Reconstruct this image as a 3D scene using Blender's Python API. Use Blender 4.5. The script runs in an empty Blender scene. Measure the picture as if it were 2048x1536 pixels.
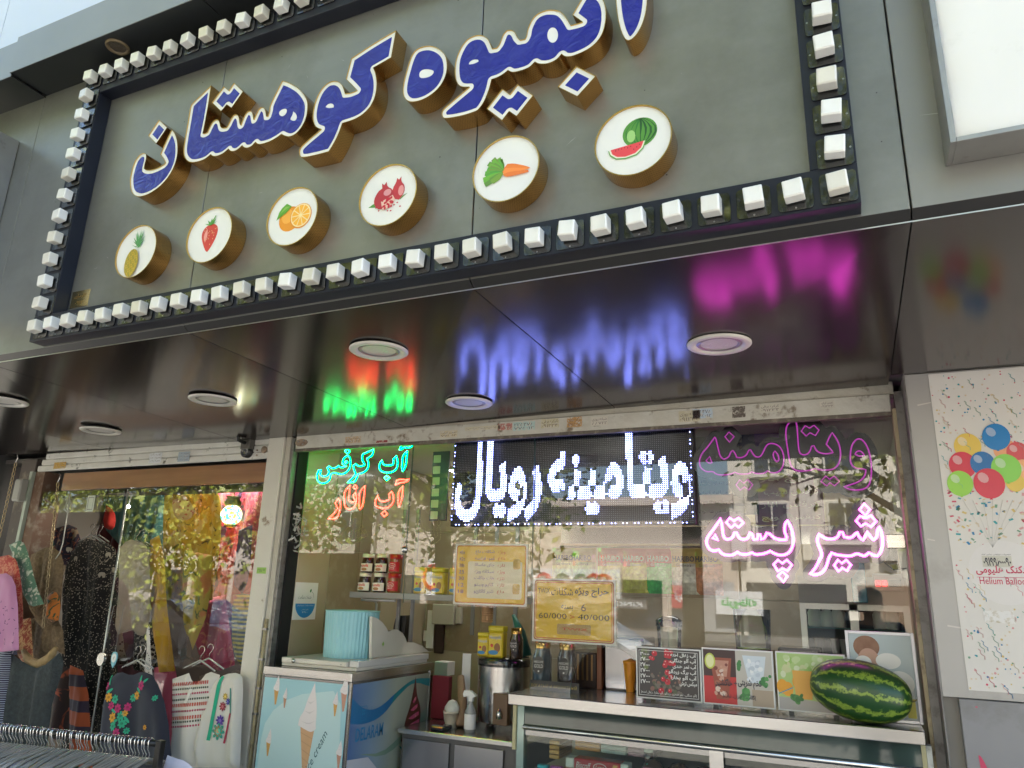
import bpy, bmesh, math, random
import numpy as np
from mathutils import Vector, Matrix
from mathutils.geometry import delaunay_2d_cdt, tessellate_polygon
random.seed(7)
R = math.radians
scene = bpy.context.scene
COL = scene.collection
# ------------------------------------------------------------------ camera
FOC = 1472.947 / 2048.0          # focal length / picture width
CAMP = Vector((0.0, -1.76722, 1.6))
RC = Matrix(((0.91126186, 0.41065823, 0.03101046), (-0.08534869, 0.26198206, -0.96129132), (-0.40288637, 0.87334141, 0.2737834)))
cd = bpy.data.cameras.new('camera')
cam = bpy.data.objects.new('camera', cd)
COL.objects.link(cam)
m = Matrix((RC[0], -RC[1], -RC[2])).transposed().to_4x4()
m.translation = CAMP
cam.matrix_world = m
cd.sensor_width = 36.0
cd.lens = 36.0 * FOC
cd.clip_start = 0.05
cd.clip_end = 500
scene.camera = cam
# ------------------------------------------------------------------ light
SUN_EL, SUN_AZ = 57.0, 14.0       # sun stands behind the shop row, a little to the right
w = bpy.data.worlds.new('World')
scene.world = w
w.use_nodes = True
nt = w.node_tree
bg = nt.nodes['Background']
sky = nt.nodes.new('ShaderNodeTexSky')
sky.sky_type = 'NISHITA'
sky.sun_disc = False
sky.sun_elevation = R(SUN_EL)
sky.sun_rotation = R(SUN_AZ)
sky.air_density = 1.2
sky.dust_density = 2.5
nt.links.new(sky.outputs[0], bg.inputs[0])
bg.inputs[1].default_value = 0.09
sl = bpy.data.lights.new('sun', 'SUN')
sl.energy = 5.0
sl.angle = R(0.5)
sl.color = (1.0, 0.93, 0.82)
sun = bpy.data.objects.new('sun', sl)
COL.objects.link(sun)
sd = Vector((math.sin(R(SUN_AZ)) * math.cos(R(SUN_EL)), math.cos(R(SUN_AZ)) * math.cos(R(SUN_EL)), math.sin(R(SUN_EL))))
sun.rotation_euler = sd.to_track_quat('Z', 'Y').to_euler()
sun.location = (0, 0, 20)
scene.view_settings.view_transform = 'Standard'
scene.view_settings.look = 'None'
scene.view_settings.gamma = 1.0
scene.view_settings.exposure = 2.78
scene.view_settings.use_white_balance = True
scene.view_settings.white_balance_temperature = 6300
scene.view_settings.white_balance_tint = 8
scene.cycles.max_bounces = 10
scene.cycles.transparent_max_bounces = 16
scene.cycles.glossy_bounces = 5
scene.cycles.diffuse_bounces = 5
scene.cycles.caustics_reflective = False
scene.cycles.caustics_refractive = False
scene.cycles.sample_clamp_indirect = 4.0
scene.cycles.use_denoising = True

# ------------------------------------------------------------------ measuring helpers
def ray(u, v):
    return RC.transposed() @ Vector(((u - 1024) / 1472.947, (v - 768) / 1472.947, 1))
class Frame:
    """a real plane: origin O, right U, up V, outward normal N"""
    def __init__(s, O, U, V=(0, 0, 1)):
        s.O = Vector(O); s.U = Vector(U).normalized(); s.V = Vector(V).normalized()
        s.N = s.U.cross(s.V).normalized()      # for U=+x, V=+z gives -y: towards the street
    def un(s, px, py):
        d = ray(px, py); t = (s.O - CAMP).dot(s.N) / d.dot(s.N)
        p = CAMP + d * t - s.O
        return (p.dot(s.U), p.dot(s.V))
    def P(s, u, v, n=0.0):
        return s.O + s.U * u + s.V * v + s.N * n
    def off(s, n):
        f = Frame(s.O + s.N * n, s.U, s.V); return f
def ypl(y): return Frame((0, y, 0), (1, 0, 0))
SH = Frame((0.22, 1.66, 0), (1, -0.0585, 0))       # the shutter line of both shops runs 3 degrees off the fascia
def zpl(u, v, z):
    d = ray(u, v); return CAMP + d * ((z - CAMP.z) / d.z)
def mir(u, v, D, fr):
    """where the street opposite stands that is seen in the glass fr at this spot (a plane y = -D)"""
    d = ray(u, v); t = (fr.O - CAMP).dot(fr.N) / d.dot(fr.N); h = CAMP + d * t
    r = d - 2 * d.dot(fr.N) * fr.N
    return h + r * ((-D - h.y) / r.y)

# ------------------------------------------------------------------ materials
MATS = {}
def M(name, col=(.5, .5, .5), rough=.5, metal=0., col2=None, ns=8., amt=.5, bump=0., bs=60., stretch=(1, 1, 1), emit=None, es=0., coat=0., spec=.5, rvar=0., alpha=1., trans=0., sheen=0., dirt=None, ds=3., dlo=.5, dhi=.7):
    if name in MATS: return MATS[name]
    m = bpy.data.materials.new(name); m.use_nodes = True
    t = m.node_tree; b = t.nodes['Principled BSDF']; L = t.links.new
    c3 = lambda c: (c[0], c[1], c[2], 1)
    b.inputs['Base Color'].default_value = c3(col); b.inputs['Roughness'].default_value = rough
    b.inputs['Metallic'].default_value = metal
    b.inputs['Specular IOR Level'].default_value = spec
    if coat: b.inputs['Coat Weight'].default_value = coat; b.inputs['Coat Roughness'].default_value = .05
    if trans: b.inputs['Transmission Weight'].default_value = trans
    if alpha < 1: b.inputs['Alpha'].default_value = alpha
    if sheen: b.inputs['Sheen Weight'].default_value = sheen
    if emit: b.inputs['Emission Color'].default_value = c3(emit); b.inputs['Emission Strength'].default_value = es
    tc = t.nodes.new('ShaderNodeTexCoord'); mp = t.nodes.new('ShaderNodeMapping'); L(tc.outputs['Object'], mp.inputs[0])
    mp.inputs['Scale'].default_value = stretch
    src = None
    if col2 is not None:
        n = t.nodes.new('ShaderNodeTexNoise'); n.inputs['Scale'].default_value = ns; n.inputs['Detail'].default_value = 6
        L(mp.outputs[0], n.inputs[0])
        r = t.nodes.new('ShaderNodeValToRGB'); r.color_ramp.elements[0].position = .5 - amt * .5; r.color_ramp.elements[1].position = .5 + amt * .5
        r.color_ramp.elements[0].color = c3(col); r.color_ramp.elements[1].color = c3(col2); L(n.outputs[0], r.inputs[0])
        src = r.outputs[0]
        if rvar:
            mr = t.nodes.new('ShaderNodeMapRange'); mr.inputs[3].default_value = max(0, rough - rvar); mr.inputs[4].default_value = rough + rvar
            L(n.outputs[0], mr.inputs[0]); L(mr.outputs[0], b.inputs['Roughness'])
    if dirt is not None:
        n = t.nodes.new('ShaderNodeTexNoise'); n.inputs['Scale'].default_value = ds; n.inputs['Detail'].default_value = 9; n.inputs['Roughness'].default_value = .65
        L(tc.outputs['Object'], n.inputs[0])
        r = t.nodes.new('ShaderNodeValToRGB'); r.color_ramp.elements[0].position = dlo; r.color_ramp.elements[1].position = dhi; L(n.outputs[0], r.inputs[0])
        mx = t.nodes.new('ShaderNodeMix'); mx.data_type = 'RGBA'; L(r.outputs[0], mx.inputs[0])
        if src: L(src, mx.inputs[6])
        else: mx.inputs[6].default_value = c3(col)
        mx.inputs[7].default_value = c3(dirt); src = mx.outputs[2]
    if src: L(src, b.inputs['Base Color'])
    if bump:
        n2 = t.nodes.new('ShaderNodeTexNoise'); n2.inputs['Scale'].default_value = bs; n2.inputs['Detail'].default_value = 3
        L(mp.outputs[0], n2.inputs[0])
        bp = t.nodes.new('ShaderNodeBump'); bp.inputs['Strength'].default_value = min(1, bump); bp.inputs['Distance'].default_value = .01
        L(n2.outputs[0], bp.inputs['Height']); L(bp.outputs[0], b.inputs['Normal'])
    MATS[name] = m
    return m
def flat(name, col, rough=.6, **k): return M(name, col, rough, **k)
def glass_mat(name, ior=1.5, tint=(.95, .98, .96), rough=0., wav=0., film=0.):
    """thin pane: clear straight through, mirror reflection by Fresnel; film adds creased plastic glare"""
    if name in MATS: return MATS[name]
    m = bpy.data.materials.new(name); m.use_nodes = True; t = m.node_tree; L = t.links.new
    t.nodes.remove(t.nodes['Principled BSDF']); out = t.nodes['Material Output']
    tr = t.nodes.new('ShaderNodeBsdfTransparent'); tr.inputs[0].default_value = (*tint, 1)
    gl = t.nodes.new('ShaderNodeBsdfGlossy'); gl.inputs['Roughness'].default_value = rough
    fr = t.nodes.new('ShaderNodeFresnel'); fr.inputs[0].default_value = ior
    mx = t.nodes.new('ShaderNodeMixShader'); L(fr.outputs[0], mx.inputs[0]); L(tr.outputs[0], mx.inputs[1]); L(gl.outputs[0], mx.inputs[2]); L(mx.outputs[0], out.inputs[0])
    if wav:
        tc = t.nodes.new('ShaderNodeTexCoord'); n = t.nodes.new('ShaderNodeTexNoise'); n.inputs['Scale'].default_value = 9 if not film else film; n.inputs['Detail'].default_value = 0 if not film else 4
        L(tc.outputs['Object'], n.inputs[0]); bp = t.nodes.new('ShaderNodeBump'); bp.inputs['Strength'].default_value = 1; bp.inputs['Distance'].default_value = wav
        L(n.outputs[0], bp.inputs['Height']); L(bp.outputs[0], gl.inputs['Normal']); 
    MATS[name] = m
    return m
def emat(name, col, s):
    if name in MATS: return MATS[name]
    m = bpy.data.materials.new(name); m.use_nodes = True; t = m.node_tree
    b = t.nodes['Principled BSDF']; b.inputs['Base Color'].default_value = (*[c * .3 for c in col], 1)
    b.inputs['Emission Color'].default_value = (*col, 1); b.inputs['Emission Strength'].default_value = s
    MATS[name] = m
    return m

# ------------------------------------------------------------------ mesh builder
class MB:
    def __init__(s): s.v = []; s.f = []; s.mi = []; s.sm = []; s.uv = {}; s.mats = []; s.cur = 0; s.smooth = False
    def mat(s, m):
        if m not in s.mats: s.mats.append(m)
        s.cur = s.mats.index(m); return s
    def add(s, vs, fs, uv=None, smooth=None):
        o = len(s.v); s.v += [tuple(p) for p in vs]
        for k, f in enumerate(fs):
            if uv is not None: s.uv[len(s.f)] = uv[k]
            s.f.append(tuple(i + o for i in f)); s.mi.append(s.cur); s.sm.append(s.smooth if smooth is None else smooth)
        return s
    def box(s, a, b, ch=0.):
        x0, y0, z0 = [min(p, q) for p, q in zip(a, b)]; x1, y1, z1 = [max(p, q) for p, q in zip(a, b)]
        F = Frame((0, 0, 0), (1, 0, 0))
        return s.fbox(F, x0, x1, z0, z1, -y1, -y0, ch)
    def fbox(s, F, u0, u1, v0, v1, n0, n1, ch=0.):
        """box in a frame; ch = chamfer round the front (n1) face"""
        if ch <= 0:
            P = [F.P(u, v, n) for n in (n0, n1) for u, v in ((u0, v0), (u1, v0), (u1, v1), (u0, v1))]
            return s.add(P, [(3, 2, 1, 0), (4, 5, 6, 7), (0, 1, 5, 4), (1, 2, 6, 5), (2, 3, 7, 6), (3, 0, 4, 7)], smooth=False)
        rings = []
        for n, c in ((n0, ch), (n0 + ch, 0), (n1 - ch, 0), (n1, ch)):
            rings.append([(u0 + c, v0, n), (u1 - c, v0, n), (u1, v0 + c, n), (u1, v1 - c, n), (u1 - c, v1, n), (u0 + c, v1, n), (u0, v1 - c, n), (u0, v0 + c, n)] if c == 0 and False else
                         [(u0 + c + ch * .6, v0 + c, n), (u1 - c - ch * .6, v0 + c, n), (u1 - c, v0 + c + ch * .6, n), (u1 - c, v1 - c - ch * .6, n), (u1 - c - ch * .6, v1 - c, n), (u0 + c + ch * .6, v1 - c, n), (u0 + c, v1 - c - ch * .6, n), (u0 + c, v0 + c + ch * .6, n)])
        vs = [F.P(*p) for r in rings for p in r]; fs = [tuple(range(7, -1, -1)), tuple(range(24, 32))]
        for k in range(3):
            for i in range(8): j = (i + 1) % 8; fs.append((k * 8 + i, k * 8 + j, k * 8 + 8 + j, k * 8 + 8 + i))
        return s.add(vs, fs, smooth=False)
    def poly(s, F, loops, n=0.):
        """flat filled polygon(s) with holes in a frame"""
        pts = [[Vector((p[0], p[1], 0)) for p in l] for l in loops]
        allp = [p for l in pts for p in l]; tri = tessellate_polygon(pts)
        fs = []
        for a, b, c in tri:
            A, B, C_ = allp[a], allp[b], allp[c]
            fs.append((a, b, c) if (B - A).cross(C_ - A).z > 0 else (a, c, b))
        return s.add([F.P(p.x, p.y, n) for p in allp], fs, smooth=False)
    def wall(s, F, loop, n0, n1, closed=True, uv=False, smooth=False):
        k = len(loop); vs = [F.P(p[0], p[1], n0) for p in loop] + [F.P(p[0], p[1], n1) for p in loop]
        ar = sum(loop[i][0] * loop[(i + 1) % k][1] - loop[(i + 1) % k][0] * loop[i][1] for i in range(k))
        fs = []; uvs = []; L = 0
        for i in range(k if closed else k - 1):
            j = (i + 1) % k; d = math.dist(loop[i], loop[j])
            fs.append((i, j, k + j, k + i) if ar > 0 else (j, i, k + i, k + j))
            q = [(L, n0), (L + d, n0), (L + d, n1), (L, n1)]; uvs.append(q if ar > 0 else [q[1], q[0], q[3], q[2]]); L += d
        return s.add(vs, fs, uv=uvs if uv else None, smooth=smooth)
    def prism(s, F, loops, n0, n1, uv=False):
        s.poly(F, loops, n1)
        for l in loops: s.wall(F, l, n0, n1, uv=uv) if l is loops[0] else s.wall(F, l, n0, n1, uv=uv)
        return s
    def tube(s, pts, r, n=6, closed=False, cap=True):
        pts = [Vector(p) for p in pts]; k = len(pts); vs = []; fs = []
        rr = r if isinstance(r, (list, tuple)) else [r] * k
        up = None
        for i, p in enumerate(pts):
            a = pts[(i - 1) % k] if (closed or i) else p; b = pts[(i + 1) % k] if (closed or i < k - 1) else p
            d = (b - a)
            d = d.normalized() if d.length > 1e-9 else Vector((0, 0, 1))
            if up is None: up = d.orthogonal().normalized()
            x = up - d * up.dot(d)
            x = x.normalized() if x.length > 1e-6 else d.orthogonal().normalized()
            up = x; y = d.cross(x)
            for j in range(n): t = 2 * math.pi * j / n; vs.append(p + (x * math.cos(t) + y * math.sin(t)) * rr[i])
        for i in range(k if closed else k - 1):
            i2 = (i + 1) % k
            for j in range(n): j2 = (j + 1) % n; fs.append((i * n + j, i * n + j2, i2 * n + j2, i2 * n + j))
        if cap and not closed: fs.append(tuple(range(n - 1, -1, -1))); fs.append(tuple((k - 1) * n + j for j in range(n)))
        return s.add(vs, fs, smooth=True)
    def lathe(s, c, prof, n=20, ax=None, sx=1., sy=1., smooth=True, a0=0., a1=2 * math.pi, uv=False):
        """prof: (radius, height) list; c: base centre; ax: axis frame (X, Y, Z)"""
        X, Y, Z = ax if ax else (Vector((1, 0, 0)), Vector((0, 1, 0)), Vector((0, 0, 1))); c = Vector(c)
        full = abs(a1 - a0 - 2 * math.pi) < 1e-6; m = n if full else n + 1
        vs = []; fs = []; uvs = []
        for r, h in prof:
            for j in range(m): t = a0 + (a1 - a0) * j / n; vs.append(c + X * (r * sx * math.cos(t)) + Y * (r * sy * math.sin(t)) + Z * h)
        for i in range(len(prof) - 1):
            for j in range(n):
                j2 = (j + 1) % m; fs.append((i * m + j, i * m + j2, (i + 1) * m + j2, (i + 1) * m + j))
                uvs.append([(j / n, i), ((j + 1) / n, i), ((j + 1) / n, i + 1), (j / n, i + 1)])
        return s.add(vs, fs, smooth=smooth, uv=uvs if uv else None)
    def sphere(s, c, rx, ry=None, rz=None, n=16, m=10, ax=None):
        ry = rx if ry is None else ry; rz = rx if rz is None else rz
        prof = [(math.sin(math.pi * i / m), -math.cos(math.pi * i / m) * rz) for i in range(m + 1)]
        prof = [(max(r, 1e-4), h) for r, h in prof]
        return s.lathe(c, prof, n, ax, rx, ry)
    def build(s, name, mat=None, parent=None, loc=None):
        base = Vector((0, 0, 0))
        if parent is not None:
            p = parent
            while p is not None: base += p.location; p = p.parent
        if loc is None and parent is None:
            a = np.array(s.v); loc = Vector(((a[:, 0].min() + a[:, 0].max()) / 2, (a[:, 1].min() + a[:, 1].max()) / 2, a[:, 2].min()))
        loc = Vector(loc) if loc is not None else Vector((0, 0, 0))
        off = base + loc if parent is None else base + loc
        me = bpy.data.meshes.new(name)
        me.from_pydata([(p[0] - off.x, p[1] - off.y, p[2] - off.z) for p in s.v], [], s.f)
        if mat is not None: me.materials.append(mat)
        else:
            for q in s.mats: me.materials.append(q)
            me.polygons.foreach_set('material_index', s.mi)
        me.polygons.foreach_set('use_smooth', s.sm)
        if s.uv:
            ul = me.uv_layers.new(name='uv'); k = 0
            for fi, f in enumerate(s.f):
                q = s.uv.get(fi)
                for j in range(len(f)):
                    if q: ul.data[k].uv = q[j]
                    k += 1
        me.update()
        o = bpy.data.objects.new(name, me); COL.objects.link(o)
        o.location = loc
        if parent is not None: o.parent = parent
        return o
def tag(o, label=None, cat=None, group=None, kind=None):
    if label: o['label'] = label
    if cat: o['category'] = cat
    if group: o['group'] = group
    if kind: o['kind'] = kind
    return o
def T(name, loc, label, cat, group=None):
    o = bpy.data.objects.new(name, None); COL.objects.link(o); o.location = loc; o.empty_display_size = .05
    return tag(o, label, cat, group)
def copytree(o, loc=None, label=None, parent=None):
    c = o.copy(); COL.objects.link(c)
    if parent is not None: c.parent = parent
    if loc is not None: c.location = loc
    if label: c['label'] = label
    for ch in o.children: copytree(ch, parent=c)
    return c
def struct(name, mb, mat=None): return tag(mb.build(name, mat), kind='structure')

# ------------------------------------------------------------------ 2-D shape helpers
def smooth(pts, it=1, closed=True, sharp=55):
    """corner cutting that keeps sharp corners"""
    for _ in range(it):
        out = []; k = len(pts)
        for i in range(k):
            if not closed and (i == 0 or i == k - 1): out.append(pts[i]); continue
            a, p, b = pts[i - 1], pts[i], pts[(i + 1) % k]
            v1 = (p[0] - a[0], p[1] - a[1]); v2 = (b[0] - p[0], b[1] - p[1])
            ang = abs(math.degrees(math.atan2(v1[0] * v2[1] - v1[1] * v2[0], v1[0] * v2[0] + v1[1] * v2[1])))
            if ang > sharp: out.append(p)
            else:
                out.append((p[0] - v1[0] * .25, p[1] - v1[1] * .25)); out.append((p[0] + v2[0] * .25, p[1] + v2[1] * .25))
        pts = out
    return pts
def sdf_grid(loops, res, pad):
    P = np.array([p for l in loops for p in l]); x0, y0 = P.min(0) - pad; x1, y1 = P.max(0) + pad
    nx = int((x1 - x0) / res) + 2; ny = int((y1 - y0) / res) + 2
    X, Y = np.meshgrid(x0 + np.arange(nx) * res, y0 + np.arange(ny) * res)
    D = np.full(X.shape, 1e9); I = np.zeros(X.shape, bool)
    for l in loops:
        k = len(l)
        for i in range(k):
            ax, ay = l[i]; bx, by = l[(i + 1) % k]; dx, dy = bx - ax, by - ay; q = dx * dx + dy * dy
            if q < 1e-14: continue
            t = np.clip(((X - ax) * dx + (Y - ay) * dy) / q, 0, 1)
            D = np.minimum(D, (X - ax - t * dx) ** 2 + (Y - ay - t * dy) ** 2)
            if ay != by:
                c = ((Y >= min(ay, by)) & (Y < max(ay, by))) & (X < ax + (Y - ay) * dx / dy if dy else False); I ^= c
    D = np.sqrt(D); return x0, y0, res, np.where(I, -D, D)
def contours(g, lev):
    """marching squares, chained closed loops; inside = value < lev"""
    x0, y0, res, D = g; D = D - lev; ny, nx = D.shape; seg = {}
    def pt(j, i, j2, i2):
        a, b = D[j, i], D[j2, i2]; t = a / (a - b) if a != b else .5
        return (x0 + (i + (i2 - i) * t) * res, y0 + (j + (j2 - j) * t) * res)
    S = D < 0; cs = S[:-1, :-1] * 1 + S[:-1, 1:] * 2 + S[1:, 1:] * 4 + S[1:, :-1] * 8
    TB = {1: [(3, 0)], 2: [(0, 1)], 3: [(3, 1)], 4: [(1, 2)], 5: [(3, 2), (1, 0)], 6: [(0, 2)], 7: [(3, 2)], 8: [(2, 3)], 9: [(2, 0)], 10: [(0, 3), (2, 1)], 11: [(2, 1)], 12: [(1, 3)], 13: [(1, 0)], 14: [(0, 3)]}
    pos = {}
    for j, i in zip(*np.nonzero((cs > 0) & (cs < 15))):
        E = {0: ('h', j, i), 1: ('v', j, i + 1), 2: ('h', j + 1, i), 3: ('v', j, i)}
        for a, b in TB[int(cs[j, i])]:
            for e in (a, b):
                k = E[e]
                if k not in pos: pos[k] = pt(k[1], k[2], k[1], k[2] + 1) if k[0] == 'h' else pt(k[1], k[2], k[1] + 1, k[2])
            seg[E[a]] = E[b]
    loops = []
    while seg:
        k0 = next(iter(seg)); l = []; k = k0
        while k in seg: l.append(pos[k]); k = seg.pop(k)
        if len(l) > 4: loops.append(l)
    return loops
def simp(l, tol):
    """Douglas-Peucker for a closed loop"""
    k = len(l)
    if k < 6: return l
    h = k // 2
    def dp(a):
        if len(a) < 3: return a
        (x0, y0), (x1, y1) = a[0], a[-1]; dx, dy = x1 - x0, y1 - y0; q = math.hypot(dx, dy) or 1e-9
        ds = [abs((p[0] - x0) * dy - (p[1] - y0) * dx) / q for p in a[1:-1]]; m_ = max(ds)
        if m_ < tol: return [a[0], a[-1]]
        i = ds.index(m_) + 1; return dp(a[:i + 1])[:-1] + dp(a[i:])
    return dp(l[:h + 1])[:-1] + dp(l[h:] + [l[0]])[:-1]
def area(l): return sum(l[i - 1][0] * l[i][1] - l[i][0] * l[i - 1][1] for i in range(len(l))) / 2
def nest(loops):
    """group loops into [outer, holes...]"""
    def inside(p, l):
        c = False
        for i in range(len(l)):
            (x1, y1), (x2, y2) = l[i - 1], l[i]
            if (y1 > p[1]) != (y2 > p[1]) and p[0] < (x2 - x1) * (p[1] - y1) / (y2 - y1) + x1: c = not c
        return c
    loops = sorted(loops, key=lambda l: -abs(area(l))); out = []
    for l in loops:
        host = [g for g in out if inside(l[0], g[0])]
        if host and not any(inside(l[0], h) for h in host[-1][1:]): host[-1].append(l)
        else: out.append([l])
    return out
# ------------------------------------------------------------------ lettering
_J = {}
for _k, _v in dict(ا='FE8D FE8E', آ='FE81 FE82', ب='FE8F FE90 FE91 FE92', پ='FB56 FB57 FB58 FB59', ت='FE95 FE96 FE97 FE98', ث='FE99 FE9A FE9B FE9C', ج='FE9D FE9E FE9F FEA0', چ='FB7A FB7B FB7C FB7D', ح='FEA1 FEA2 FEA3 FEA4', خ='FEA5 FEA6 FEA7 FEA8', د='FEA9 FEAA', ذ='FEAB FEAC', ر='FEAD FEAE', ز='FEAF FEB0', ژ='FB8A FB8B', س='FEB1 FEB2 FEB3 FEB4', ش='FEB5 FEB6 FEB7 FEB8', ص='FEB9 FEBA FEBB FEBC', ط='FEC1 FEC2 FEC3 FEC4', ع='FEC9 FECA FECB FECC', غ='FECD FECE FECF FED0', ف='FED1 FED2 FED3 FED4', ق='FED5 FED6 FED7 FED8', ک='FB8E FB8F FB90 FB91', گ='FB92 FB93 FB94 FB95', ل='FEDD FEDE FEDF FEE0', م='FEE1 FEE2 FEE3 FEE4', ن='FEE5 FEE6 FEE7 FEE8', و='FEED FEEE', ه='FEE9 FEEA FEEB FEEC', ی='FBFC FBFD FBFE FBFF').items():
    _J[_k] = [chr(int(x, 16)) for x in _v.split()]
def shape(s):
    out = []
    for i, c in enumerate(s):
        if c not in _J: out.append(c); continue
        f = _J[c]; pv = i > 0 and s[i - 1] in _J and len(_J[s[i - 1]]) > 2; nx = i + 1 < len(s) and s[i + 1] in _J and len(f) > 2
        out.append(f[3] if pv and nx else f[1] if pv else f[2] if nx else f[0])
    # digits keep their order inside the reversed run
    res = []; run = []
    for c in out:
        if c.isdigit() or c in '/.,' and run: run.append(c)
        else:
            if run: res.append(''.join(run)); run = []
            res.append(c)
    if run: res.append(''.join(run))
    return ''.join(reversed(res))
_TX = {}
def text_tris(s, fa=False, bold=0., it=0.):
    """flat triangles of a string scaled to the unit box -> (verts, tris, aspect)"""
    key = (s, fa, bold, it)
    if key in _TX: return _TX[key]
    cu = bpy.data.curves.new('lettering', 'FONT'); cu.body = shape(s) if fa else s; cu.offset = bold; cu.shear = it; cu.resolution_u = 2
    o = bpy.data.objects.new('lettering', cu); COL.objects.link(o)
    me = bpy.data.meshes.new_from_object(o.evaluated_get(bpy.context.evaluated_depsgraph_get()))
    V = np.array([v.co[:2] for v in me.vertices]); F_ = [tuple(p.vertices) for p in me.polygons]
    mn, mx = V.min(0), V.max(0); V = (V - mn) / (mx - mn)
    bpy.data.objects.remove(o); bpy.data.curves.remove(cu); bpy.data.meshes.remove(me)
    _TX[key] = (V, F_, (mx - mn)[0] / (mx - mn)[1]); return _TX[key]
def put_text(mb, F, s, u0, v0, u1, v1, n, fa=False, bold=0., it=0., rot=0., skew=0.):
    """text filling the box (u0,v0)-(u1,v1) of frame F; skew lifts the right end"""
    V, Fs, a = text_tris(s, fa, bold, it)
    vs = [F.P(u0 + x * (u1 - u0), v0 + y * (v1 - v0) + skew * x, n) for x, y in V]
    return mb.add(vs, Fs, smooth=False)
def rrect(u0, v0, u1, v1, r, k=4):
    o = []
    for cx, cy, a in ((u1 - r, v1 - r, 0), (u0 + r, v1 - r, 90), (u0 + r, v0 + r, 180), (u1 - r, v0 + r, 270)):
        for i in range(k + 1): t = R(a + 90 * i / k); o.append((cx + r * math.cos(t), cy + r * math.sin(t)))
    return o
def ell(cx, cy, rx, ry=None, n=24, rot=0.):
    ry = rx if ry is None else ry; c, s_ = math.cos(rot), math.sin(rot)
    return [(cx + rx * math.cos(t) * c - ry * math.sin(t) * s_, cy + rx * math.cos(t) * s_ + ry * math.sin(t) * c) for t in [2 * math.pi * i / n for i in range(n)]]
# ================================================================== shop building
PANEL = M('grey composite panel', (.235, .235, .225), .36, .55, col2=(.27, .27, .255), ns=3, amt=.8, stretch=(1, 1, 8), rvar=.05, dirt=(.16, .155, .14), ds=1.6, dlo=.45, dhi=.75)
PANELR = M('grey composite panel right', (.25, .245, .235), .4, .5, col2=(.29, .285, .27), ns=3, amt=.8, rvar=.05, dirt=(.17, .165, .15), ds=2.5, dlo=.55, dhi=.85)
TRIM = M('dark folded edge', (.06, .055, .05), .35, .6)
SOFF = M('dark bronze soffit panel', (.03, .024, .022), .16, .5, col2=(.04, .03, .027), ns=2.5, rvar=.03, bump=.03, bs=2.0, spec=.6)
NAVY = M('navy black sign frame', (.012, .014, .024), .35, .0, col2=(.018, .021, .032), ns=5, spec=.3)
GAP = M('dark joint', (.01, .01, .01), .9)
WHITEP = M('pale upper cladding', (.6, .66, .82), .35, 0, col2=(.66, .7, .84), ns=1)
CANF = M('canopy edge', (.27, .275, .26), .4, .4, col2=(.31, .31, .3), ns=3)
CANB = M('canopy dark underside', (.022, .024, .026), .4, .2)
SEAM = [-7.06, -5.85, -4.64, -3.43, -2.22, -1.01, .2, 1.41, 2.62]
bld = T('shop_building', (0, .2, 0), 'grey metal clad shop row with wide sign band and glossy dark soffit', 'building')
for i in range(8):
    x0, x1 = SEAM[i] + .002, SEAM[i + 1] - .002
    right = x0 > .19
    ztop = 3.885
    MB().box((x0, .085, 2.531), (x1, .115, ztop), .0015).build('fascia_panel', PANELR if right else PANEL, bld)
    mb = MB(); F = Frame((0, 0, 0), (1, 0, 0))
    mb.add([(x0, .0851, 2.531), (x1, .0851, 2.531), (x1, .112, 2.512), (x0, .112, 2.512), (x0, .118, 2.531), (x1, .118, 2.531)], [(0, 3, 2, 1), (3, 4, 5, 2), (0, 1, 5, 4), (0, 4, 3), (1, 2, 5)])
    mb.build('folded_edge', TRIM, bld)
    # soffit panel running back to the shutters
    yb = 1.50 if right else 1.66 - .0585 * ((x0 + x1) / 2 - .22) + .25
    zb = 2.51 if right else float(np.interp((x0 + x1) / 2, [-5.4, -4.1, -3.2, -1.1, .2], [2.49, 2.467, 2.462, 2.496, 2.512]))
    zl, zr = [2.51 if right else float(np.interp(q, [-5.4, -4.1, -3.2, -1.1, .2], [2.49, 2.467, 2.462, 2.496, 2.512])) for q in (x0, x1)]
    yb = 1.5 if right else 1.655
    MB().add([(x0, .114, 2.51), (x1, .114, 2.51), (x1, yb, zr), (x0, yb, zl), (x0, .114, 2.53), (x1, .114, 2.53), (x1, yb, zr + .02), (x0, yb, zl + .02)], [(3, 2, 1, 0), (4, 5, 6, 7), (0, 1, 5, 4), (1, 2, 6, 5), (2, 3, 7, 6), (3, 0, 4, 7)]).build('soffit_panel', SOFF, bld)
# bright joint line along the front of the soffit
MB().box((-7.06, .1125, 2.509), (2.62, .1138, 2.5125)).build('joint_trim', M('bare aluminium', (.6, .6, .6), .3, 1), bld)
# the masonry behind the cladding
MB().box((-7.1, .12, 2.535), (2.7, 5.2, 5.7)).build('upper_floor', M('render behind cladding', (.2, .19, .18), .8), bld)
# canopy ledge above the sign
for i in range(6):
    x0, x1 = SEAM[i] + .002, SEAM[i + 1] - .002
    if i < 3: zt, zb, yf = 4.075, 3.875, -.085
    else: zt, zb, yf = 4.085, 3.885, -.095
    MB().box((x0, yf + .004, zb), (x1, .114, zb + .006)).build('ledge_underside', CANB, bld)
    MB().box((x0, yf, zb - .001), (x1, yf + .0035, zt)).build('ledge_front', CANF, bld)
    MB().box((x0, yf + .0036, zt - .006), (x1, .114, zt)).build('ledge_top', CANF, bld)
# pale upper storeys
for i in range(8):
    x0, x1 = SEAM[i] + .003, SEAM[i + 1] - .003
    for z0 in (4.08,):
        MB().box((x0 - .55, .09, z0 + .003), (x1 - .55, .118, z0 + 1.637)).build('upper_panel', WHITEP, bld)
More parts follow.
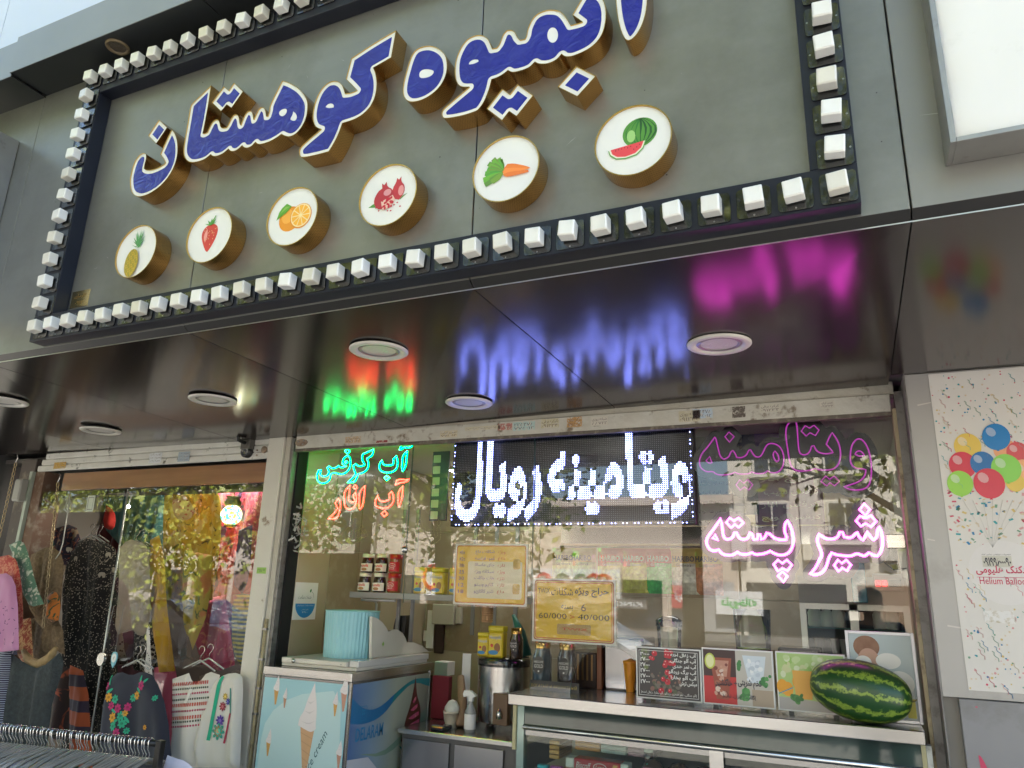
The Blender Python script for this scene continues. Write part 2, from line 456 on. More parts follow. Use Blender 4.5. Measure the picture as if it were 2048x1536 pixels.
# right-hand pier: clad in grey, with a poster
PY = 1.51
PIER = M('pier cladding', (.36, .345, .33), .42, .3, col2=(.4, .385, .37), ns=2, dirt=(.25, .235, .21), ds=3, dlo=.56, dhi=.8)
MB().box((.252, PY, 1.29), (2.7, PY + .03, 2.509), .001).build('pier_panel', PIER, bld)
MB().box((.3, PY - .012, .02), (2.7, PY + .03, 1.288), .002).build('pier_panel', M('pier base panel', (.22, .22, .235), .45, .3, col2=(.25, .25, .26), ns=2, dirt=(.16, .155, .15)), bld)
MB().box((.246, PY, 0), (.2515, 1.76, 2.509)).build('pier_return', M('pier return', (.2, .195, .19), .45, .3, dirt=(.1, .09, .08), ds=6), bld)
MB().box((.252, PY + .032, 0), (2.7, 5.2, 2.534)).build('pier_core', M('masonry', (.3, .28, .25), .9), bld)
# left pier
MB().box((-7.06, 1.64, 0), (-5.93, 1.67, 2.509), .001).build('pier_panel', PIER, bld)
MB().box((-7.06, 1.672, 0), (-5.99, 5.2, 2.534)).build('pier_core', M('masonry', (.3, .28, .25), .9), bld)
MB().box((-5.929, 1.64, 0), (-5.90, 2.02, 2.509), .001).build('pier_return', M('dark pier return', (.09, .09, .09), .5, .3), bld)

# ------------------------------------------------------------------ marquee frame with its cube lamps
S0 = -2.96384; Z0 = 2.58658
LAMPW = M('milky lamp cube', (.86, .85, .82), .28, 0, col2=(.8, .79, .75), ns=30, coat=.4)
_t = LAMPW.node_tree; _oi = _t.nodes.new('ShaderNodeObjectInfo'); _hm = _t.nodes.new('ShaderNodeValToRGB'); _t.links.new(_oi.outputs['Random'], _hm.inputs[0])
_hm.color_ramp.elements[0].color = (1, 1, .99, 1); _hm.color_ramp.elements[1].color = (.8, .76, .66, 1); _hm.color_ramp.elements[0].position = .55
_b = _t.nodes['Principled BSDF']; _s = _b.inputs['Base Color'].links[0].from_socket; _mm = _t.nodes.new('ShaderNodeMix'); _mm.data_type = 'RGBA'; _mm.blend_type = 'MULTIPLY'; _mm.inputs[0].default_value = 1; _t.links.new(_s, _mm.inputs[6]); _t.links.new(_hm.outputs[0], _mm.inputs[7]); _t.links.new(_mm.outputs[2], _b.inputs['Base Color'])
LAMPD = M('lamp cube edge grime', (.4, .38, .34), .6)
PLATE = M('black gloss plate', (.008, .008, .008), .12, 0, coat=1., bump=.35, bs=45)
SCR = M('screw', (.3, .3, .3), .3, 1)
fr = T('marquee_border', (-1.465, .05, 2.537), 'navy black rectangular frame studded with white cube lamps round the fruit juice sign', 'sign border')
MB().box((-3.025, .022, 2.537), (.09, .0845, 2.648), .0015).build('frame_bar', NAVY, fr)
MB().box((-3.025, .023, 2.649), (-2.915, .0845, 3.712), .0015).build('frame_bar', NAVY, fr)
MB().box((-.018, .023, 2.649), (.09, .0845, 3.712), .0015).build('frame_bar', NAVY, fr)
MB().box((-3.025, .022, 3.713), (.09, .0845, 3.825), .0015).build('frame_bar', NAVY, fr)
spots = [(i, 0) for i in range(31)] + [(0, j) for j in range(1, 12)] + [(30, j) for j in range(1, 8)] + [(i, 12) for i in range(17)]
f0 = ypl(.0)
pm = MB()
pm.wall(f0, rrect(-.042, -.042, .042, .042, .009, 3), .0, .0045); pm.poly(f0, [rrect(-.042, -.042, .042, .042, .009, 3)], .0045)
pm_me = None
for (i, j) in spots:
    x, z = S0 + i * .1 + .007, Z0 + j * .1 - .001
    if pm_me is None:
        pl = pm.build('lamp_plate', PLATE, fr, (0, 0, 0)); pm_me = pl.data
        # rebuild meshes about the plate's own centre
        for v_ in pm_me.vertices: v_.co += fr.location
        cb = MB().fbox(f0, -.0235, .0235, -.0235, .0235, .008, .048, .0035).build('lamp_cube', LAMPW); cb_me = cb.data; cb.location = (0, 0, 0)
        for v_ in cb_me.vertices: v_.co += Vector((0, -.028, -.0235))
        bpy.data.objects.remove(cb)
        sb = MB()
        for sx, sz in ((0, -.036), (.0, .036)) : sb.poly(f0, [ell(sx, sz, .0028, n=8)], .0052)
        so = sb.build('screw', SCR); sc_me = so.data; so.location = (0, 0, 0); bpy.data.objects.remove(so)
        a = np.array([v_.co[:] for v_ in sc_me.vertices]); c_ = (a.max(0) + a.min(0)) / 2
        for v_ in sc_me.vertices: v_.co = Vector((v_.co.x, -.0052, v_.co.z - c_[2]))
        bpy.data.objects.remove(pl)
    p = bpy.data.objects.new('lamp_plate', pm_me); COL.objects.link(p); p.parent = fr
    p.location = Vector((x, .0215, z)) - fr.location
    c = bpy.data.objects.new('lamp_cube', cb_me); COL.objects.link(c); c.parent = p
    c.rotation_euler = (random.uniform(-.06, .06), random.uniform(-.09, .09), random.uniform(-.08, .08))
    c.location = (random.uniform(-.001, .001), 0, random.uniform(-.001, .001))
    s_ = bpy.data.objects.new('screw', sc_me); s_['kind'] = 'stuff'; COL.objects.link(s_); s_.parent = p
    if j > 0 and i in (0, 30): s_.rotation_euler = (0, math.pi / 2 + random.uniform(-.2, .2), 0)

# ------------------------------------------------------------------ the ten letters of the main sign
def gold_mat():
    m = M('perforated brass', (.56, .32, .095), .25, .95, col2=(.48, .26, .075), ns=3, rvar=.05)
    t = m.node_tree; b = t.nodes['Principled BSDF']; L = t.links.new
    uv = t.nodes.new('ShaderNodeUVMap'); uv.uv_map = 'uv'
    sc_ = t.nodes.new('ShaderNodeVectorMath'); sc_.operation = 'SCALE'; sc_.inputs[3].default_value = 1 / .0062; L(uv.outputs[0], sc_.inputs[0])
    sp = t.nodes.new('ShaderNodeSeparateXYZ'); L(sc_.outputs[0], sp.inputs[0])
    fl = t.nodes.new('ShaderNodeMath'); fl.operation = 'FLOOR'; L(sp.outputs[1], fl.inputs[0])
    hf = t.nodes.new('ShaderNodeMath'); hf.operation = 'MULTIPLY_ADD'; hf.inputs[1].default_value = .5; L(fl.outputs[0], hf.inputs[0]); L(sp.outputs[0], hf.inputs[2])
    fx = t.nodes.new('ShaderNodeMath'); fx.operation = 'FRACT'; L(hf.outputs[0], fx.inputs[0])
    fy = t.nodes.new('ShaderNodeMath'); fy.operation = 'FRACT'; L(sp.outputs[1], fy.inputs[0])
    cb = t.nodes.new('ShaderNodeCombineXYZ'); L(fx.outputs[0], cb.inputs[0]); L(fy.outputs[0], cb.inputs[1])
    ds = t.nodes.new('ShaderNodeVectorMath'); ds.operation = 'DISTANCE'; ds.inputs[1].default_value = (.5, .5, 0); L(cb.outputs[0], ds.inputs[0])
    lt = t.nodes.new('ShaderNodeMath'); lt.operation = 'LESS_THAN'; lt.inputs[1].default_value = .24; L(ds.outputs['Value'], lt.inputs[0])
    # no holes within 12 mm of the front lip
    old = b.inputs['Base Color'].links[0].from_socket
    mx = t.nodes.new('ShaderNodeMix'); mx.data_type = 'RGBA'; L(lt.outputs[0], mx.inputs[0]); L(old, mx.inputs[6]); mx.inputs[7].default_value = (.12, .06, .02, 1); L(mx.outputs[2], b.inputs['Base Color'])
    return m
GOLD = gold_mat()
GOLDP = M('polished brass lip', (.62, .4, .13), .22, .95)
LWHITE = M('white acrylic letter face', (.82, .81, .78), .3, coat=.5)
BLUE = M('blue film letter face', (.016, .02, .25), .07, spec=.4, col2=(.022, .028, .3), ns=8)
def wrinkle(m, dist, sc=14., dx=3.):
    t = m.node_tree; b = t.nodes['Principled BSDF']; L = t.links.new
    tc = t.nodes.new('ShaderNodeTexCoord'); n = t.nodes.new('ShaderNodeTexNoise'); n.inputs['Scale'].default_value = sc; n.inputs['Detail'].default_value = 2; n.inputs['Distortion'].default_value = dx
    L(tc.outputs['Object'], n.inputs[0]); bp = t.nodes.new('ShaderNodeBump'); bp.inputs['Strength'].default_value = 1; bp.inputs['Distance'].default_value = dist
    L(n.outputs[0], bp.inputs['Height']); L(bp.outputs[0], b.inputs['Normal']); L(bp.outputs[0], b.inputs['Coat Normal'])
wrinkle(BLUE, .006, 13, 1.8)
FL = ypl(.012)       # letter faces
FP = ypl(.0845)      # the fascia they stand on
def cv(pts, ox, oy, s): return [(ox + x / s, oy + y / s) for x, y in pts]
LET = [
 ('bowl shaped final letter at the far left end of the blue sign', cv([(882,238),(940,320),(975,430),(985,560),(975,700),(945,820),(890,950),(800,1090),(680,1220),(540,1320),(420,1375),(320,1395),(240,1370),(190,1310),(170,1200),(168,1090),(190,980),(220,870),(260,770),(320,690),(380,648),(430,650),(450,680),(445,760),(420,840),(410,910),(440,935),(520,940),(620,910),(720,860),(760,830),(770,810),(740,740),(685,670),(780,450)], 240,230,8.533), []),
 ('single square dot above the leftmost bowl letter', cv([(665,78),(803,213),(615,492),(480,352)],240,230,8.533), []),
 ('long joined blue word piece with an upright stroke and three teeth', cv([(528,148),(465,560),(405,852),(430,858),(470,835),(500,770),(540,690),(590,650),(630,650),(655,690),(665,760),(700,775),(750,765),(780,720),(815,640),(850,590),(890,572),(925,590),(940,640),(945,710),(960,730),(985,660),(1020,580),(1060,530),(1100,520),(1135,550),(1145,620),(1150,650),(1185,570),(1220,500),(1260,468),(1300,475),(1325,520),(1335,600),(1355,600),(1380,520),(1385,440),(1568,80),(1610,90),(1700,125),(1820,200),(1900,300),(1940,390),(1940,500),(1925,600),(1880,720),(1800,830),(1730,885),(1660,905),(1600,890),(1555,865),(1480,920),(1380,975),(1290,1005),(1210,1015),(1175,980),(1120,1040),(1070,1065),(1010,1065),(980,1030),(910,1095),(850,1120),(800,1110),(780,1080),(700,1150),(620,1185),(550,1190),(520,1160),(440,1230),(330,1270),(220,1280),(170,1250),(130,1190),(120,1100),(140,950),(185,700),(210,550),(225,460),(245,420),(380,290)],350,150,7.314),
   [cv([(1505,545),(1540,500),(1600,480),(1632,500),(1620,560),(1570,600),(1530,590)],350,150,7.314), cv([(1720,525),(1765,560),(1778,620),(1750,665),(1700,660),(1672,635),(1705,580)],350,150,7.314)]),
 ('stepped double dot above the left word of the blue sign', cv([(862,112),(995,240),(825,482),(755,432),(672,532),(538,402),(715,165),(785,228)],350,150,7.314), []),
 ('blue letter pair with a slanting top arm in the middle of the sign', cv([(1035,52),(985,332),(802,437),(825,490),(838,570),(835,660),(815,750),(770,840),(690,920),(600,970),(485,1005),(455,1090),(410,1190),(345,1295),(220,1330),(70,1360),(45,1340),(38,1290),(60,1245),(130,1180),(265,1066),(215,1050),(185,1000),(178,920),(195,820),(230,720),(280,640),(340,585),(400,568),(450,580),(485,615),(505,670),(512,700),(570,695),(632,668),(590,620),(520,553),(575,340),(800,190)],590,50,5.12), [cv([(305,835),(325,805),(365,793),(395,815),(390,840),(345,848)],590,50,5.12)]),
 ('blue oval ring letter standing alone between the two words', cv([(400,262),(490,268),(580,310),(645,380),(668,480),(665,600),(620,720),(550,820),(440,910),(330,965),(220,988),(150,970),(105,910),(95,830),(110,720),(145,590),(180,470),(225,360),(290,295)],790,50,6.4), [cv([(300,640),(310,590),(350,560),(420,555),(490,575),(490,610),(450,650),(380,672),(320,672)],790,50,6.4)]),
 ('widest joined blue letters of the right word with round heads', cv([(1000,140),(1060,125),(1130,130),(1190,175),(1225,250),(1245,300),(1300,290),(1335,245),(1355,190),(1385,110),(1430,65),(1490,58),(1535,85),(1560,150),(1600,190),(1660,178)],790,50,6.4) + cv([(95,520),(105,440),(130,370),(180,270),(250,200),(330,160),(420,138),(540,145),(600,170),(660,230),(710,310),(740,365),(830,345),(908,320),(850,275),(765,215),(890,0),(985,-150),(1100,-110),(1190,-50),(1240,40),(1262,160),(1255,320),(1215,480),(1140,600),(1030,700),(900,770),(760,825),(680,830),(640,820),(605,790),(560,850),(480,905),(370,938),(270,935),(215,905),(150,975),(60,1020)],1040,0,7.314) + cv([(1530,605),(1480,602),(1445,580),(1370,640),(1290,680),(1235,695),(1215,790),(1180,890),(1130,1000),(1070,1080),(1035,1105),(850,1165),(640,1200),(605,1180),(592,1130),(610,1080),(700,1000),(948,792),(880,795),(820,780),(780,720),(765,640),(765,530),(780,430),(820,330),(870,240),(930,175)],790,50,6.4),
   [cv([(935,490),(955,455),(1000,430),(1060,432),(1065,460),(1020,485),(950,500)],790,50,6.4), cv(ell(472,502,80,115,16),1040,0,7.314)]),
 ('stepped double dot below the right word, above the carrot disc', cv([(1568,757),(1770,900),(1555,1170),(1460,1105),(1370,1222),(1172,1072),(1372,815),(1470,885)],790,50,6.4), []),
 ('single square dot below the right word, left of the watermelon disc', cv([(822,965),(1112,1108),(838,1412),(548,1270)],1040,0,7.314), []),
 ('tall blue upright letter at the right end of the sign', cv([(1395,-50),(1410,150),(1440,330),(1480,470),(1530,570),(1580,595),(1640,575),(1720,490),(1790,360),(1840,200),(1860,50),(1870,-100),(1860,-330),(1400,-250)],1040,0,7.314), []),
]
for lab, px, holes in LET:
    sharp = len(px) < 9
    out = [FL.un(*q) for q in px]
    if area(out) < 0: out = out[::-1]
    if not sharp: out = smooth(out, 2, sharp=42)
    hs = [smooth([FL.un(*q) for q in h], 2, sharp=80) for h in holes]
    g = sdf_grid([out], .0016, .004)
    lip = [simp(l, .0002) for l in contours(g, -.0016)]
    g2 = sdf_grid([out], .0016, .002)
    blue = [simp(l, .0002) for l in contours(g2, -.0155)]
    if len(blue[0]) < 3: continue
    c = (sum(p[0] for p in out) / len(out), sum(p[1] for p in out) / len(out))
    t = T('sign_letter', (c[0], .0845, c[1]), lab, 'sign letter', 'blue and white letters of the main shop sign')
    MB().wall(FL, out, -.0725, .0, uv=True, smooth=False).build('brass_side', GOLD, t)
    mb = MB(); lp = lip[0] if area(lip[0]) > 0 else lip[0][::-1]
    mb.poly(FL, [out, lp], 0); mb.wall(FL, lp[::-1], -.005, 0); mb.build('brass_lip', GOLDP, t)
    MB().poly(FL, [lp], -.004).build('white_face', LWHITE, t)
    hs_ = hs
    mb = MB(); mb.prism(FL, [blue[0]] + hs_, -.004, -.0028); mb.build('blue_film', BLUE, t)

# ------------------------------------------------------------------ six round fruit boxes
def disc_print(k, F, cu, cv_, mbp):
    """flat print: coloured shapes 0.6 mm apart; (u, v) about the centre, metres, right / up"""
    lay = [0]; SC = (1.42, 1.35, 1.42, 1.38, 1.3, 1.25)[k]
    r = random.Random(k)
    def sh(col, loop, name=None, z=None):
        lay[0] += 1; mbp.mat(M('print ' + (name or '%.2f %.2f %.2f' % col), col, .35)); mbp.poly(F, [[(cu + x * SC, cv_ + y * SC) for x, y in loop]], .0004 * lay[0])
    if k == 0:   # pineapple
        for i in range(15):
            a = -1.25 + i * .18 + r.uniform(-.05, .05); L_ = .048 - abs(i - 7) * .003 + r.uniform(-.004, .004)
            bx, by = .004 + (i - 7) * .0009, .006 + r.uniform(0, .02)
            tx, ty = bx + math.sin(a) * L_ * .8, by + math.cos(a) * L_
            sh((.1, .3 + r.uniform(-.06, .1), .1), [(bx - .004, by), (bx + .004, by), (tx, ty)])
        body = [(-.018 + .0 , .0)]
        sh((.45, .33, .04), [(x * .026 - .008, y * .042 - .034) for x, y in ell(0, 0, 1, 1, 20)], 'pineapple skin')
        for a in range(-4, 5):
            for b_ in range(-6, 7):
                x, y = a * .0062 + (b_ % 2) * .0031, b_ * .0062
                if (x / .024) ** 2 + (y / .04) ** 2 < .95: sh((.62, .45, .06) if (a + b_) % 3 else (.3, .3, .05), [(x - .008 - .0024, y - .034), (x - .008, y - .0366), (x - .008 + .0024, y - .034), (x - .008, y - .031)]) if lay.append(0) or True else 0; lay[0] = 17
    elif k == 1:  # strawberry
        sh((.62, .05, .04), smooth([(-.028,.022),(-.012,.034),(.012,.034),(.028,.02),(.027,-.005),(.012,-.036),(.0,-.05),(-.008,-.046),(-.024,-.018),(-.032,.005)], 2), 'strawberry red')
        sh((.85, .35, .3), smooth([(-.02,.012),(-.012,.022),(-.008,.0),(-.014,-.02),(-.022,-.005)], 1), 'strawberry light')
        for i in range(5): a = -1.3 + i * .65; sh((.1, .33, .05), [(-.006 + math.sin(a) * .0, .03), (.008, .032), (math.sin(a) * .026, .034 + math.cos(a) * .018)])
        sh((.1, .33, .05), [(0, .036), (.004, .034), (.016, .056), (.013, .058)]); z = lay[0]
        for i in range(34):
            x, y = r.uniform(-.026, .026), r.uniform(-.042, .026)
            if abs(x) < .027 * (y + .055) / .07: lay[0] = z + i * .03; sh((.85, .5, .25), ell(x, y, .0013, .002, 6))
    elif k == 2:  # oranges
        sh((.8, .3, .02), ell(-.008, -.004, .034, .034, 24), 'orange peel'); sh((.9, .42, .06), ell(-.016, .004, .018, .02, 16), 'orange light')
        sh((.75, .28, .02), ell(.026, -.002, .033, .034, 24)); sh((.95, .75, .4), ell(.026, -.001, .0305, .0315, 24)); z = lay[0]
        for i in range(10):
            a0, a1 = i * .628 + .05, i * .628 + .578; lay[0] = z
            sh((.92, .45, .04), [(.026 + .004 * math.cos(a0 + .26), -.001 + .004 * math.sin(a0 + .26))] + [(.026 + .027 * math.cos(a0 + (a1 - a0) * q / 4), -.001 + .028 * math.sin(a0 + (a1 - a0) * q / 4)) for q in range(5)])
        lay[0] = z + 1; sh((.12, .36, .03), smooth([(-.006,.03),(-.022,.04),(-.042,.026),(-.05,-.002),(-.034,.008),(-.018,.016)], 1)); sh((.25, .5, .08), smooth([(-.012,.03),(-.026,.032),(-.042,.012),(-.028,.022)], 1))
    elif k == 3:  # pomegranate
        sh((.1, .3, .06), [(-.055,-.022),(-.035,-.012),(-.03,-.026)]); sh((.15, .3, .1), [(.03,-.012),(.055,-.004),(.035,-.018)])
        sh((.5, .03, .05), smooth([(.012,.018),(.02,.03),(.022,.042),(.028,.036),(.034,.044),(.034,.03),(.045,.018),(.046,-.002),(.032,-.018),(.01,-.01)], 1)); sh((.75, .3, .3), ell(.036, .006, .008, .014, 12))
        sh((.45, .025, .045), smooth([(-.04,-.004),(-.03,.016),(-.018,.022),(-.02,.036),(-.013,.03),(-.007,.038),(-.004,.024),(.012,.014),(.018,-.006),(.008,-.03),(-.02,-.036),(-.036,-.022)], 1)); sh((.7, .3, .32), ell(-.002, .008, .011, .009, 12))
        sh((.8, .55, .45), smooth([(-.018,-.014),(.0,-.008),(.014,-.002),(.022,-.016),(.008,-.036),(-.012,-.038)], 1)); z = lay[0]
        for i in range(30): lay[0] = z + i * .05; sh((.55, .01, .04), ell(r.uniform(-.014, .016), r.uniform(-.034, -.008), .0028, .0034, 7))
        for i in range(9): lay[0] = z + 3; sh((.5, .02, .05), ell(-.03 + i * .0085, -.044 + r.uniform(-.003, .012) + abs(i - 4) * .002, .0026, .002, 7))
    elif k == 4:  # carrots
        for i in range(26):
            a = -2.55 + i * .062 * 1.0 + r.uniform(-.1, .1); L_ = r.uniform(.035, .056); bx, by = -.004, -.006
            a = 1.9 + i * .075; tx, ty = bx + math.cos(a) * L_, by + math.sin(a) * L_
            nx, ny = -math.sin(a) * .006, math.cos(a) * .006; mx_, my = (bx + tx) / 2, (by + ty) / 2
            sh((.08 + r.uniform(0, .12), .34 + r.uniform(-.08, .12), .05), [(bx, by), (mx_ + nx * 1.6, my + ny * 1.6), (tx + nx, ty + ny), (tx, ty), (tx - nx, ty - ny), (mx_ - nx, my - ny)]); lay[0] = i * .2
        lay[0] = 6
        sh((.85, .22, .04), smooth([(-.006,.0),(.004,.012),(.02,.01),(.052,-.004),(.064,-.012),(.05,-.01),(.02,-.008)], 1)); sh((.9, .28, .06), smooth([(-.008,-.006),(.0,.002),(.03,-.004),(.062,-.012),(.055,-.014),(.02,-.016),(-.004,-.014)], 1)); sh((.8, .2, .04), smooth([(-.006,-.014),(.01,-.01),(.058,-.016),(.06,-.022),(.02,-.024),(.0,-.022)], 1))
    else:         # watermelon
        sh((.1, .3, .05), ell(.016, .018, .04, .038, 28), 'melon green'); 
        for i in range(7):
            a = -.034 + i * .0115
            pts = [(.016 + a * .2, .056)] ; L_ = [(.016 + a * (1 - (q - .5) ** 2 * 3.2), .054 - q * .07) for q in (0, .2, .4, .6, .8, 1)]
            Rr = [(x + .0035 + .002 * math.sin(q_ * 5 + i), y) for q_, (x, y) in enumerate(L_)]
            sh((.02, .1, .03) if i > 2 else (.04, .2, .04), L_ + Rr[::-1]); lay[0] = 1
        lay[0] = 3; sh((.35, .6, .2), ell(-.004, .012, .01, .016, 12))
        sh((.15, .4, .1), [(-.058,-.014),(.03,-.006),(.024,-.026),(.008,-.04),(-.018,-.044),(-.04,-.04),(-.054,-.028)])
        sh((.85, .8, .65), [(-.056,-.014),(.028,-.007),(.022,-.024),(.007,-.037),(-.018,-.041),(-.039,-.037),(-.052,-.026)])
        sh((.75, .07, .09), [(-.052,-.013),(.025,-.007),(.019,-.023),(.005,-.034),(-.018,-.038),(-.037,-.034),(-.048,-.025)])
        for i in range(9): sh((.1, .02, .02), ell(-.04 + i * .007, -.018 + r.uniform(-.006, .004), .001, .0018, 6)); lay[0] = 7
fruit = [('pineapple', -2.465), ('strawberry', -2.079), ('sliced orange', -1.690), ('pomegranate', -1.293), ('bunch of carrots', -.867), ('watermelon with a red slice', -.470)]
for k, (nm, x) in enumerate(fruit):
    rad = .1125; z = 2.8455
    t = T('fruit_box', (x, .0845, z), 'round brass edged white lamp box printed with a ' + nm, 'sign box', 'round fruit boxes under the main sign')
    c = ell(x, z, rad, n=48)
    MB().wall(FL, c, -.0725, 0, uv=True, smooth=True).build('brass_side', GOLD, t)
    inn = ell(x, z, rad - .003, n=48)
    MB().poly(FL, [c, inn], 0).wall(FL, inn[::-1], -.006, 0).build('brass_lip', GOLDP, t)
    MB().poly(FL, [inn], -.0058).build('white_face', LWHITE, t)
    mb = MB(); disc_print(k, FL.off(-.0056), x, z, mb); mb.build('fruit_print', None, t)

# small brass maker's plaque
mb = MB().mat(M('brass plaque', (.75, .55, .25), .25, 1)).fbox(FP, -2.905, -2.795, 2.69, 2.765, 0, .002, .0008)
mb.mat(M('plaque engraving', (.4, .25, .08), .4, .6)); put_text(mb, FP, 'تابلو سازی', -2.885, 2.73, -2.815, 2.75, .0025, True); put_text(mb, FP, '۰۹۱۲', -2.875, 2.702, -2.825, 2.718, .0025)
tag(mb.build('name_plaque'), 'small shiny brass plaque inside the lower left corner of the sign frame', 'plaque')

# lit-from-inside box on the right, corner of it in view
t = T('light_box', (.85, .08, 2.64), 'white fronted light box with a dented metal frame, top right', 'light box')
GALV = M('dull galvanised steel', (.42, .41, .39), .42, .75, col2=(.3, .29, .27), ns=5, dirt=(.16, .14, .12), ds=7, dlo=.55, dhi=.75)
F = ypl(.0845); X0_, X1_, Z0_, Z1_ = .284, 1.5, 2.628, 3.7
mb = MB()
for a, b in (((X0_, Z0_), (X0_ + .012, Z1_)), ((X0_ + .0125, Z0_), (X1_, Z0_ + .012))): mb.fbox(F, a[0], b[0], a[1], b[1], 0, .105, .001)
mb.fbox(F, X0_ + .0125, X1_, Z1_ - .012, Z1_, 0, .105); mb.fbox(F, X0_ + .013, X1_, Z0_ + .013, Z1_ - .013, 0, .03); mb.build('box_frame', GALV, t)
bm_ = MB(); g = []
nu, nv = 24, 20
for j in range(nv + 1):
    for i in range(nu + 1):
        u = X0_ + .0145 + (X1_ - X0_ - .02) * (i / nu) ** 1.6; v = Z0_ + .0145 + (Z1_ - Z0_ - .03) * (j / nv) ** 1.6
        e = min(u - X0_ - .014, v - Z0_ - .014); g.append(F.P(u, v, .094 + .003 * math.sin(v * 40) * math.exp(-e * 30) + .004 * math.sin(u * 34 + 1) * math.exp(-e * 40)))
bm_.smooth = True; bm_.add(g, [(j * (nu + 1) + i, j * (nu + 1) + i + 1, (j + 1) * (nu + 1) + i + 1, (j + 1) * (nu + 1) + i) for j in range(nv) for i in range(nu)])
bm_.build('white_sheet', M('stretched white sign sheet', (.8, .78, .73), .45, col2=(.84, .82, .78), ns=3, dirt=(.62, .59, .52), ds=4, dlo=.6, dhi=.85), t)
# projecting box on the left
t = T('projecting_sign', (-3.7, 0, 2.8), 'grey steel projecting sign box at the far left edge', 'sign box')
MB().box((-3.9, -.75, 2.75), (-3.552, .0845, 3.655), .003).build('steel_case', GALV, t)
MB().box((-3.895, -.7, 2.8), (-3.5515 + .004, -.66, 3.6)).build('seam_strip', M('bare aluminium', (.6, .6, .6), .3, 1), t)

# scratches, old screw holes and dust runs on the cladding
mb = MB(); rs = random.Random(17); mb.mat(M('scratch in the cladding', (.42, .42, .4), .5))
for k in range(60):
    x, z = rs.uniform(-3.3, 1.2), rs.uniform(2.6, 3.8); L_ = rs.uniform(.004, .03) if k % 4 else rs.uniform(.04, .12); a = rs.uniform(-1.2, 1.2) + (1.57 if k % 3 == 0 else 0)
    dx, dz = L_ * math.cos(a), L_ * math.sin(a); mb.poly(FP, [[(x, z), (x + dx, z + dz), (x + dx * .6 - dz * .03, z + dz * .6 + .0008 + dx * .03)]], .0007) if dx * 1 > 0 else None
mb.mat(M('dark speck', (.05, .05, .045), .6))
for k in range(40): mb.poly(FP, [ell(rs.uniform(-3.3, 1.2), rs.uniform(2.6, 3.8), rs.uniform(.0012, .003), n=7)], .0007)
mb.build('scratches', None, bld)['kind'] = 'stuff'
# ------------------------------------------------------------------ downlights
RIMW = M('cream lamp rim', (.7, .68, .62), .4, col2=(.6, .57, .5), ns=20)
def downlight(x, y, z, lab, rim=RIMW, rad=.115, dark=False):
    t = T('downlight', (x, y, z), lab, 'ceiling light', 'round downlights in the soffits')
    dn = (Vector((1, 0, 0)), Vector((0, -1, 0)), Vector((0, 0, -1)))
    if not dark: MB().lathe((x, y, z), [(rad * .7, .0016), (rad * .66, .0042), (rad * .6, .0042), (rad * .57, .0014)], 32, dn).build('lens_ring', M('grey lens ring', (.3, .29, .27), .3, .4), t)
    MB().lathe((x, y, z), [(rad, .0), (rad, .004), (rad * .94, .009), (rad * .78, .008), (rad * .72, .001)], 40, dn).build('rim', rim, t)
    MB().lathe((x, y, z), [(rad * .72, .0012), (rad * .64, .0005), (rad * .3, .0003), (.001, .0002)], 32, dn).build('reflector', M('ribbed lamp reflector' + str(dark), (.62, .6, .55) if not dark else (.1, .08, .06), .35, .1, bump=.5, bs=90), t)
    return t
for (px, py), lab in (((758, 698), 'round downlight in the soffit above the red and green neon'), ((1438, 685), 'largest round downlight, right of the blue soffit reflections'), ((426, 797), 'round downlight over the clothes shop beside the security camera'), ((938, 803), 'round downlight right above the left end of the LED display'), ((202, 859), 'rearmost round downlight above the wooden header of the clothes shop'), ((8, 800), 'half hidden round downlight at the left picture edge')):
    p = zpl(px, py, 2.505); zz = 2.51 + (float(np.interp(p.x, [-5.4, -4.1, -3.2, -1.1, .2], [2.49, 2.467, 2.462, 2.496, 2.512])) - 2.51) * (p.y - .114) / 1.54; p = zpl(px, py, zz); downlight(p.x, p.y, zz - .0055, lab)
downlight(-2.79, -.02, 3.8848, 'dusty brown spotlight ring under the ledge above the sign', M('dusty bronze rim', (.16, .12, .07), .6), .05, True)
# ------------------------------------------------------------------ security camera
t = T('security_camera', (-2.95, 1.55, 2.4), 'small black dome camera on a bracket under the soffit', 'camera')
DK = M('black plastic', (.02, .02, .02), .35); cp = Vector(ypl(1.66).P(*ypl(1.66).un(498, 905)))
MB().tube([(cp.x, cp.y - .12, 2.509), (cp.x, cp.y - .1, 2.45), (cp.x, cp.y - .03, cp.z + .05)], .012, 8).build('arm', DK, t)
MB().box((cp.x - .035, cp.y - .045, cp.z + .015), (cp.x + .04, cp.y + .03, cp.z + .075), .004).build('bracket', M('grey bracket', (.12, .11, .1), .5, .5), t)
ax = (Vector((1, 0, 0)), Vector((0, 0, 1)), Vector((0, -1, 0)))
b = MB().lathe(cp, [(.001, -.03), (.032, -.03), (.036, .0), (.036, .034), (.03, .04), (.026, .04)], 24, ax).build('housing', DK, t)
MB().lathe(cp, [(.026, .0395), (.02, .036), (.012, .036), (.001, .038)], 20, ax).build('lens', M('lens glass', (.05, .05, .06), .05, coat=1), b)
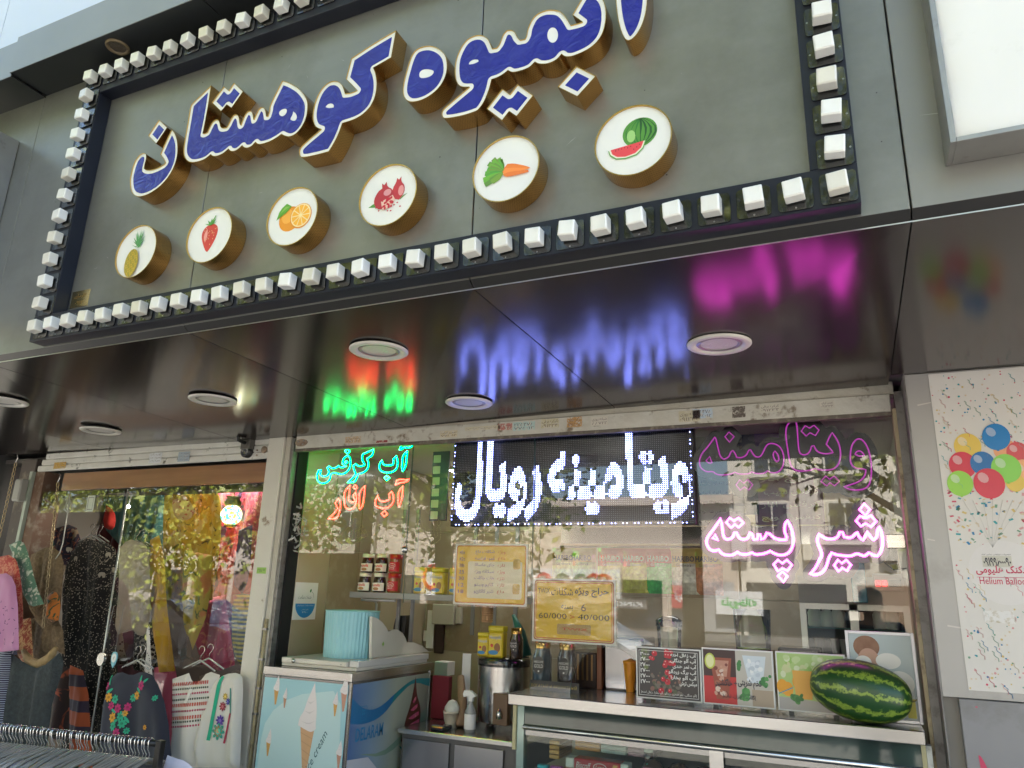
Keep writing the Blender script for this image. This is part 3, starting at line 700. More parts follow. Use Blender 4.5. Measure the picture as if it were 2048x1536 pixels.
# ================================================================== juice shop
SH = ypl(1.66); GY = 1.72; FG = ypl(GY)
def B2(F, bl, tr):
    a = F.un(*bl); b = F.un(*tr); return min(a[0], b[0]), min(a[1], b[1]), max(a[0], b[0]), max(a[1], b[1])
STEEL = M('brushed stainless steel', (.6, .59, .57), .24, 1, col2=(.5, .49, .47), ns=4, stretch=(1, 1, 14), rvar=.07)
STEELD = M('dark stainless steel', (.3, .3, .3), .2, 1, rvar=.05, col2=(.36, .35, .34), ns=3)
PAPER = M('white paper', (.78, .77, .74), .6)
BLK = M('black gloss', (.012, .012, .014), .15, coat=.5)
TILE = M('beige marbled wall tile', (.36, .29, .19), .3, col2=(.24, .175, .1), ns=3.2, amt=.9, coat=.2, dirt=(.42, .36, .26), ds=5, dlo=.5, dhi=.7)
TILEL = M('pale beige wall tile', (.46, .4, .28), .3, col2=(.38, .31, .2), ns=3, coat=.2)
GROUT = M('grout', (.45, .4, .3), .85)
# --- room shell
struct('left_wall', MB().box((-3.06, 1.78, 0), (-3.004, 3.36, 2.6)), GROUT)
struct('back_wall', MB().box((-3.06, 3.304, 0), (.246, 3.36, 2.6)), GROUT)
struct('right_wall', MB().box((.2465, 1.775, 0), (.2515, 3.36, 2.6)), M('pale painted wall', (.5, .5, .46), .5, dirt=(.3, .3, .26), ds=3))
struct('ceiling', MB().box((-3.06, 1.75, 2.475), (.246, 3.3, 2.5)), M('white ceiling board', (.7, .7, .66), .7))
struct('shop_floor', MB().box((-3.06, 1.62, .0), (.246, 3.3, .012)), M('shop floor', (.25, .23, .2), .4))
lw = bpy.data.objects['left_wall']; bw = bpy.data.objects['back_wall']
FLW = Frame((-3.0, 0, 0), (0, 1, 0)); FBW = ypl(3.3)
def tiles(F, par, u0, u1, v0, v1, tw, th, n0=-.004):
    rows = int(round((v1 - v0) / th)); cols = int(round((u1 - u0) / tw))
    for j in range(rows):
        for i in range(cols):
            u = u0 + i * tw; v = v0 + j * th
            MB().fbox(F, u + .002, u + tw - .002, v + .002, v + th - .002, n0, .001 + random.uniform(-.0006, .0006), .0015).build('tile', TILEL if (i == 0 and F is FLW) or random.random() < .18 else TILE, par)
tiles(FLW, lw, 1.79, 3.29, .6, 2.45, .3, .6166)
tiles(FBW, bw, -2.99, .23, .75, 2.47, .46, .43)
# --- shutter of the juice shop, rolled up: its bottom bar, side posts, stickers
WP = M('weathered white paint', (.62, .6, .54), .5, col2=(.52, .49, .42), ns=14, dirt=(.2, .15, .1), ds=11, dlo=.56, dhi=.66, bump=.2, bs=50)
WP2 = M('peeling beige paint', (.56, .53, .46), .6, col2=(.46, .42, .34), ns=10, dirt=(.18, .13, .09), ds=9, dlo=.6, dhi=.68, bump=.3, bs=60)
sh = T('roller_shutter', (-1.4, 1.66, 2.38), 'rolled up shutter of the juice shop, its chipped white bottom bar full of old stickers', 'shutter')
MB().fbox(SH, -3.0, .199, 2.396, 2.474, -.03, 0, .003).build('bottom_bar', WP, sh)
MB().fbox(SH, -3.0, .199, 2.378, 2.3955, -.028, -.001, .001).build('bar_lip', M('dark bar lip', (.12, .1, .08), .6, dirt=(.3, .26, .2), ds=20), sh)
MB().fbox(SH, -3.0, .215, 2.475, 2.53, -.05, -.012).build('shutter_slat', WP2, sh)
stk = [((930, 862), (1000, 850), (.6, .55, .4)), ((996, 861), (1024, 846), (.5, .2, .17)), ((1026, 862), (1070, 842), (.45, .6, .58)), ((1082, 857), (1118, 836), (.55, .5, .33)), ((1134, 855), (1164, 832), (.5, .28, .1)), ((1182, 852), (1216, 832), (.62, .58, .5)), ((1358, 845), (1400, 820), (.55, .5, .35)), ((1386, 838), (1425, 816), (.5, .6, .7)), ((1465, 836), (1490, 812), (.12, .1, .08)), ((690, 887), (722, 872), (.55, .4, .25)), ((752, 888), (775, 880), (.3, .05, .05)), ((880, 876), (915, 860), (.6, .52, .35)), ((1520, 826), (1560, 806), (.6, .57, .48)), ((1640, 818), (1668, 800), (.55, .52, .45))]
for bl, tr, c in stk:
    u0, v0, u1, v1 = B2(SH, bl, tr); v0 = max(v0, 2.4); v1 = min(v1, 2.47)
    if v1 - v0 < .012: v0, v1 = 2.415, 2.455
    mb = MB().mat(M('old sticker %.2f %.2f %.2f' % c, c, .6, dirt=(.62, .58, .5), ds=60, dlo=.5, dhi=.6)); mb.fbox(SH, u0, u1, v0, v1, .0002, .001)
    mb.mat(M('sticker print', (.14, .1, .1), .6)); put_text(mb, SH, random.choice(['تعمیر کرکره', 'کرکره برقی', '۲۲۵۴۷۸', 'شبانه روزی']), u0 + .006, v0 + (v1 - v0) * .5, u1 - .006, v1 - .006, .0013, True); put_text(mb, SH, random.choice(['۰۹۱۲۳۴', '۸۸۷۲۲', '۷۷۵۰۱۲']), u0 + .006, v0 + .005, u1 - .006, v0 + (v1 - v0) * .42, .0013)
    mb.build('sticker', None, sh)
# bolt plate at the left end
mb = MB(); mb.prism(SH, [ell(-2.955, 2.43, .045, .022, 20)], .0005, .006); mb.build('bolt_plate', M('rusty plate', (.35, .27, .2), .6, .4, dirt=(.16, .08, .05), ds=40), sh)
for q in ((-2.975, 2.437), (-2.94, 2.42), (-2.935, 2.44)): MB().lathe(SH.P(q[0], q[1], .006), [(.005, 0), (.005, .003), (.0001, .004)], 8, (SH.U, SH.V, SH.N)).build('bolt', SCR, sh)
# post between the two shops
post = T('shutter_post', (-3.09, 1.7, 0), 'peeling off-white steel post between the clothes shop and the juice shop', 'post')
MB().box((-3.195, 1.64, 0), (-3.075, 1.8, 2.47), .004).build('post_face', M('post paint', (.6, .57, .5), .5, col2=(.66, .63, .56), ns=5, dirt=(.25, .18, .12), ds=8, dlo=.63, dhi=.7, bump=.2, bs=40), post)
MB().box((-3.073, 1.655, 0), (-3.035, 1.79, 2.47), .003).build('guide_rail', WP2, post)
MB().box((-3.033, 1.66, 0), (-3.012, 1.79, 2.46), .002).build('guide_channel', M('grey rail', (.22, .21, .2), .5, .4, dirt=(.08, .07, .06), ds=14), post)
MB().box((-3.011, 1.70, 0), (-3.0, 1.79, 2.44)).build('rail_slot', GAP, post)
MB().tube([(-3.054, 1.648, .4), (-3.054, 1.648, 1.42)], .011, 8).build('conduit', M('yellowed conduit', (.42, .36, .22), .6, dirt=(.2, .15, .08), ds=25), post)
for z in (1.36, 1.2, 1.05, .92): MB().box((-3.068, 1.636, z), (-3.04, 1.6545, z + .012)).build('clip', SCR, post)
u0, v0, u1, v1 = B2(ypl(1.64), (513, 1147), (533, 1135))
mb = MB().mat(M('green label', (.3, .5, .1), .5)).fbox(ypl(1.64), u0, u1, v0, v1, .0003, .001); mb.mat(M('label ink', (.05, .1, .05), .5)); put_text(mb, ypl(1.64), '۲۱۱۱۸۶۶', u0 + .006, v0 + .008, u1 - .006, v1 - .008, .0013); mb.build('green_label', None, post)
rp = T('guide_post', (.225, 1.7, 0), 'worn beige guide rail at the right edge of the juice shop opening', 'post')
MB().box((.2005, 1.625, 0), (.214, 1.72, 2.40)).build('guide_rail', M('worn wood coloured rail', (.42, .35, .22), .6, dirt=(.16, .12, .08), ds=10, dlo=.5, dhi=.62, bump=.3), rp)
MB().box((.2145, 1.62, 0), (.245, 1.72, 2.47)).build('guide_channel', M('grey rail', (.22, .21, .2)), rp)

# --- three hanging glass panes
PANE = glass_mat('window glass', 1.85)
def pane(name, loops, lab, y=GY, mat=PANE, th=.006, edge=True):
    F = ypl(y); t = T(name, (loops[0][0][0], y, loops[0][0][1]), lab, 'window pane')
    MB().poly(F, loops, 0).build('glass_sheet', mat, t)
    if edge:
        mb = MB()
        for l in loops: mb.wall(F, l, -th, 0)
        mb.build('glass_edge', M('green glass edge', (.1, .22, .17), .1, coat=.5), t)
    return t
pa = pane('window_pane', [[(-2.945, 1.79), (-2.212, 1.79), (-2.212, 2.42), (-2.945, 2.42)]], 'left hanging glass pane with the green and red neon writing behind it')
MB().lathe((-2.218, GY - .001, 1.812), [(.018, 0), (.018, .006), (.013, .012), (.0001, .014)], 20, (Vector((1, 0, 0)), Vector((0, 0, 1)), Vector((0, -1, 0)))).build('glass_clamp', STEEL, pa)
pane('window_pane', [[(-2.207, 1.536), (-1.469, 1.536), (-1.469, 2.42), (-2.207, 2.42)]], 'middle glass pane in front of the left half of the LED display')
hole = []
cx, cz = -1.07, 1.163
big = [(-1.464, 1.163)] + [(cx - .19 * math.cos(t), cz + .215 * math.sin(t)) for t in [math.pi * i / 20 for i in range(21)]] + [(.198, 1.163), (.198, 2.42), (-1.464, 2.42)]
pane('window_pane', [big], 'large right hand glass pane standing on the steel counter with an arched hatch')
mb = MB().box((.13, GY - .012, 1.83), (.198, GY + .008, 1.885), .002); tag(mb.build('glass_bracket', STEEL), 'chrome bracket clamping the large pane to the right post', 'bracket')
# torn tape and crumpled plastic at the left end of the pane
mb = MB(); r = random.Random(3); mb.smooth = False
for i in range(60):
    c = Vector((-2.94 + r.gauss(0, .03), GY - .01 + r.uniform(-.02, .0), 1.93 + r.gauss(0, .055))); a = Vector((r.gauss(0, 1), r.gauss(0, .5), r.gauss(0, 1))).normalized() * r.uniform(.015, .05); b = Vector((r.gauss(0, 1), r.gauss(0, 1), r.gauss(0, 1))).normalized() * .012
    mb.add([c, c + a, c + a + b, c + b], [(0, 1, 2, 3)])
tag(mb.build('crumpled_tape', M('crumpled clear tape', (.5, .5, .47), .2, alpha=.65, coat=.6)), 'crumpled clear tape bundled round wires at the left edge of the glass', 'tape', kind='stuff')

# --- neon signs
FN = ypl(1.748)
def outline(F, pts, it=2, sharp=75): return smooth([F.un(*q) for q in pts], it, sharp=sharp)
def neon(parent, name, mat, loops, F, r, n=.0):
    mb = MB()
    for l in loops: mb.tube([F.P(p[0], p[1], n) for p in l], r, 5, closed=True)
    return mb.build(name, mat, parent)
def c1(p): return cv(p, 1380, 830, 5.12)
def c2(p): return cv(p, 1390, 990, 5.12)
def c6(p): return cv(p, 610, 870, 6.4)
PK1 = [c1([(1720,240),(1770,255),(1820,330),(1845,420),(1860,520),(1855,650),(1830,730),(1770,765),(1680,770),(1610,755),(1575,735),(1640,715),(1740,680),(1795,620),(1800,560),(1760,550),(1690,545),(1645,500),(1640,420),(1650,330),(1680,270)]), c1([(1690,400),(1710,370),(1750,368),(1785,410),(1740,428)]),
 c1([(1000,90),(980,150),(985,250),(1005,380),(1020,480),(1050,550),(1110,575),(1200,570),(1250,560),(1285,545),(1310,560),(1400,565),(1470,555),(1520,510),(1545,420),(1535,320),(1500,240),(1455,180),(1430,220),(1395,300),(1440,350),(1465,385),(1400,400),(1330,390),(1290,360),(1270,315),(1245,320),(1230,370),(1200,405),(1150,410),(1115,380),(1105,250),(1095,80),(1060,50)]),
 c1([(1180,110),(1225,135),(1270,105),(1320,155),(1285,210),(1228,180),(1190,215),(1140,165)]),
 c1([(255,225),(180,330),(115,400),(95,470),(105,540),(170,585),(235,575),(270,610),(350,615),(420,605),(460,585),(490,605),(600,605),(635,580),(665,600),(760,600),(795,570),(820,590),(880,595),(940,560),(965,470),(955,380),(910,310),(830,285),(780,310),(750,380),(720,430),(670,430),(640,390),(620,355),(600,360),(580,410),(530,440),(480,435),(460,390),(440,365),(415,380),(400,430),(350,455),(310,430),(290,350),(265,240)]),
 c1([(165,470),(200,425),(225,490),(195,495)]), c1([(850,400),(870,368),(905,410),(912,460),(890,480),(860,450)]), c1([(400,175),(450,220),(405,278),(358,222)]), c1([(510,665),(550,700),(590,660),(640,715),(600,768),(555,735),(515,770),(470,715)]), c1([(1390,625),(1430,660),(1475,625),(1530,680),(1480,725),(1435,692),(1400,725),(1340,680)])]
PK2 = [c2([(265,240),(190,350),(120,440),(115,500),(150,560),(200,575),(240,560),(280,610),(360,620),(400,610),(435,585),(470,610),(540,610),(585,590),(620,615),(720,600),(770,575),(810,600),(870,620),(940,610),(990,560),(1010,480),(1000,380),(975,310),(945,260),(920,300),(915,370),(940,430),(935,455),(870,460),(800,435),(770,400),(735,390),(715,440),(680,455),(665,400),(645,400),(640,455),(600,455),(585,400),(565,385),(545,440),(500,460),(450,440),(425,385),(405,385),(385,440),(330,460),(290,430),(280,330)]),
 c2([(180,440),(205,405),(235,465)]), c2([(355,235),(400,265),(445,235),(495,285),(445,330),(408,300),(370,335),(320,280)]), c2([(850,665),(895,700),(940,665),(990,715),(945,775),(895,750),(850,780),(805,710)]), c2([(895,785),(945,830),(905,890),(850,830)]),
 c2([(1885,325),(1910,380),(1925,480),(1910,570),(1870,625),(1820,615),(1780,590),(1740,625),(1700,615),(1660,595),(1600,625),(1520,620),(1440,610),(1400,590),(1370,640),(1350,720),(1310,790),(1240,820),(1180,810),(1240,740),(1275,660),(1300,620),(1290,570),(1265,520),(1250,450),(1270,400),(1310,430),(1350,450),(1430,450),(1470,420),(1480,380),(1510,380),(1530,430),(1600,440),(1640,400),(1660,380),(1680,430),(1720,460),(1745,420),(1765,375),(1790,420),(1830,460),(1865,430),(1865,360)]),
 c2([(1735,90),(1790,150),(1745,205),(1685,150)]), c2([(1690,215),(1750,240),(1800,210),(1855,270),(1800,325),(1748,290),(1700,320),(1650,265)]), c2([(1465,665),(1503,700),(1550,665),(1595,715),(1555,775),(1508,745),(1470,780),(1425,720)])]
GRN = [c6([(1310,205),(1300,300),(1290,400),(1250,465),(1240,430),(1245,330),(1255,260)]), c6([(1210,190),(1235,130),(1290,120),(1340,135),(1385,118),(1365,150),(1320,165),(1270,155),(1235,185)]), c6([(985,325),(955,370),(950,430),(980,470),(1050,485),(1120,475),(1175,430),(1190,350),(1170,270),(1130,310),(1135,360),(1120,385),(1060,390),(1000,380)]), c6([(1050,520),(1085,550),(1045,580),(1015,545)]),
 c6([(880,185),(865,260),(795,300),(815,370),(800,440),(740,485),(680,500),(660,560),(630,605),(545,608),(600,560),(650,500),(625,440),(620,390),(650,370),(680,400),(740,395),(765,380),(725,310),(740,245)]), c6([(545,260),(580,290),(585,380),(560,450),(500,500),(430,500),(380,480),(330,500),(320,570),(270,615),(200,620),(155,580),(150,510),(175,450),(205,445),(195,510),(230,535),(290,520),(310,470),(285,420),(310,400),(340,430),(400,420),(430,395),(460,420),(530,400),(480,370),(490,300)]), c6([(530,333),(547,350),(530,367),(513,350)]), c6([(545,175),(575,210),(545,240),(510,205)])]
RED = [c6([(1255,655),(1245,800),(1205,920),(1190,880),(1195,720)]), c6([(1160,640),(1180,580),(1240,565),(1290,580),(1330,565),(1300,600),(1220,610)]), c6([(935,775),(895,850),(905,910),(980,940),(1070,930),(1130,870),(1140,790),(1110,725),(1075,760),(1085,820),(1040,850),(970,850),(940,820)]), c6([(1020,970),(1055,1010),(1015,1045),(980,1005)]), c6([(770,650),(745,900),(705,950),(690,920),(700,720)]), c6([(580,645),(565,750),(560,840),(600,865),(640,850),(620,770),(650,730),(665,800),(655,880),(630,930),(570,955),(515,930),(500,850),(505,720)]), c6([(645,640),(670,670),(650,700),(620,670)]), c6([(430,815),(460,860),(450,950),(430,1030),(390,1075),(300,1070),(380,1000),(420,940),(390,870)])]
SMOKE = M('dark grey acrylic back plate', (.035, .038, .038), .3, alpha=.93)
def neon_thing(lab, name, loops, mat, r, back=0., tubemat=None, beads=False):
    L_ = [outline(FN, l, 2, 60) for l in loops]
    a = np.array([p for l in L_ for p in l]); t = T(name, FN.P((a[:, 0].min() + a[:, 0].max()) / 2, a[:, 1].min()), lab, 'neon sign')
    neon(t, 'neon_tube', mat, L_, FN, r)
    if back:
        big_ = [l for l in L_ if abs(area(l)) > .0004]
        g = None
        for l in big_:
            P = sdf_grid([l], .006, .001) if False else None
        X0g, X1g, Y0g, Y1g = a[:, 0].min() - .06, a[:, 0].max() + .06, a[:, 1].min() - .06, a[:, 1].max() + .06
        res = .006; D = None
        for l in big_:
            l2 = [l, [(X0g, Y0g), (X0g + 1e-7, Y0g), (X0g, Y0g + 1e-7)], [(X1g, Y1g), (X1g - 1e-7, Y1g), (X1g, Y1g - 1e-7)]]
            x0, y0, rs, d = sdf_grid(l2[:1] + l2[1:], res, .0); D = d if D is None else np.minimum(D, d)
        lp = [simp(c, .001) for c in contours((x0, y0, res, D), back)]
        mb = MB()
        for grp in nest(lp):
            if abs(area(grp[0])) > .0008: mb.prism(FN, [grp[0]] + [h for h in grp[1:] if abs(area(h)) > .0015], -.012, -.007)
        mb.build('back_plate', SMOKE, t)
        for k in range(5):
            l = L_[k % len(L_)]; p = l[len(l) * (k + 1) // 7 % len(l)]
    return t
neon_thing('dim purple neon word on a dark plate, upper of the two on the right', 'neon_sign', PK1, emat('dim violet neon', (.35, .03, .3), .2), .0032, .032)
neon_thing('bright pink lit neon words below the purple sign on the right', 'neon_sign', PK2, emat('lit pink neon', (1., .06, .7), 2.4), .0058, .032)
GM = emat('lit green neon', (.04, 1., .38), 2.0); RM_ = emat('lit red neon', (1., .16, .1), 1.1)
def beads(t, mat, loops, F, step, r, n=.003):
    mb = MB()
    for l in loops:
        acc = 0
        for i in range(len(l)):
            a, b = l[i], l[(i + 1) % len(l)]; d = math.dist(a, b)
            while acc < d:
                f = acc / d if d else 0; c = F.P(a[0] + (b[0] - a[0]) * f, a[1] + (b[1] - a[1]) * f, n)
                mb.add([c + F.U * r, c + F.V * r, c - F.U * r, c - F.V * r, c + F.N * r], [(0, 1, 4), (1, 2, 4), (2, 3, 4), (3, 0, 4)]); acc += step
            acc -= d
    o = mb.build('led_beads', mat, t); o['kind'] = 'stuff'; return o
tg = neon_thing('glowing green beaded neon words at the top of the left pane', 'neon_sign', GRN, emat('green neon glow', (.0, 1., .1), 3.2), .0042)
beads(tg, emat('green led bead', (.08, 1., .4), 3.), [outline(FN, l, 2, 60) for l in GRN], FN, .0085, .003)
tr_ = neon_thing('red beaded neon words directly below the green ones', 'neon_sign', RED, emat('red neon glow', (1., .015, .01), 2.6), .004)
beads(tr_, emat('red led bead', (1., .09, .05), 2.6), [outline(FN, l, 2, 60) for l in RED], FN, .0085, .003)
# the unlit line of lettering under them
def text_loops(s, fa, bold, box, F, res, lev, skew=0.):
    V, Fs, a = text_tris(s, fa, bold); u0, v0, u1, v1 = box
    P = np.stack([u0 + V[:, 0] * (u1 - u0), v0 + V[:, 1] * (v1 - v0) + skew * V[:, 0]], 1)
    x0, y0 = P.min(0) - .03; nx = int((P[:, 0].max() + .03 - x0) / res); ny = int((P[:, 1].max() + .03 - y0) / res)
    X, Y = np.meshgrid(x0 + np.arange(nx) * res, y0 + np.arange(ny) * res); I = np.zeros(X.shape, bool)
    for f in Fs:
        q = P[list(f)]; i0, j0 = ((q.min(0) - (x0, y0)) / res).astype(int); i1, j1 = ((q.max(0) - (x0, y0)) / res).astype(int) + 2
        xs, ys = X[j0:j1, i0:i1], Y[j0:j1, i0:i1]; s1 = np.ones(xs.shape, bool); s2 = np.ones(xs.shape, bool)
        for k in range(len(q)):
            A, Bq = q[k], q[(k + 1) % len(q)]; c = (Bq[0] - A[0]) * (ys - A[1]) - (Bq[1] - A[1]) * (xs - A[0]); s1 &= c >= -1e-12; s2 &= c <= 1e-12
        I[j0:j1, i0:i1] |= s1 | s2
    D = I.astype(float)
    for _ in range(3):
        D[1:-1, 1:-1] = (D[1:-1, 1:-1] * 2 + D[:-2, 1:-1] + D[2:, 1:-1] + D[1:-1, :-2] + D[1:-1, 2:]) / 6
    return [simp(l, res * .25) for l in contours((x0, y0, res, -D), -lev)], (x0, y0, res, I)
u0, v0, u1, v1 = B2(FN, (615, 1115), (885, 1015))
lp, _ = text_loops('نوشیدنی های گرم', True, .03, (u0, v0 + .02, u1, v1 - .03), FN, .004, .35)
t = T('neon_sign', ((u0 + u1) / 2, 1.748, v0), 'unlit pale yellow beaded lettering below the red neon words', 'neon sign')
beads(t, M('unlit yellowish led', (.65, .6, .3), .4), lp, FN, .009, .0026)
mb = MB()
for k in range(9): l = lp[k % len(lp)]; p = l[0]; mb.tube([FN.P(p[0], p[1], -.004), FN.P(p[0], p[1] + .03, -.01)], .0012, 4)
mb.build('hanging_wire', BLK, t)

# --- LED display
t = T('led_display', (-1.305, 1.76, 1.935), 'long black LED dot matrix display scrolling white Persian words', 'display')
LX0, LX1, LZ0, LZ1 = -1.965, -.655, 1.938, 2.44
FD = ypl(1.752)
MB().fbox(FD, LX0, LX1, LZ0, LZ1, -.06, -.004, .003).build('case', M('led module black', (.006, .007, .01), .4), t)
pit = .0096; nx = int((LX1 - LX0 - .01) / pit); ny = int((LZ1 - LZ0 - .01) / pit)
litg = np.zeros((ny, nx), bool)
def lit_text(s, box, bold=.035):
    _, (x0, y0, res, I) = text_loops(s, True, bold, box, FD, .004, .5)
    for j in range(ny):
        for i in range(nx):
            x, y = LX0 + .008 + i * pit, LZ0 + .008 + j * pit; a, b = int(round((x - x0) / res)), int(round((y - y0) / res))
            if 0 <= b < I.shape[0] and 0 <= a < I.shape[1] and I[b, a]: litg[j, i] = True
b1 = B2(FD, (1095, 1030), (1385, 850)); lit_text('ویتامینه', (b1[0], 1.965, -.675, 2.40))
b2 = B2(FD, (905, 1045), (1085, 880)); lit_text('رویال', (-1.945, 1.96, b2[2], 2.41))
for i in range(nx):
    if (i // 3) % 2 and i % 2: litg[0, i] = True
for j in range(ny):
    if (j // 3) % 2 and j % 2: litg[j, 0] = True; litg[j, nx - 1] = True
dm = MB(); lm = MB()
for j in range(ny):
    for i in range(nx):
        q = lm if litg[j, i] else dm; h = .0029 if litg[j, i] else .0015; x, y = LX0 + .008 + i * pit, LZ0 + .008 + j * pit; n_ = .0015 if litg[j, i] else .001
        q.add([FD.P(x - h, y, n_ - .003), FD.P(x, y - h, n_ - .003), FD.P(x + h, y, n_ - .003), FD.P(x, y + h, n_ - .003)], [(0, 1, 2, 3)])
o = dm.build('unlit_dots', M('unlit led dot', (.35, .36, .4), .3), t); o['kind'] = 'stuff'
o = lm.build('lit_dots', emat('lit white led', (.22, .26, 1.), 5.5), t); o['kind'] = 'stuff'

# --- papers in plastic sleeves on the glass
SLV = glass_mat('creased plastic sleeve', 1.42, (.99, .99, .97), .06, .006, 7)
YEL = M('yellow price paper', (.82, .52, .03), .5, col2=(.86, .6, .08), ns=4)
YEL2 = M('pale yellow paper', (.75, .58, .22), .5)
def sleeve(bl, tr, lab, draw, sk=0.):
    F = ypl(GY - .006); u0, v0, u1, v1 = B2(F, bl, tr); t = T('price_sheet', ((u0 + u1) / 2, GY - .006, v0), lab, 'price list', 'yellow price sheets taped to the glass')
    MB().fbox(F, u0, u1, v0, v1, -.001, 0).build('white_sheet', PAPER, t)
    mb = MB(); draw(mb, F, u0 + .008, v0 + .008, u1 - .008, v1 - .008); mb.build('print', None, t)
    MB().fbox(F, u0 - .01, u1 + .01, v0 - .01, v1 + .012, .0035, .0042).build('plastic_sleeve', SLV, t)
def dr1(mb, F, u0, v0, u1, v1):
    W_, H_ = u1 - u0, v1 - v0
    mb.mat(M('orange border', (.65, .25, .02), .5)).poly(F, [rrect(u0, v0, u1, v1, .012)], .0006); mb.mat(YEL).poly(F, [rrect(u0 + .006, v0 + .006, u1 - .006, v1 - .006, .009)], .001)
    mb.mat(M('pale price panel', (.82, .76, .55), .5)).poly(F, [rrect(u0 + .07, v0 + .025, u1 - .02, v0 + H_ * .72, .01)], .0014)
    rows = ['شکلات داغ', 'قهوه فرانسه', 'چای ماسالا', 'نسکافه ویژه', 'هات چاکلت', 'کاپوچینو', 'شیر کاکائو']
    for k, s in enumerate(rows):
        y = v1 - .045 - k * (H_ - .06) / 7
        mb.mat(M('violet print', (.22, .12, .4), .5)); put_text(mb, F, s, u0 + .11, y, u0 + .22, y + .022, .002, True); put_text(mb, F, ['45t', '42t', '38t', '25', '30', '12', '18'][k], u0 + .018, y, u0 + .05, y + .018, .002)
        mb.mat(M('red print', (.6, .05, .03), .5)); put_text(mb, F, random.choice(['ویژه', 'تازه', 'داغ']), u0 + .24, y, u0 + .28, y + .02, .002, True)
    for k in range(2): mb.mat(M('golden cup print', (.6, .4, .08), .5)).poly(F, [rrect(u1 - .07, v0 + .05 + k * .12, u1 - .03, v0 + .1 + k * .12, .01)], .002)
def dr2(mb, F, u0, v0, u1, v1):
    W_, H_ = u1 - u0, v1 - v0
    mb.mat(M('dark red border', (.35, .04, .03), .5)).poly(F, [rrect(u0, v0, u1, v1, .014)], .0006); mb.mat(YEL2).poly(F, [rrect(u0 + .004, v0 + .004, u1 - .004, v1 - .004, .012)], .001); mb.mat(M('red border', (.6, .06, .04), .5)).poly(F, [rrect(u0 + .009, v0 + .009, u1 - .009, v1 - .009, .01)], .0014)
    mb.mat(YEL).poly(F, [rrect(u0 + .012, v0 + .012, u1 - .012, v1 - .012, .009)], .0018)
    ink = M('dark print', (.04, .035, .05), .5)
    mb.mat(ink); put_text(mb, F, 'حراج ویژه', u0 + W_ * .52, v1 - .075, u1 - .025, v1 - .03, .0024, True, .02); put_text(mb, F, 'شکلات', u0 + W_ * .22, v1 - .07, u0 + W_ * .5, v1 - .035, .0024, True)
    put_text(mb, F, 'TWIX', u0 + .02, v1 - .062, u0 + W_ * .2, v1 - .038, .0024); put_text(mb, F, 'بسته', u0 + W_ * .35, v0 + H_ * .5, u0 + W_ * .5, v0 + H_ * .6, .0024, True); put_text(mb, F, '6', u0 + W_ * .6, v0 + H_ * .5, u0 + W_ * .66, v0 + H_ * .62, .0024)
    put_text(mb, F, '60/000', u0 + .025, v0 + H_ * .36, u0 + W_ * .42, v0 + H_ * .45, .0024); put_text(mb, F, '40/000', u0 + W_ * .56, v0 + H_ * .36, u1 - .022, v0 + H_ * .45, .0024)
    mb.mat(M('red print', (.6, .05, .03), .5)); put_text(mb, F, '>', u0 + W_ * .46, v0 + H_ * .37, u0 + W_ * .52, v0 + H_ * .43, .0024)
    mb.mat(M('gold wrapper print', (.5, .33, .12), .4)).poly(F, [rrect(u0 + W_ * .3, v0 + .03, u0 + W_ * .72, v0 + H_ * .28, .006)], .0024); mb.mat(M('red print', (.6, .05, .03), .5)); put_text(mb, F, 'TWIX', u0 + W_ * .36, v0 + .05, u0 + W_ * .68, v0 + H_ * .22, .003)
sleeve((906, 1208), (1056, 1088), 'yellow hot drinks price list in a creased sleeve on the middle pane', dr1)
sleeve((1064, 1282), (1231, 1160), 'yellow chocolate sale sheet reading 60/000 and 40/000 on the large pane', dr2)

# --- poster on the left wall
F = FLW.off(.004); a = [F.un(*q) for q in ((584, 1240), (637, 1166))]; u0, v0, u1, v1 = a[0][0], a[0][1], a[1][0], a[1][1]
mb = MB().mat(PAPER).fbox(F, u0, u1, v0, v1, -.002, 0); W_ = u1 - u0; H_ = v1 - v0
mb.mat(M('blue poster print', (.03, .24, .55), .4)).poly(F, [[(u0 + W_ / 2 + W_ * .43 * math.cos(t), v0 + H_ * .43 - H_ * .38 * math.sin(t)) for t in [math.pi * i / 16 for i in range(17)]]], .0008)
mb.mat(PAPER); put_text(mb, F, 'سامانه سلامت محیط و کار', u0 + W_ * .14, v0 + H_ * .355, u1 - W_ * .14, v0 + H_ * .4, .0012, True); put_text(mb, F, 'تلفن تماس', u0 + W_ * .35, v0 + H_ * .25, u1 - W_ * .35, v0 + H_ * .29, .0012, True); put_text(mb, F, '۱۹۰', u0 + W_ * .38, v0 + H_ * .18, u1 - W_ * .38, v0 + H_ * .22, .0012)
mb.mat(M('grey print', (.2, .2, .22), .5)); put_text(mb, F, 'خدمات سلامت', u0 + W_ * .16, v0 + H_ * .56, u1 - W_ * .26, v0 + H_ * .66, .0012, True)
arc = [(u0 + W_ * .72 + W_ * .12 * math.cos(t), v0 + H_ * .63 + H_ * .12 * math.sin(t)) for t in [-1.4 + 3 * i / 10 for i in range(11)]]; mb.poly(F, [arc + [(x - .002, y - .0015) for x, y in arc[::-1]]], .0012)
mb.mat(M('leaf green print', (.03, .2, .06), .5)).poly(F, [ell(u0 + W_ * .68, v0 + H_ * .78, W_ * .035, H_ * .05, 10, -.5)], .0012)
tag(mb.build('wall_poster'), 'white health service poster with a blue half disc on the beige tiles', 'poster')

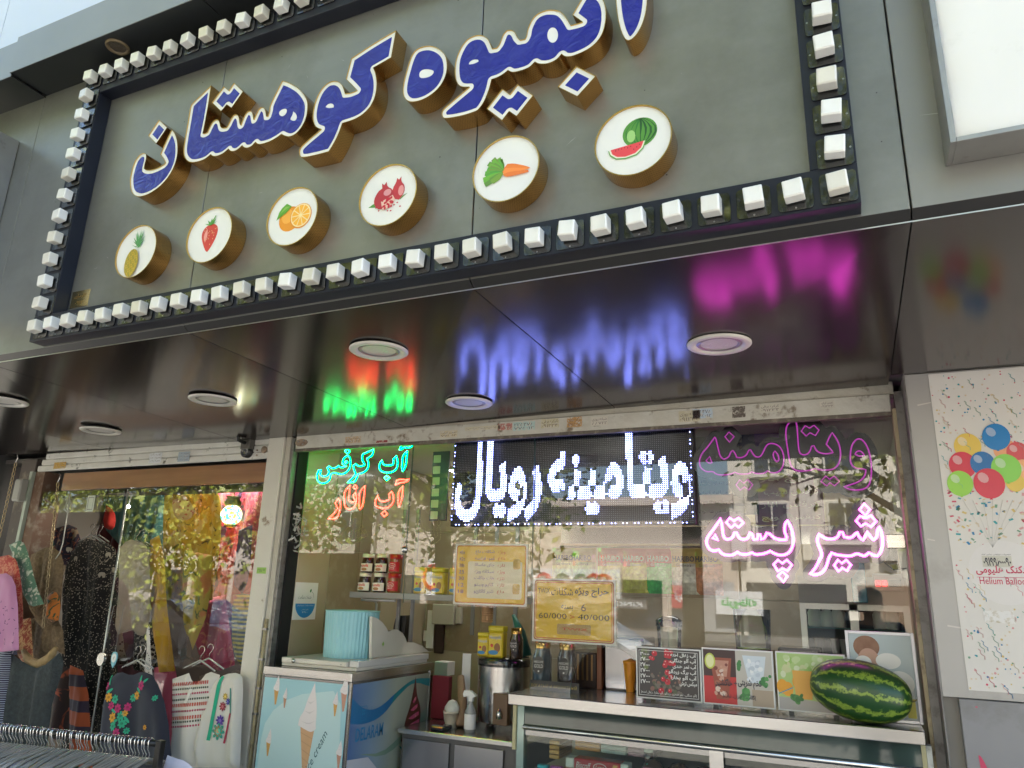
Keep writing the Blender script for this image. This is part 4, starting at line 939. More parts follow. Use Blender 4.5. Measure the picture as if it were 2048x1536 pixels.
# --- menu boards deep in the shop
def board(F, bl, tr, mat, lab, rows, ink, cols=(.05, .95), n=.012, price=None):
    u0, v0, u1, v1 = B2(F, bl, tr); mb = MB().mat(mat).fbox(F, u0, u1, v0, v1, 0, n)
    hh = (v1 - v0) / max(1, len(rows)); mb.mat(ink)
    for k, s in enumerate(rows):
        y = v1 - (k + .78) * hh
        if s: put_text(mb, F, s, u0 + (u1 - u0) * (cols[1] - min(.85, .1 * len(s))), y, u0 + (u1 - u0) * cols[1], y + hh * .55, n + .001, True)
        if price: mb.mat(price); mb.poly(F, [rrect(u0 + (u1 - u0) * .06, y - hh * .08, u0 + (u1 - u0) * .5, y + hh * .6, .004)], n + .001); mb.mat(ink)
    return tag(mb.build('menu_board'), lab, 'menu board', 'menu boards behind the glass')
WH = M('lit white board', (.66, .7, .68), .5); NV = M('navy board', (.035, .045, .12), .4); PU = M('purple board', (.13, .06, .26), .4); GYB = M('grey strip', (.5, .53, .52), .5)
PL = M('plum board', (.14, .04, .14), .4)
F = ypl(2.35)
board(F, (860, 1042), (902, 884), NV, 'navy menu board with grey bars left of the LED display', [''] * 7, WH, price=GYB)
board(F, (1392, 1052), (1462, 846), WH, 'white juice menu board with black lines right of the LED display', ['ذغال اخته انار', 'مخلوط', 'میکس', '', '', 'موز انبه آناناس', 'موز انبه توت فرنگی', 'موز انبه آلبالو', 'موز انبه شاه توت', 'موز آناناس شاه توت', 'آناناس توت'], BLK)
board(F, (1466, 1030), (1508, 848), NV, 'navy menu board with pale price bars behind the purple neon', [''] * 9, WH, price=GYB)
board(F, (1512, 940), (1632, 838), PU, 'bright purple fruit menu board behind the purple neon', ['توت فرنگی', '', 'رنگارنگ', '', ''], PAPER)
board(F, (1512, 1050), (1642, 944), PL, 'plum coloured menu board below the purple one', ['هویج انار', 'کرفس سیب', 'کرفس انار', 'کرفس هویج'], PAPER)
board(F, (1650, 930), (1706, 838), WH, 'pale board with navy bars at the top right corner of the pane', [''] * 5, BLK, price=NV)
F = ypl(2.9)
u0, v0, u1, v1 = B2(F, (760, 1050), (822, 925)); mb = MB().mat(PAPER).fbox(F, u0, u1, v0, v1, 0, .004); mb.mat(M('faded blue print', (.2, .35, .6), .5)).poly(F, [ell((u0 + u1) / 2, v0 + .2, .05, .03)], .005); mb.mat(M('red print', (.6, .05, .03))).fbox(F, u0 + .02, u1 - .02, v1 - .06, v1 - .02, .004, .005); mb.mat(BLK); put_text(mb, F, 'Ideas', u0 + .03, v0 + .12, u1 - .03, v0 + .16, .0055)
tag(mb.build('sheet_calendar'), 'white printed sheet hanging behind the left pane', 'poster')
mb = MB(); c = F.P(*F.un(712, 958)); mb.tube([c + Vector((0, 0, .12)), c + Vector((-.07, 0, -.05))], .003, 5).tube([c + Vector((0, 0, .12)), c + Vector((.07, 0, -.05))], .003, 5); mb.box(c + Vector((-.08, -.03, -.1)), c + Vector((.08, .03, -.05)))
tag(mb.build('wicker_hanger', M('wicker', (.3, .19, .09), .7, bump=.5)), 'small wicker tray hanging behind the red neon', 'basket')
# ================================================================== clothes shop
struct('clothes_shop_wall', MB().box((-7.0, 3.4, 0), (-3.2, 3.45, 2.6)), M('dark shop wall', (.1, .08, .075), .8))
struct('clothes_shop_ceiling', MB().box((-7.0, 1.75, 2.44), (-3.2, 3.39, 2.47)), M('dark ceiling', (.12, .11, .1), .8))
struct('clothes_shop_side_wall', MB().box((-3.205, 1.81, 0), (-3.065, 3.39, 2.6)), M('dark shop wall'))
struct('clothes_shop_floor', MB().box((-7.0, 1.62, 0), (-3.21, 3.39, .012)), M('shop floor'))
st = T('rolled_shutter', (-4.2, 1.66, 2.34), 'three visible dented white shutter slats above the wooden header of the clothes shop', 'shutter')
SLW = M('scratched white shutter', (.72, .71, .67), .45, .1, col2=(.62, .6, .55), ns=9, dirt=(.12, .11, .09), ds=13, dlo=.6, dhi=.68, bump=.25, bs=30)
for k in range(3): MB().fbox(SH, -5.36 + k * .03, -3.2, 2.347 + k * .044, 2.389 + k * .044, -.02, .004 - k * .002, .006).build('slat', SLW, st)
for bl, tr, c in (((298, 927), (326, 905), (.7, .72, .75)), ((356, 924), (382, 903), (.35, .42, .5)), ((108, 938), (134, 924), (.6, .35, .05))):
    u0, v0, u1, v1 = B2(SH, bl, tr); mb = MB().mat(M('sticker %.2f' % c[0], c, .5, dirt=(.5, .5, .48), ds=70)).fbox(SH, u0, u1, v0, v1, .005, .0062); mb.mat(M('sticker print'))
    for q in range(3): put_text(mb, SH, 'تعمیرات ۸۸۷', u0 + .008, v0 + .008 + q * (v1 - v0) / 3.4, u1 - .008, v0 + .02 + q * (v1 - v0) / 3.4, .0066, True)
    mb.build('sticker', None, st)
for p, r_ in (((530, 900), .022), ((516, 901), .005), ((515, 911), .005)): u, v = SH.un(*p); MB().lathe(SH.P(u, v, .0045), [(r_, 0), (r_, .006), (r_ * .4, .009), (.0001, .009)], 16, (SH.U, SH.V, SH.N)).build('shutter_bolt', M('rusty plate'), st)
WOOD = M('varnished walnut board', (.17, .06, .03), .3, coat=.4, col2=(.34, .15, .075), ns=1.6, stretch=(1, 1, 9), amt=.6)
tag(MB().fbox(SH, -5.07, -3.2, 2.203, 2.325, -.03, -.008, .002).build('wood_header', WOOD), 'varnished walnut board across the top of the clothes shop opening', 'board')
tag(MB().box((-5.5, 1.8, 2.19), (-3.21, 1.95, 2.44)).build('shutter_housing', M('dark housing', (.06, .055, .05), .7)), 'dark box behind the walnut board', 'box')
dj = T('door_jamb', (-5.5, 1.75, 0), 'grimy rusted steel jamb and pulley at the left side of the clothes shop', 'door jamb')
MB().box((-5.62, 1.7, 0), (-5.45, 1.9, 2.45), .004).build('jamb_post', M('rusty jamb', (.1, .08, .07), .7, dirt=(.3, .26, .2), ds=7), dj); MB().box((-5.44, 1.66, 0), (-5.41, 1.72, 2.35)).build('pale_rail', M('pale green rail', (.4, .45, .38), .5), dj); MB().box((-5.4, 1.68, 0), (-5.3, 1.84, 2.35)).build('jamb_board', M('worn brown board', (.16, .09, .06), .7, dirt=(.3, .25, .2), ds=12), dj)
MB().box((-5.5, 1.6, 2.13), (-5.42, 1.66, 2.29), .01).build('lock_box', M('grey enamel case', (.35, .34, .31), .5), dj)
# window glass, its metal edge, and the transom
GL2 = glass_mat('shop window glass', 2.0)
F = ypl(1.70); e0, e1 = F.un(257, 975), F.un(203, 1400)
t = T('display_window', (-3.8, 1.7, 0), 'big display window reflecting the leafy plane trees and a parked car', 'window'); MB().poly(F, [[(e1[0] - .02, 0), (-3.2, 0), (-3.2, 2.21), (e0[0], 2.21)]], 0).build('glass_sheet', GL2, t); MB().tube([F.P(e1[0] - .02, 0, 0), F.P(e0[0], 2.2, 0)], .006, 6).build('polished_edge', M('pale glass edge', (.5, .52, .48), .2, .3), t)
u0, v0, u1, v1 = B2(ypl(1.69), (60, 1027), (250, 980)); t = T('transom_glass', ((u0 + u1) / 2, 1.69, v0), 'clear hanging glass strip with a small green bordered notice over the open side', 'window'); F = ypl(1.69)
MB().poly(F, [[(u0, v0), (u1, v0), (u1, 2.2), (u0, 2.2)]], 0).build('glass_sheet', GL2, t); q0, q1 = F.un(171, 1023), F.un(192, 991); mb = MB().mat(M('pale green paper', (.55, .6, .5), .5)).fbox(F, q0[0], q1[0], q0[1], q1[1], .001, .002); mb.mat(M('dark print')); mb.poly(F, [rrect(q0[0] + .012, q0[1] + .012, q1[0] - .012, q1[1] - .012, .001), rrect(q0[0] + .015, q0[1] + .015, q1[0] - .015, q1[1] - .015, .001)], .0025); mb.build('paper_notice', None, t)
# cloth maker
def cloth(name, pts, y, mat, lab, cat='garment', th=.04, folds=28, amp=.03, it=1, grp='clothes hanging in the clothes shop', F=None, seed=0, smo=True, deco=None):
    F = F or ypl(y); o = [F.un(*p) for p in pts]; o = o if area(o) > 0 else o[::-1]
    o = smooth(o, it, sharp=70) if smo else o; r = random.Random(seed + len(lab))
    us = [p[0] for p in o]; vs_ = [p[1] for p in o]; res = max(.017, (max(us) - min(us)) / 26); vt = max(vs_)
    dens = []
    for i in range(len(o)):
        a, b = o[i], o[(i + 1) % len(o)]; n = max(1, int(math.dist(a, b) / res))
        for k in range(n): dens.append((a[0] + (b[0] - a[0]) * k / n, a[1] + (b[1] - a[1]) * k / n))
    def dist(p):
        m_ = 9
        for i in range(len(o)):
            a, b = o[i], o[(i + 1) % len(o)]; dx, dy = b[0] - a[0], b[1] - a[1]; q = dx * dx + dy * dy or 1e-9; t_ = max(0, min(1, ((p[0] - a[0]) * dx + (p[1] - a[1]) * dy) / q)); m_ = min(m_, math.hypot(p[0] - a[0] - t_ * dx, p[1] - a[1] - t_ * dy))
        return m_
    ph = r.uniform(0, 6)
    def h(u, v):
        d = dist((u, v)); e = min(1, d / th) ** .6; f = amp * (math.sin(folds * u + 2.2 * math.sin(3 * (v + ph)) + ph) + .5 * math.sin(folds * 2.3 * u + 5 * v + ph)) * min(1, .25 + (vt - v) * 1.6)
        return th * .7 * e + f * e
    inner = []; v = min(vs_) + res
    while v < vt:
        u = min(us) + res * .7
        while u < max(us):
            if dist((u, v)) > res * .55: inner.append((u + r.uniform(-.15, .15) * res, v + r.uniform(-.15, .15) * res))
            u += res
        v += res
    n = len(dens); res_ = delaunay_2d_cdt([Vector(p) for p in dens + inner], [(i, (i + 1) % n) for i in range(n)], [list(range(n))], 1, 1e-6)
    P2, fs = res_[0], res_[2]; mb = MB(); mb.smooth = True; mb.mat(mat)
    fr_ = [F.P(p.x, p.y, h(p.x, p.y)) for p in P2]; mb.add(fr_, [tuple(f) for f in fs]); mb.add([F.P(p.x, p.y, -.4 * h(p.x, p.y)) for p in P2], [tuple(f)[::-1] for f in fs])
    if deco is None: return tag(mb.build(name, None), lab, cat, grp)
    t = T(name, F.P(sum(us) / len(us), min(vs_)), lab, cat, grp); mb.build('cloth', None, t); d = MB(); deco(d, F, h); d.build('embroidery', None, t)['kind'] = 'stuff'; return t
def onc(d, F, h, col, loop, nm=None, lift=.004):
    d.mat(M(nm or 'thread %.2f %.2f %.2f' % col, col, .75)); c = (sum(p[0] for p in loop) / len(loop), sum(p[1] for p in loop) / len(loop))
    k = len(loop); d.add([F.P(c[0], c[1], h(*c) + lift)] + [F.P(p[0], p[1], h(*p) + lift) for p in loop], [(0, i + 1, (i + 1) % k + 1) for i in range(k)])
def pat(name, a, b, kind='voronoi', sc=30., thr=.45, rough=.85, c3=None, stretch=(1, 1, 1), soft=.03):
    """printed cloth: two colours by a cell, wave or noise pattern"""
    if name in MATS: return MATS[name]
    m = M(name, a, rough, sheen=.2); t = m.node_tree; L = t.links.new; b_ = t.nodes['Principled BSDF']; mp = [n for n in t.nodes if n.type == 'MAPPING'][0]; mp.inputs['Scale'].default_value = stretch
    def ramp(src, lo, hi, x, y_, srcc=None):
        r = t.nodes.new('ShaderNodeMapRange'); r.inputs[1].default_value = lo; r.inputs[2].default_value = hi; L(src, r.inputs[0]); mx = t.nodes.new('ShaderNodeMix'); mx.data_type = 'RGBA'; L(r.outputs[0], mx.inputs[0])
        if srcc: L(srcc, mx.inputs[6])
        else: mx.inputs[6].default_value = (*x, 1)
        mx.inputs[7].default_value = (*y_, 1); return mx.outputs[2]
    if kind == 'voronoi': n = t.nodes.new('ShaderNodeTexVoronoi'); n.inputs['Scale'].default_value = sc; o = n.outputs[0]
    elif kind == 'wave': n = t.nodes.new('ShaderNodeTexWave'); n.bands_direction = 'Z'; n.inputs['Scale'].default_value = sc; n.inputs['Distortion'].default_value = 1.; o = n.outputs[1]
    else: n = t.nodes.new('ShaderNodeTexNoise'); n.inputs['Scale'].default_value = sc; n.inputs['Detail'].default_value = 3; n.inputs['Distortion'].default_value = 1.5; o = n.outputs[0]
    L(mp.outputs[0], n.inputs[0]); c = ramp(o, thr - soft, thr + soft, a, b)
    if c3: n2 = t.nodes.new('ShaderNodeTexNoise'); n2.inputs['Scale'].default_value = sc * .45; L(mp.outputs[0], n2.inputs[0]); c = ramp(n2.outputs[0], .56, .6, a, c3, c)
    L(c, b_.inputs['Base Color']); return m
def hook(x, y, z, w_=.2, col=None, n=1):
    """hanger: wire hook and clear shoulders"""
    t = T('clothes_hanger', (x, y, z), 'hanger', 'hanger', 'hangers in the clothes shop')
    return t
HG = M('hanger wire', (.55, .53, .5), .25, .9); HP = M('clear plastic hanger', (.5, .5, .47), .15, alpha=.75, coat=.8)
def hanger(F, px, py, w_, lab, tilt=0., mat=HP):
    u, v = F.un(px, py); t = T('clothes_hanger', F.P(u, v), lab, 'hanger', 'hangers in the clothes shop')
    MB().tube([F.P(u + .022 * math.cos(a), v + .022 * math.sin(a), .0) for a in [3.3 - i * .42 for i in range(10)]] + [F.P(u, v - .03, 0), F.P(u, v - .055, 0)], .0024, 5).build('hook', HG, t)
    MB().tube([F.P(u - w_, v - .055 - w_ * .42 - tilt * .05, 0), F.P(u - w_ * .5, v - .06 - w_ * .16, .0), F.P(u, v - .055, 0), F.P(u + w_ * .5, v - .06 - w_ * .16, 0), F.P(u + w_, v - .055 - w_ * .42 + tilt * .05, 0)], .005, 6).build('shoulder_bar', mat, t)
TEAL = M('teal curtain', (.02, .12, .13), .8, sheen=.3); MAR = M('dark maroon cloth', (.09, .015, .02), .85, sheen=.3); RED2 = M('bright red cloth', (.5, .03, .02), .8); INK = M('dark navy cloth', (.015, .017, .035), .8, sheen=.2)
cloth('back_garment', [(205, 975), (330, 975), (325, 1100), (215, 1090)], 2.7, TEAL, 'teal pleated fabric hanging at the back behind the silver lamp', folds=60, amp=.02, th=.03)
cloth('back_garment', [(120, 975), (245, 975), (250, 1060), (235, 1130), (125, 1130), (110, 1060)], 2.75, MAR, 'dark maroon clothes hanging deep behind the notice', folds=30)
cloth('back_garment', [(40, 985), (125, 975), (130, 1120), (50, 1120)], 2.7, M('dusk violet cloth', (.05, .03, .07), .85), 'dusky violet clothes deep in the shop at the left', folds=34)
cloth('red_blouse', [(212, 1010), (230, 1022), (232, 1050), (222, 1062), (205, 1052)], 2.4, RED2, 'bright red top under the teal fabric', folds=30)
cloth('back_garment', [(200, 1280), (300, 1250), (330, 1536), (180, 1536)], 2.75, M('dark plum cloth', (.06, .02, .03), .9), 'dark plum cloth low at the back of the shop')
MUST = pat('mustard printed cloth', (.6, .36, .02), (.12, .06, .01), 'noise', 22, .62, c3=(.7, .5, .15)); 
cloth('mustard_dress', [(330, 975), (430, 972), (445, 1010), (440, 1100), (425, 1200), (360, 1210), (330, 1190), (325, 1060)], 2.3, MUST, 'mustard dress with black line drawings in the display window', folds=18)
cloth('yellow_scarf', [(300, 1080), (318, 1070), (330, 1120), (332, 1200), (345, 1300), (350, 1342), (318, 1345), (305, 1250), (297, 1160)], 2.05, M('plain yellow cloth', (.72, .4, .02), .8, sheen=.3), 'plain bright yellow scarf hanging beside the cream tunic', folds=30, amp=.01)
cloth('red_print_shawl', [(345, 1000), (372, 992), (385, 1010), (392, 1022), (380, 1040), (350, 1040)], 2.12, pat('red flower print', (.6, .12, .05), (.8, .5, .2), 'voronoi', 40, .3), 'small red flowered shawl over the mustard dress', folds=20)
cloth('magenta_dress', [(425, 975), (535, 972), (530, 1060), (500, 1200), (430, 1330), (400, 1330), (425, 1180), (440, 1060)], 2.5, pat('magenta print', (.36, .02, .09), (.5, .1, .2), 'noise', 18, .6, c3=(.06, .02, .1)), 'magenta dress at the right of the display window', folds=22)
cloth('purple_scarf', [(478, 1060), (505, 1050), (500, 1150), (485, 1190), (468, 1170)], 2.2, M('deep purple cloth', (.06, .02, .14), .8), 'deep purple scarf near the post', folds=30)
cloth('patterned_trousers', [(466, 1190), (492, 1185), (512, 1200), (505, 1300), (498, 1335), (475, 1330), (462, 1260)], 2.1, pat('green yellow ethnic print', (.1, .13, .1), (.6, .5, .08), 'wave', 12, .55, c3=(.3, .05, .1)), 'green and yellow striped ethnic trousers beside the post', folds=24)
cloth('pink_cloth', [(400, 1200), (450, 1190), (470, 1330), (430, 1345), (395, 1320)], 2.35, pat('raspberry print', (.5, .05, .14), (.65, .2, .2), 'noise', 20, .6), 'raspberry pink cloth in the middle of the display window')
cloth('pink_cloth', [(308, 1335), (350, 1330), (360, 1400), (352, 1536), (330, 1536), (312, 1400)], 2.1, M('candy pink cloth', (.6, .12, .24), .8), 'candy pink cloth between the navy and the striped blouse')
ELE = pat('black and cream elephant print', (.46, .38, .3), (.012, .01, .01), 'voronoi', 70, .27, soft=.06)
def bands(d, F, h):
    cx_, _ = F.un(185, 1100)
    for py, w_, c in ((1108, 52, (.4, .33, .27)), (1132, 60, (.25, .2, .17)), (1152, 64, (.45, .38, .3))):
        a = [F.un(187 + w_ * q, py + 30 * (1 - q * q) - 8 * q) for q in [(-1 + 2 * i / 14) for i in range(15)]]
        for i in range(14): onc(d, F, h, c, [a[i], (a[i][0] + .012, a[i][1] - .003), (a[i + 1][0] - .003, a[i + 1][1] + .007)], lift=.005)
    for px, py in ((160, 1118), (185, 1140), (213, 1150), (145, 1100), (232, 1140), (222, 1110)):
        u, v = F.un(px, py); s = .021; onc(d, F, h, (.5, .43, .35), [(u + x * s, v + y * s) for x, y in ((-1, .1), (-.8, .7), (-.2, .9), (.5, .8), (.9, .3), (.9, -.9), (.6, -.9), (.5, -.2), (-.1, -.2), (-.2, -.9), (-.5, -.9), (-.5, .0), (-.8, -.6))], lift=.006)
cloth('elephant_kaftan', [(165, 1075), (195, 1082), (225, 1088), (240, 1120), (237, 1200), (232, 1290), (240, 1400), (230, 1536), (120, 1536), (130, 1400), (122, 1290), (128, 1190), (140, 1110)], 2.0, ELE, 'long black kaftan printed with cream elephants hanging inside the open side', folds=22, amp=.028, deco=bands)
CRM = M('crinkled cream cotton', (.5, .41, .33), .85, sheen=.3, bump=.8, bs=30, col2=(.56, .48, .4), ns=6)
cloth('cream_tunic', [(238, 1100), (255, 1078), (280, 1082), (298, 1095), (300, 1180), (298, 1262), (280, 1275), (262, 1255), (236, 1270), (233, 1230), (240, 1160)], 1.98, CRM, 'crinkled cream tunic right of the elephant kaftan', folds=36, amp=.014)
PIS = pat('pistachio paisley print', (.33, .42, .3), (.1, .2, .13), 'voronoi', 60, .22, c3=(.5, .52, .42))
cloth('paisley_shirt', [(18, 1090), (45, 1078), (58, 1110), (72, 1170), (88, 1208), (60, 1215), (48, 1190), (30, 1120)], 1.42, PIS, 'pistachio green paisley shirt hanging at the far left', folds=20, amp=.008, th=.02)
cloth('coral_blouse', [(-10, 1115), (28, 1108), (42, 1150), (48, 1250), (40, 1262), (15, 1200), (-10, 1200)], 1.36, pat('coral lace print', (.42, .05, .04), (.55, .2, .12), 'noise', 40, .5), 'coral red lace blouse behind the pink one at the left edge', folds=20, amp=.008, th=.02)
def sprigs(d, F, h):
    r = random.Random(2)
    for _ in range(26):
        u, v = F.un(r.uniform(2, 34), r.uniform(1190, 1290)); a = r.uniform(0, 3)
        onc(d, F, h, (.08, .04, .12), ell(u, v, .008, .0022, 8, a), lift=.003)
cloth('pink_blouse', [(-10, 1150), (20, 1145), (35, 1180), (38, 1300), (-10, 1305)], 1.3, M('orchid pink cloth', (.5, .22, .4), .8, sheen=.2), 'orchid pink blouse with dark sprigs at the left picture edge', folds=26, amp=.016, th=.03, deco=sprigs)
BRW = M('brown shaggy net', (.14, .09, .05), .9, col2=(.3, .21, .12), ns=60, bump=1., bs=60)
cloth('net_bag', [(62, 1110), (100, 1090), (128, 1110), (125, 1170), (120, 1235), (90, 1260), (64, 1230), (58, 1160)], 1.62, BRW, 'bundle of brown net and fringed bags hanging on the inner chain', folds=60, amp=.02)
cloth('orange_scarf', [(95, 1190), (110, 1180), (122, 1200), (118, 1240), (98, 1245), (90, 1215)], 1.55, pat('orange and green cloth', (.5, .15, .02), (.04, .07, .03), 'noise', 16, .52), 'orange and green scarf knotted below the net bags', folds=30)
WV = M('woven straw', (.42, .3, .15), .8, col2=(.3, .2, .09), ns=40, bump=.8, bs=60)
mb = MB(); pts = [ypl(1.45).P(*ypl(1.45).un(*p)) for p in ((46, 1300), (60, 1325), (78, 1330), (98, 1318), (112, 1295))]; mb.tube(pts, [.012, .03, .034, .03, .014], 10); tag(mb.build('straw_collar', WV), 'curved woven straw bag rim above the charcoal dress', 'bag')
cloth('charcoal_dress', [(20, 1305), (55, 1330), (80, 1338), (120, 1305), (130, 1330), (105, 1400), (100, 1450), (85, 1536), (0, 1536), (5, 1400)], 1.4, M('charcoal lace', (.02, .025, .028), .85, col2=(.04, .05, .055), ns=40, bump=.6), 'charcoal black dress hanging left above the clothes rail', folds=24, amp=.024)
cloth('striped_garment', [(-10, 1305), (22, 1302), (24, 1440), (32, 1450), (20, 1536), (-10, 1536)], 1.38, pat('indigo stripe', (.02, .02, .05), (.35, .37, .45), 'wave', 26, .75), 'indigo clothes with pale stripes at the lower left edge', folds=10)
cloth('rust_scarf', [(120, 1330), (150, 1340), (165, 1400), (160, 1470), (110, 1480), (108, 1400)], 1.8, pat('rust and black cloth', (.04, .02, .02), (.4, .08, .03), 'noise', 7, .55), 'black and rust scarves behind the clothes rail', folds=20)
GRNT, PKT, ORT = (.03, .36, .22), (.42, .02, .14), (.65, .32, .03)
def flowers(d, F, h):
    def fl(px, py, s, c, n=7):
        u, v = F.un(px, py)
        for k in range(n): a = k * 6.283 / n; onc(d, F, h, c, ell(u + s * .62 * math.cos(a), v + s * .62 * math.sin(a), s * .42, s * .28, 7, a), lift=.004)
        onc(d, F, h, tuple(q * .6 for q in c), ell(u, v, s * .3, n=7), lift=.0065)
    for px, py, s, c in ((224, 1370, .026, PKT), (292, 1370, .028, PKT), (230, 1393, .026, ORT), (281, 1390, .024, ORT), (242, 1397, .026, GRNT), (273, 1395, .022, GRNT), (235, 1410, .024, PKT), (248, 1415, .026, PKT), (264, 1413, .024, PKT), (238, 1433, .028, ORT), (260, 1425, .018, ORT), (254, 1430, .026, GRNT), (240, 1450, .026, GRNT), (256, 1445, .026, GRNT), (247, 1463, .026, PKT), (262, 1460, .018, GRNT), (300, 1453, .014, ORT), (318, 1395, .016, GRNT)): fl(px, py, s, c)
    for px, py, a in ((226, 1357, 1.2), (232, 1380, .6), (290, 1358, 1.9), (286, 1380, 2.5), (244, 1440, .4), (262, 1438, 2.4), (240, 1420, 2.8), (230, 1362, 2.2), (298, 1362, .8)): u, v = F.un(px, py); onc(d, F, h, GRNT, ell(u, v, .024, .008, 8, a), lift=.004)
cloth('navy_blouse', [(220, 1358), (240, 1342), (262, 1352), (285, 1342), (310, 1352), (335, 1420), (345, 1536), (198, 1536), (205, 1430)], 1.5, INK, 'navy blouse embroidered with green, pink and orange flowers', folds=16, amp=.02, th=.045, deco=flowers)
STR = pat('red striped weave', (.68, .64, .58), (.55, .06, .09), 'wave', 9.5, .6, c3=(.7, .66, .6), stretch=(1, 1, 1), soft=.08)
def strp(d, F, h):
    for py, c in ((1366, (.55, .12, .1)), (1376, (.08, .1, .07)), (1386, (.5, .04, .12)), (1397, (.08, .1, .07)), (1408, (.6, .12, .08)), (1420, (.45, .03, .1)), (1433, (.6, .12, .08)), (1441, (.08, .1, .07)), (1450, (.5, .04, .12))):
        for i in range(19):
            a = F.un(350 + i * 4.1, py + (i - 9) * -.35); w_ = .0045; g_ = .009 if c[0] > .5 else .005
            onc(d, F, h, c, [(a[0] - w_, a[1] - g_), (a[0] + w_, a[1] - g_), (a[0] + w_, a[1] + g_), (a[0] - w_, a[1] + g_)], lift=.003)
    a = F.un(380, 1405); b = F.un(390, 1376); onc(d, F, h, (.75, .73, .68), [(a[0] - .01, a[1]), (a[0] + .018, a[1] + .002), (b[0] + .02, b[1]), (b[0] - .006, b[1])], lift=.007)
OWC = M('off white cotton', (.68, .65, .6), .85, sheen=.2)
cloth('striped_blouse', [(345, 1358), (378, 1346), (385, 1365), (398, 1366), (416, 1342), (440, 1350), (428, 1420), (418, 1536), (343, 1536)], 1.6, OWC, 'off white blouse with red and pink woven stripes behind the glass', folds=18, amp=.016, th=.035, deco=strp)
def emb(d, F, h):
    def st(a, b, w_, c):
        p, q = F.un(*a), F.un(*b); L_ = 14
        for i in range(L_):
            x0, z0 = p[0] + (q[0] - p[0]) * i / L_, p[1] + (q[1] - p[1]) * i / L_; x1, z1 = p[0] + (q[0] - p[0]) * (i + 1) / L_, p[1] + (q[1] - p[1]) * (i + 1) / L_
            onc(d, F, h, c, [(x0 - w_, z0), (x0 + w_, z0), (x1 + w_, z1), (x1 - w_, z1)][::-1], lift=.004)
    st((449, 1352), (421, 1480), .014, (.02, .4, .24)); st((470, 1375), (470, 1425), .005, (.02, .25, .2)); st((470, 1425), (452, 1486), .008, (.4, .03, .08))
    for px, py, s, c in ((458, 1392, .02, (.5, .35, .05)), (452, 1412, .026, (.3, .04, .06)), (446, 1440, .03, (.1, .04, .3)), (464, 1402, .02, (.05, .05, .3)), (442, 1462, .045, (.05, .35, .25)), (442, 1461, .03, (.5, .15, .05)), (442, 1460, .018, (.3, .3, .05))):
        u, v = F.un(px, py)
        for k in range(8): a = k * .785; onc(d, F, h, c, ell(u + s * .55 * math.cos(a), v + s * .55 * math.sin(a), s * .45, s * .22, 7, a), lift=.0045)
        onc(d, F, h, tuple(min(1, q * 1.4 + .1) for q in c), ell(u, v, s * .35, n=8), lift=.006)
cloth('embroidered_tunic', [(428, 1364), (450, 1348), (478, 1345), (487, 1360), (484, 1440), (480, 1536), (395, 1536), (390, 1480), (412, 1400)], 1.585, OWC, 'white tunic with a green band and coloured folk embroidery beside the post', folds=17, amp=.018, th=.035, deco=emb)
cloth('spotted_scarf', [(292, 1260), (299, 1250), (302, 1320), (305, 1350), (292, 1352), (288, 1335), (294, 1300)], 1.62, pat('white cloth with black dots', (.04, .04, .04), (.62, .58, .54), 'voronoi', 70, .22), 'thin white scarf with black dots left of the yellow scarf', folds=20, th=.015, amp=.004)
cloth('white_shirt', [(335, 1510), (350, 1516), (372, 1522), (395, 1545), (400, 1600), (320, 1600), (325, 1540)], .8, M('pale lilac cotton', (.55, .56, .72), .8), 'pale lilac shirt at the bottom edge right of the rail', folds=10, th=.02, amp=.006)
for k, (pts_, y_, m_, lb) in enumerate((
 ([(60, 1240), (90, 1225), (125, 1245), (130, 1310), (110, 1300), (80, 1325), (58, 1310)], 1.7, BRW, 'lower brown fringed net hanging under the first bundle'),
 ([(100, 1060), (150, 1045), (165, 1090), (130, 1130), (120, 1200), (98, 1190)], 2.2, pat('dark floral cloth', (.03, .02, .04), (.35, .1, .05), 'noise', 24, .58, c3=(.4, .3, .2)), 'dark floral blouse left of the elephant kaftan'),
 ([(55, 1045), (95, 1035), (110, 1090), (60, 1110)], 1.9, pat('teal blotch cloth', (.02, .08, .1), (.3, .12, .05), 'noise', 14, .55), 'teal and brown caps stacked near the inner chain'),
 ([(225, 1170), (240, 1160), (246, 1290), (258, 1330), (222, 1330)], 2.15, pat('brown white print', (.1, .04, .03), (.5, .42, .36), 'voronoi', 45, .3), 'brown printed dress half hidden behind the cream tunic'),
 ([(270, 1255), (310, 1240), (318, 1330), (300, 1345), (268, 1340)], 2.2, pat('black white dots', (.015, .012, .012), (.5, .45, .4), 'voronoi', 60, .62), 'black dress with pale dots below the cream tunic'),
 ([(0, 1200), (20, 1195), (35, 1310), (-10, 1310)], 1.55, pat('dark blue print', (.03, .03, .07), (.3, .25, .3), 'noise', 30, .6), 'dark blue printed dress behind the orchid blouse'),
 ([(40, 1240), (62, 1235), (68, 1340), (38, 1330)], 1.6, pat('brick print', (.25, .05, .03), (.45, .25, .12), 'noise', 36, .5), 'brick red patterned dress above the straw rim'),
 ([(140, 1330), (175, 1345), (185, 1536), (138, 1536)], 1.7, pat('orange strip cloth', (.5, .1, .03), (.05, .03, .05), 'wave', 2.2, .55), 'orange and black long scarves behind the rail'),
 ([(370, 1100), (425, 1110), (420, 1215), (385, 1300), (362, 1215)], 2.15, pat('green leaf cloth', (.5, .38, .05), (.05, .12, .03), 'noise', 12, .58, c3=(.55, .2, .05)), 'mustard and green leafy skirt low in the display window'))):
    cloth('hanging_garment', pts_, y_, m_, lb, folds=34, amp=.02)
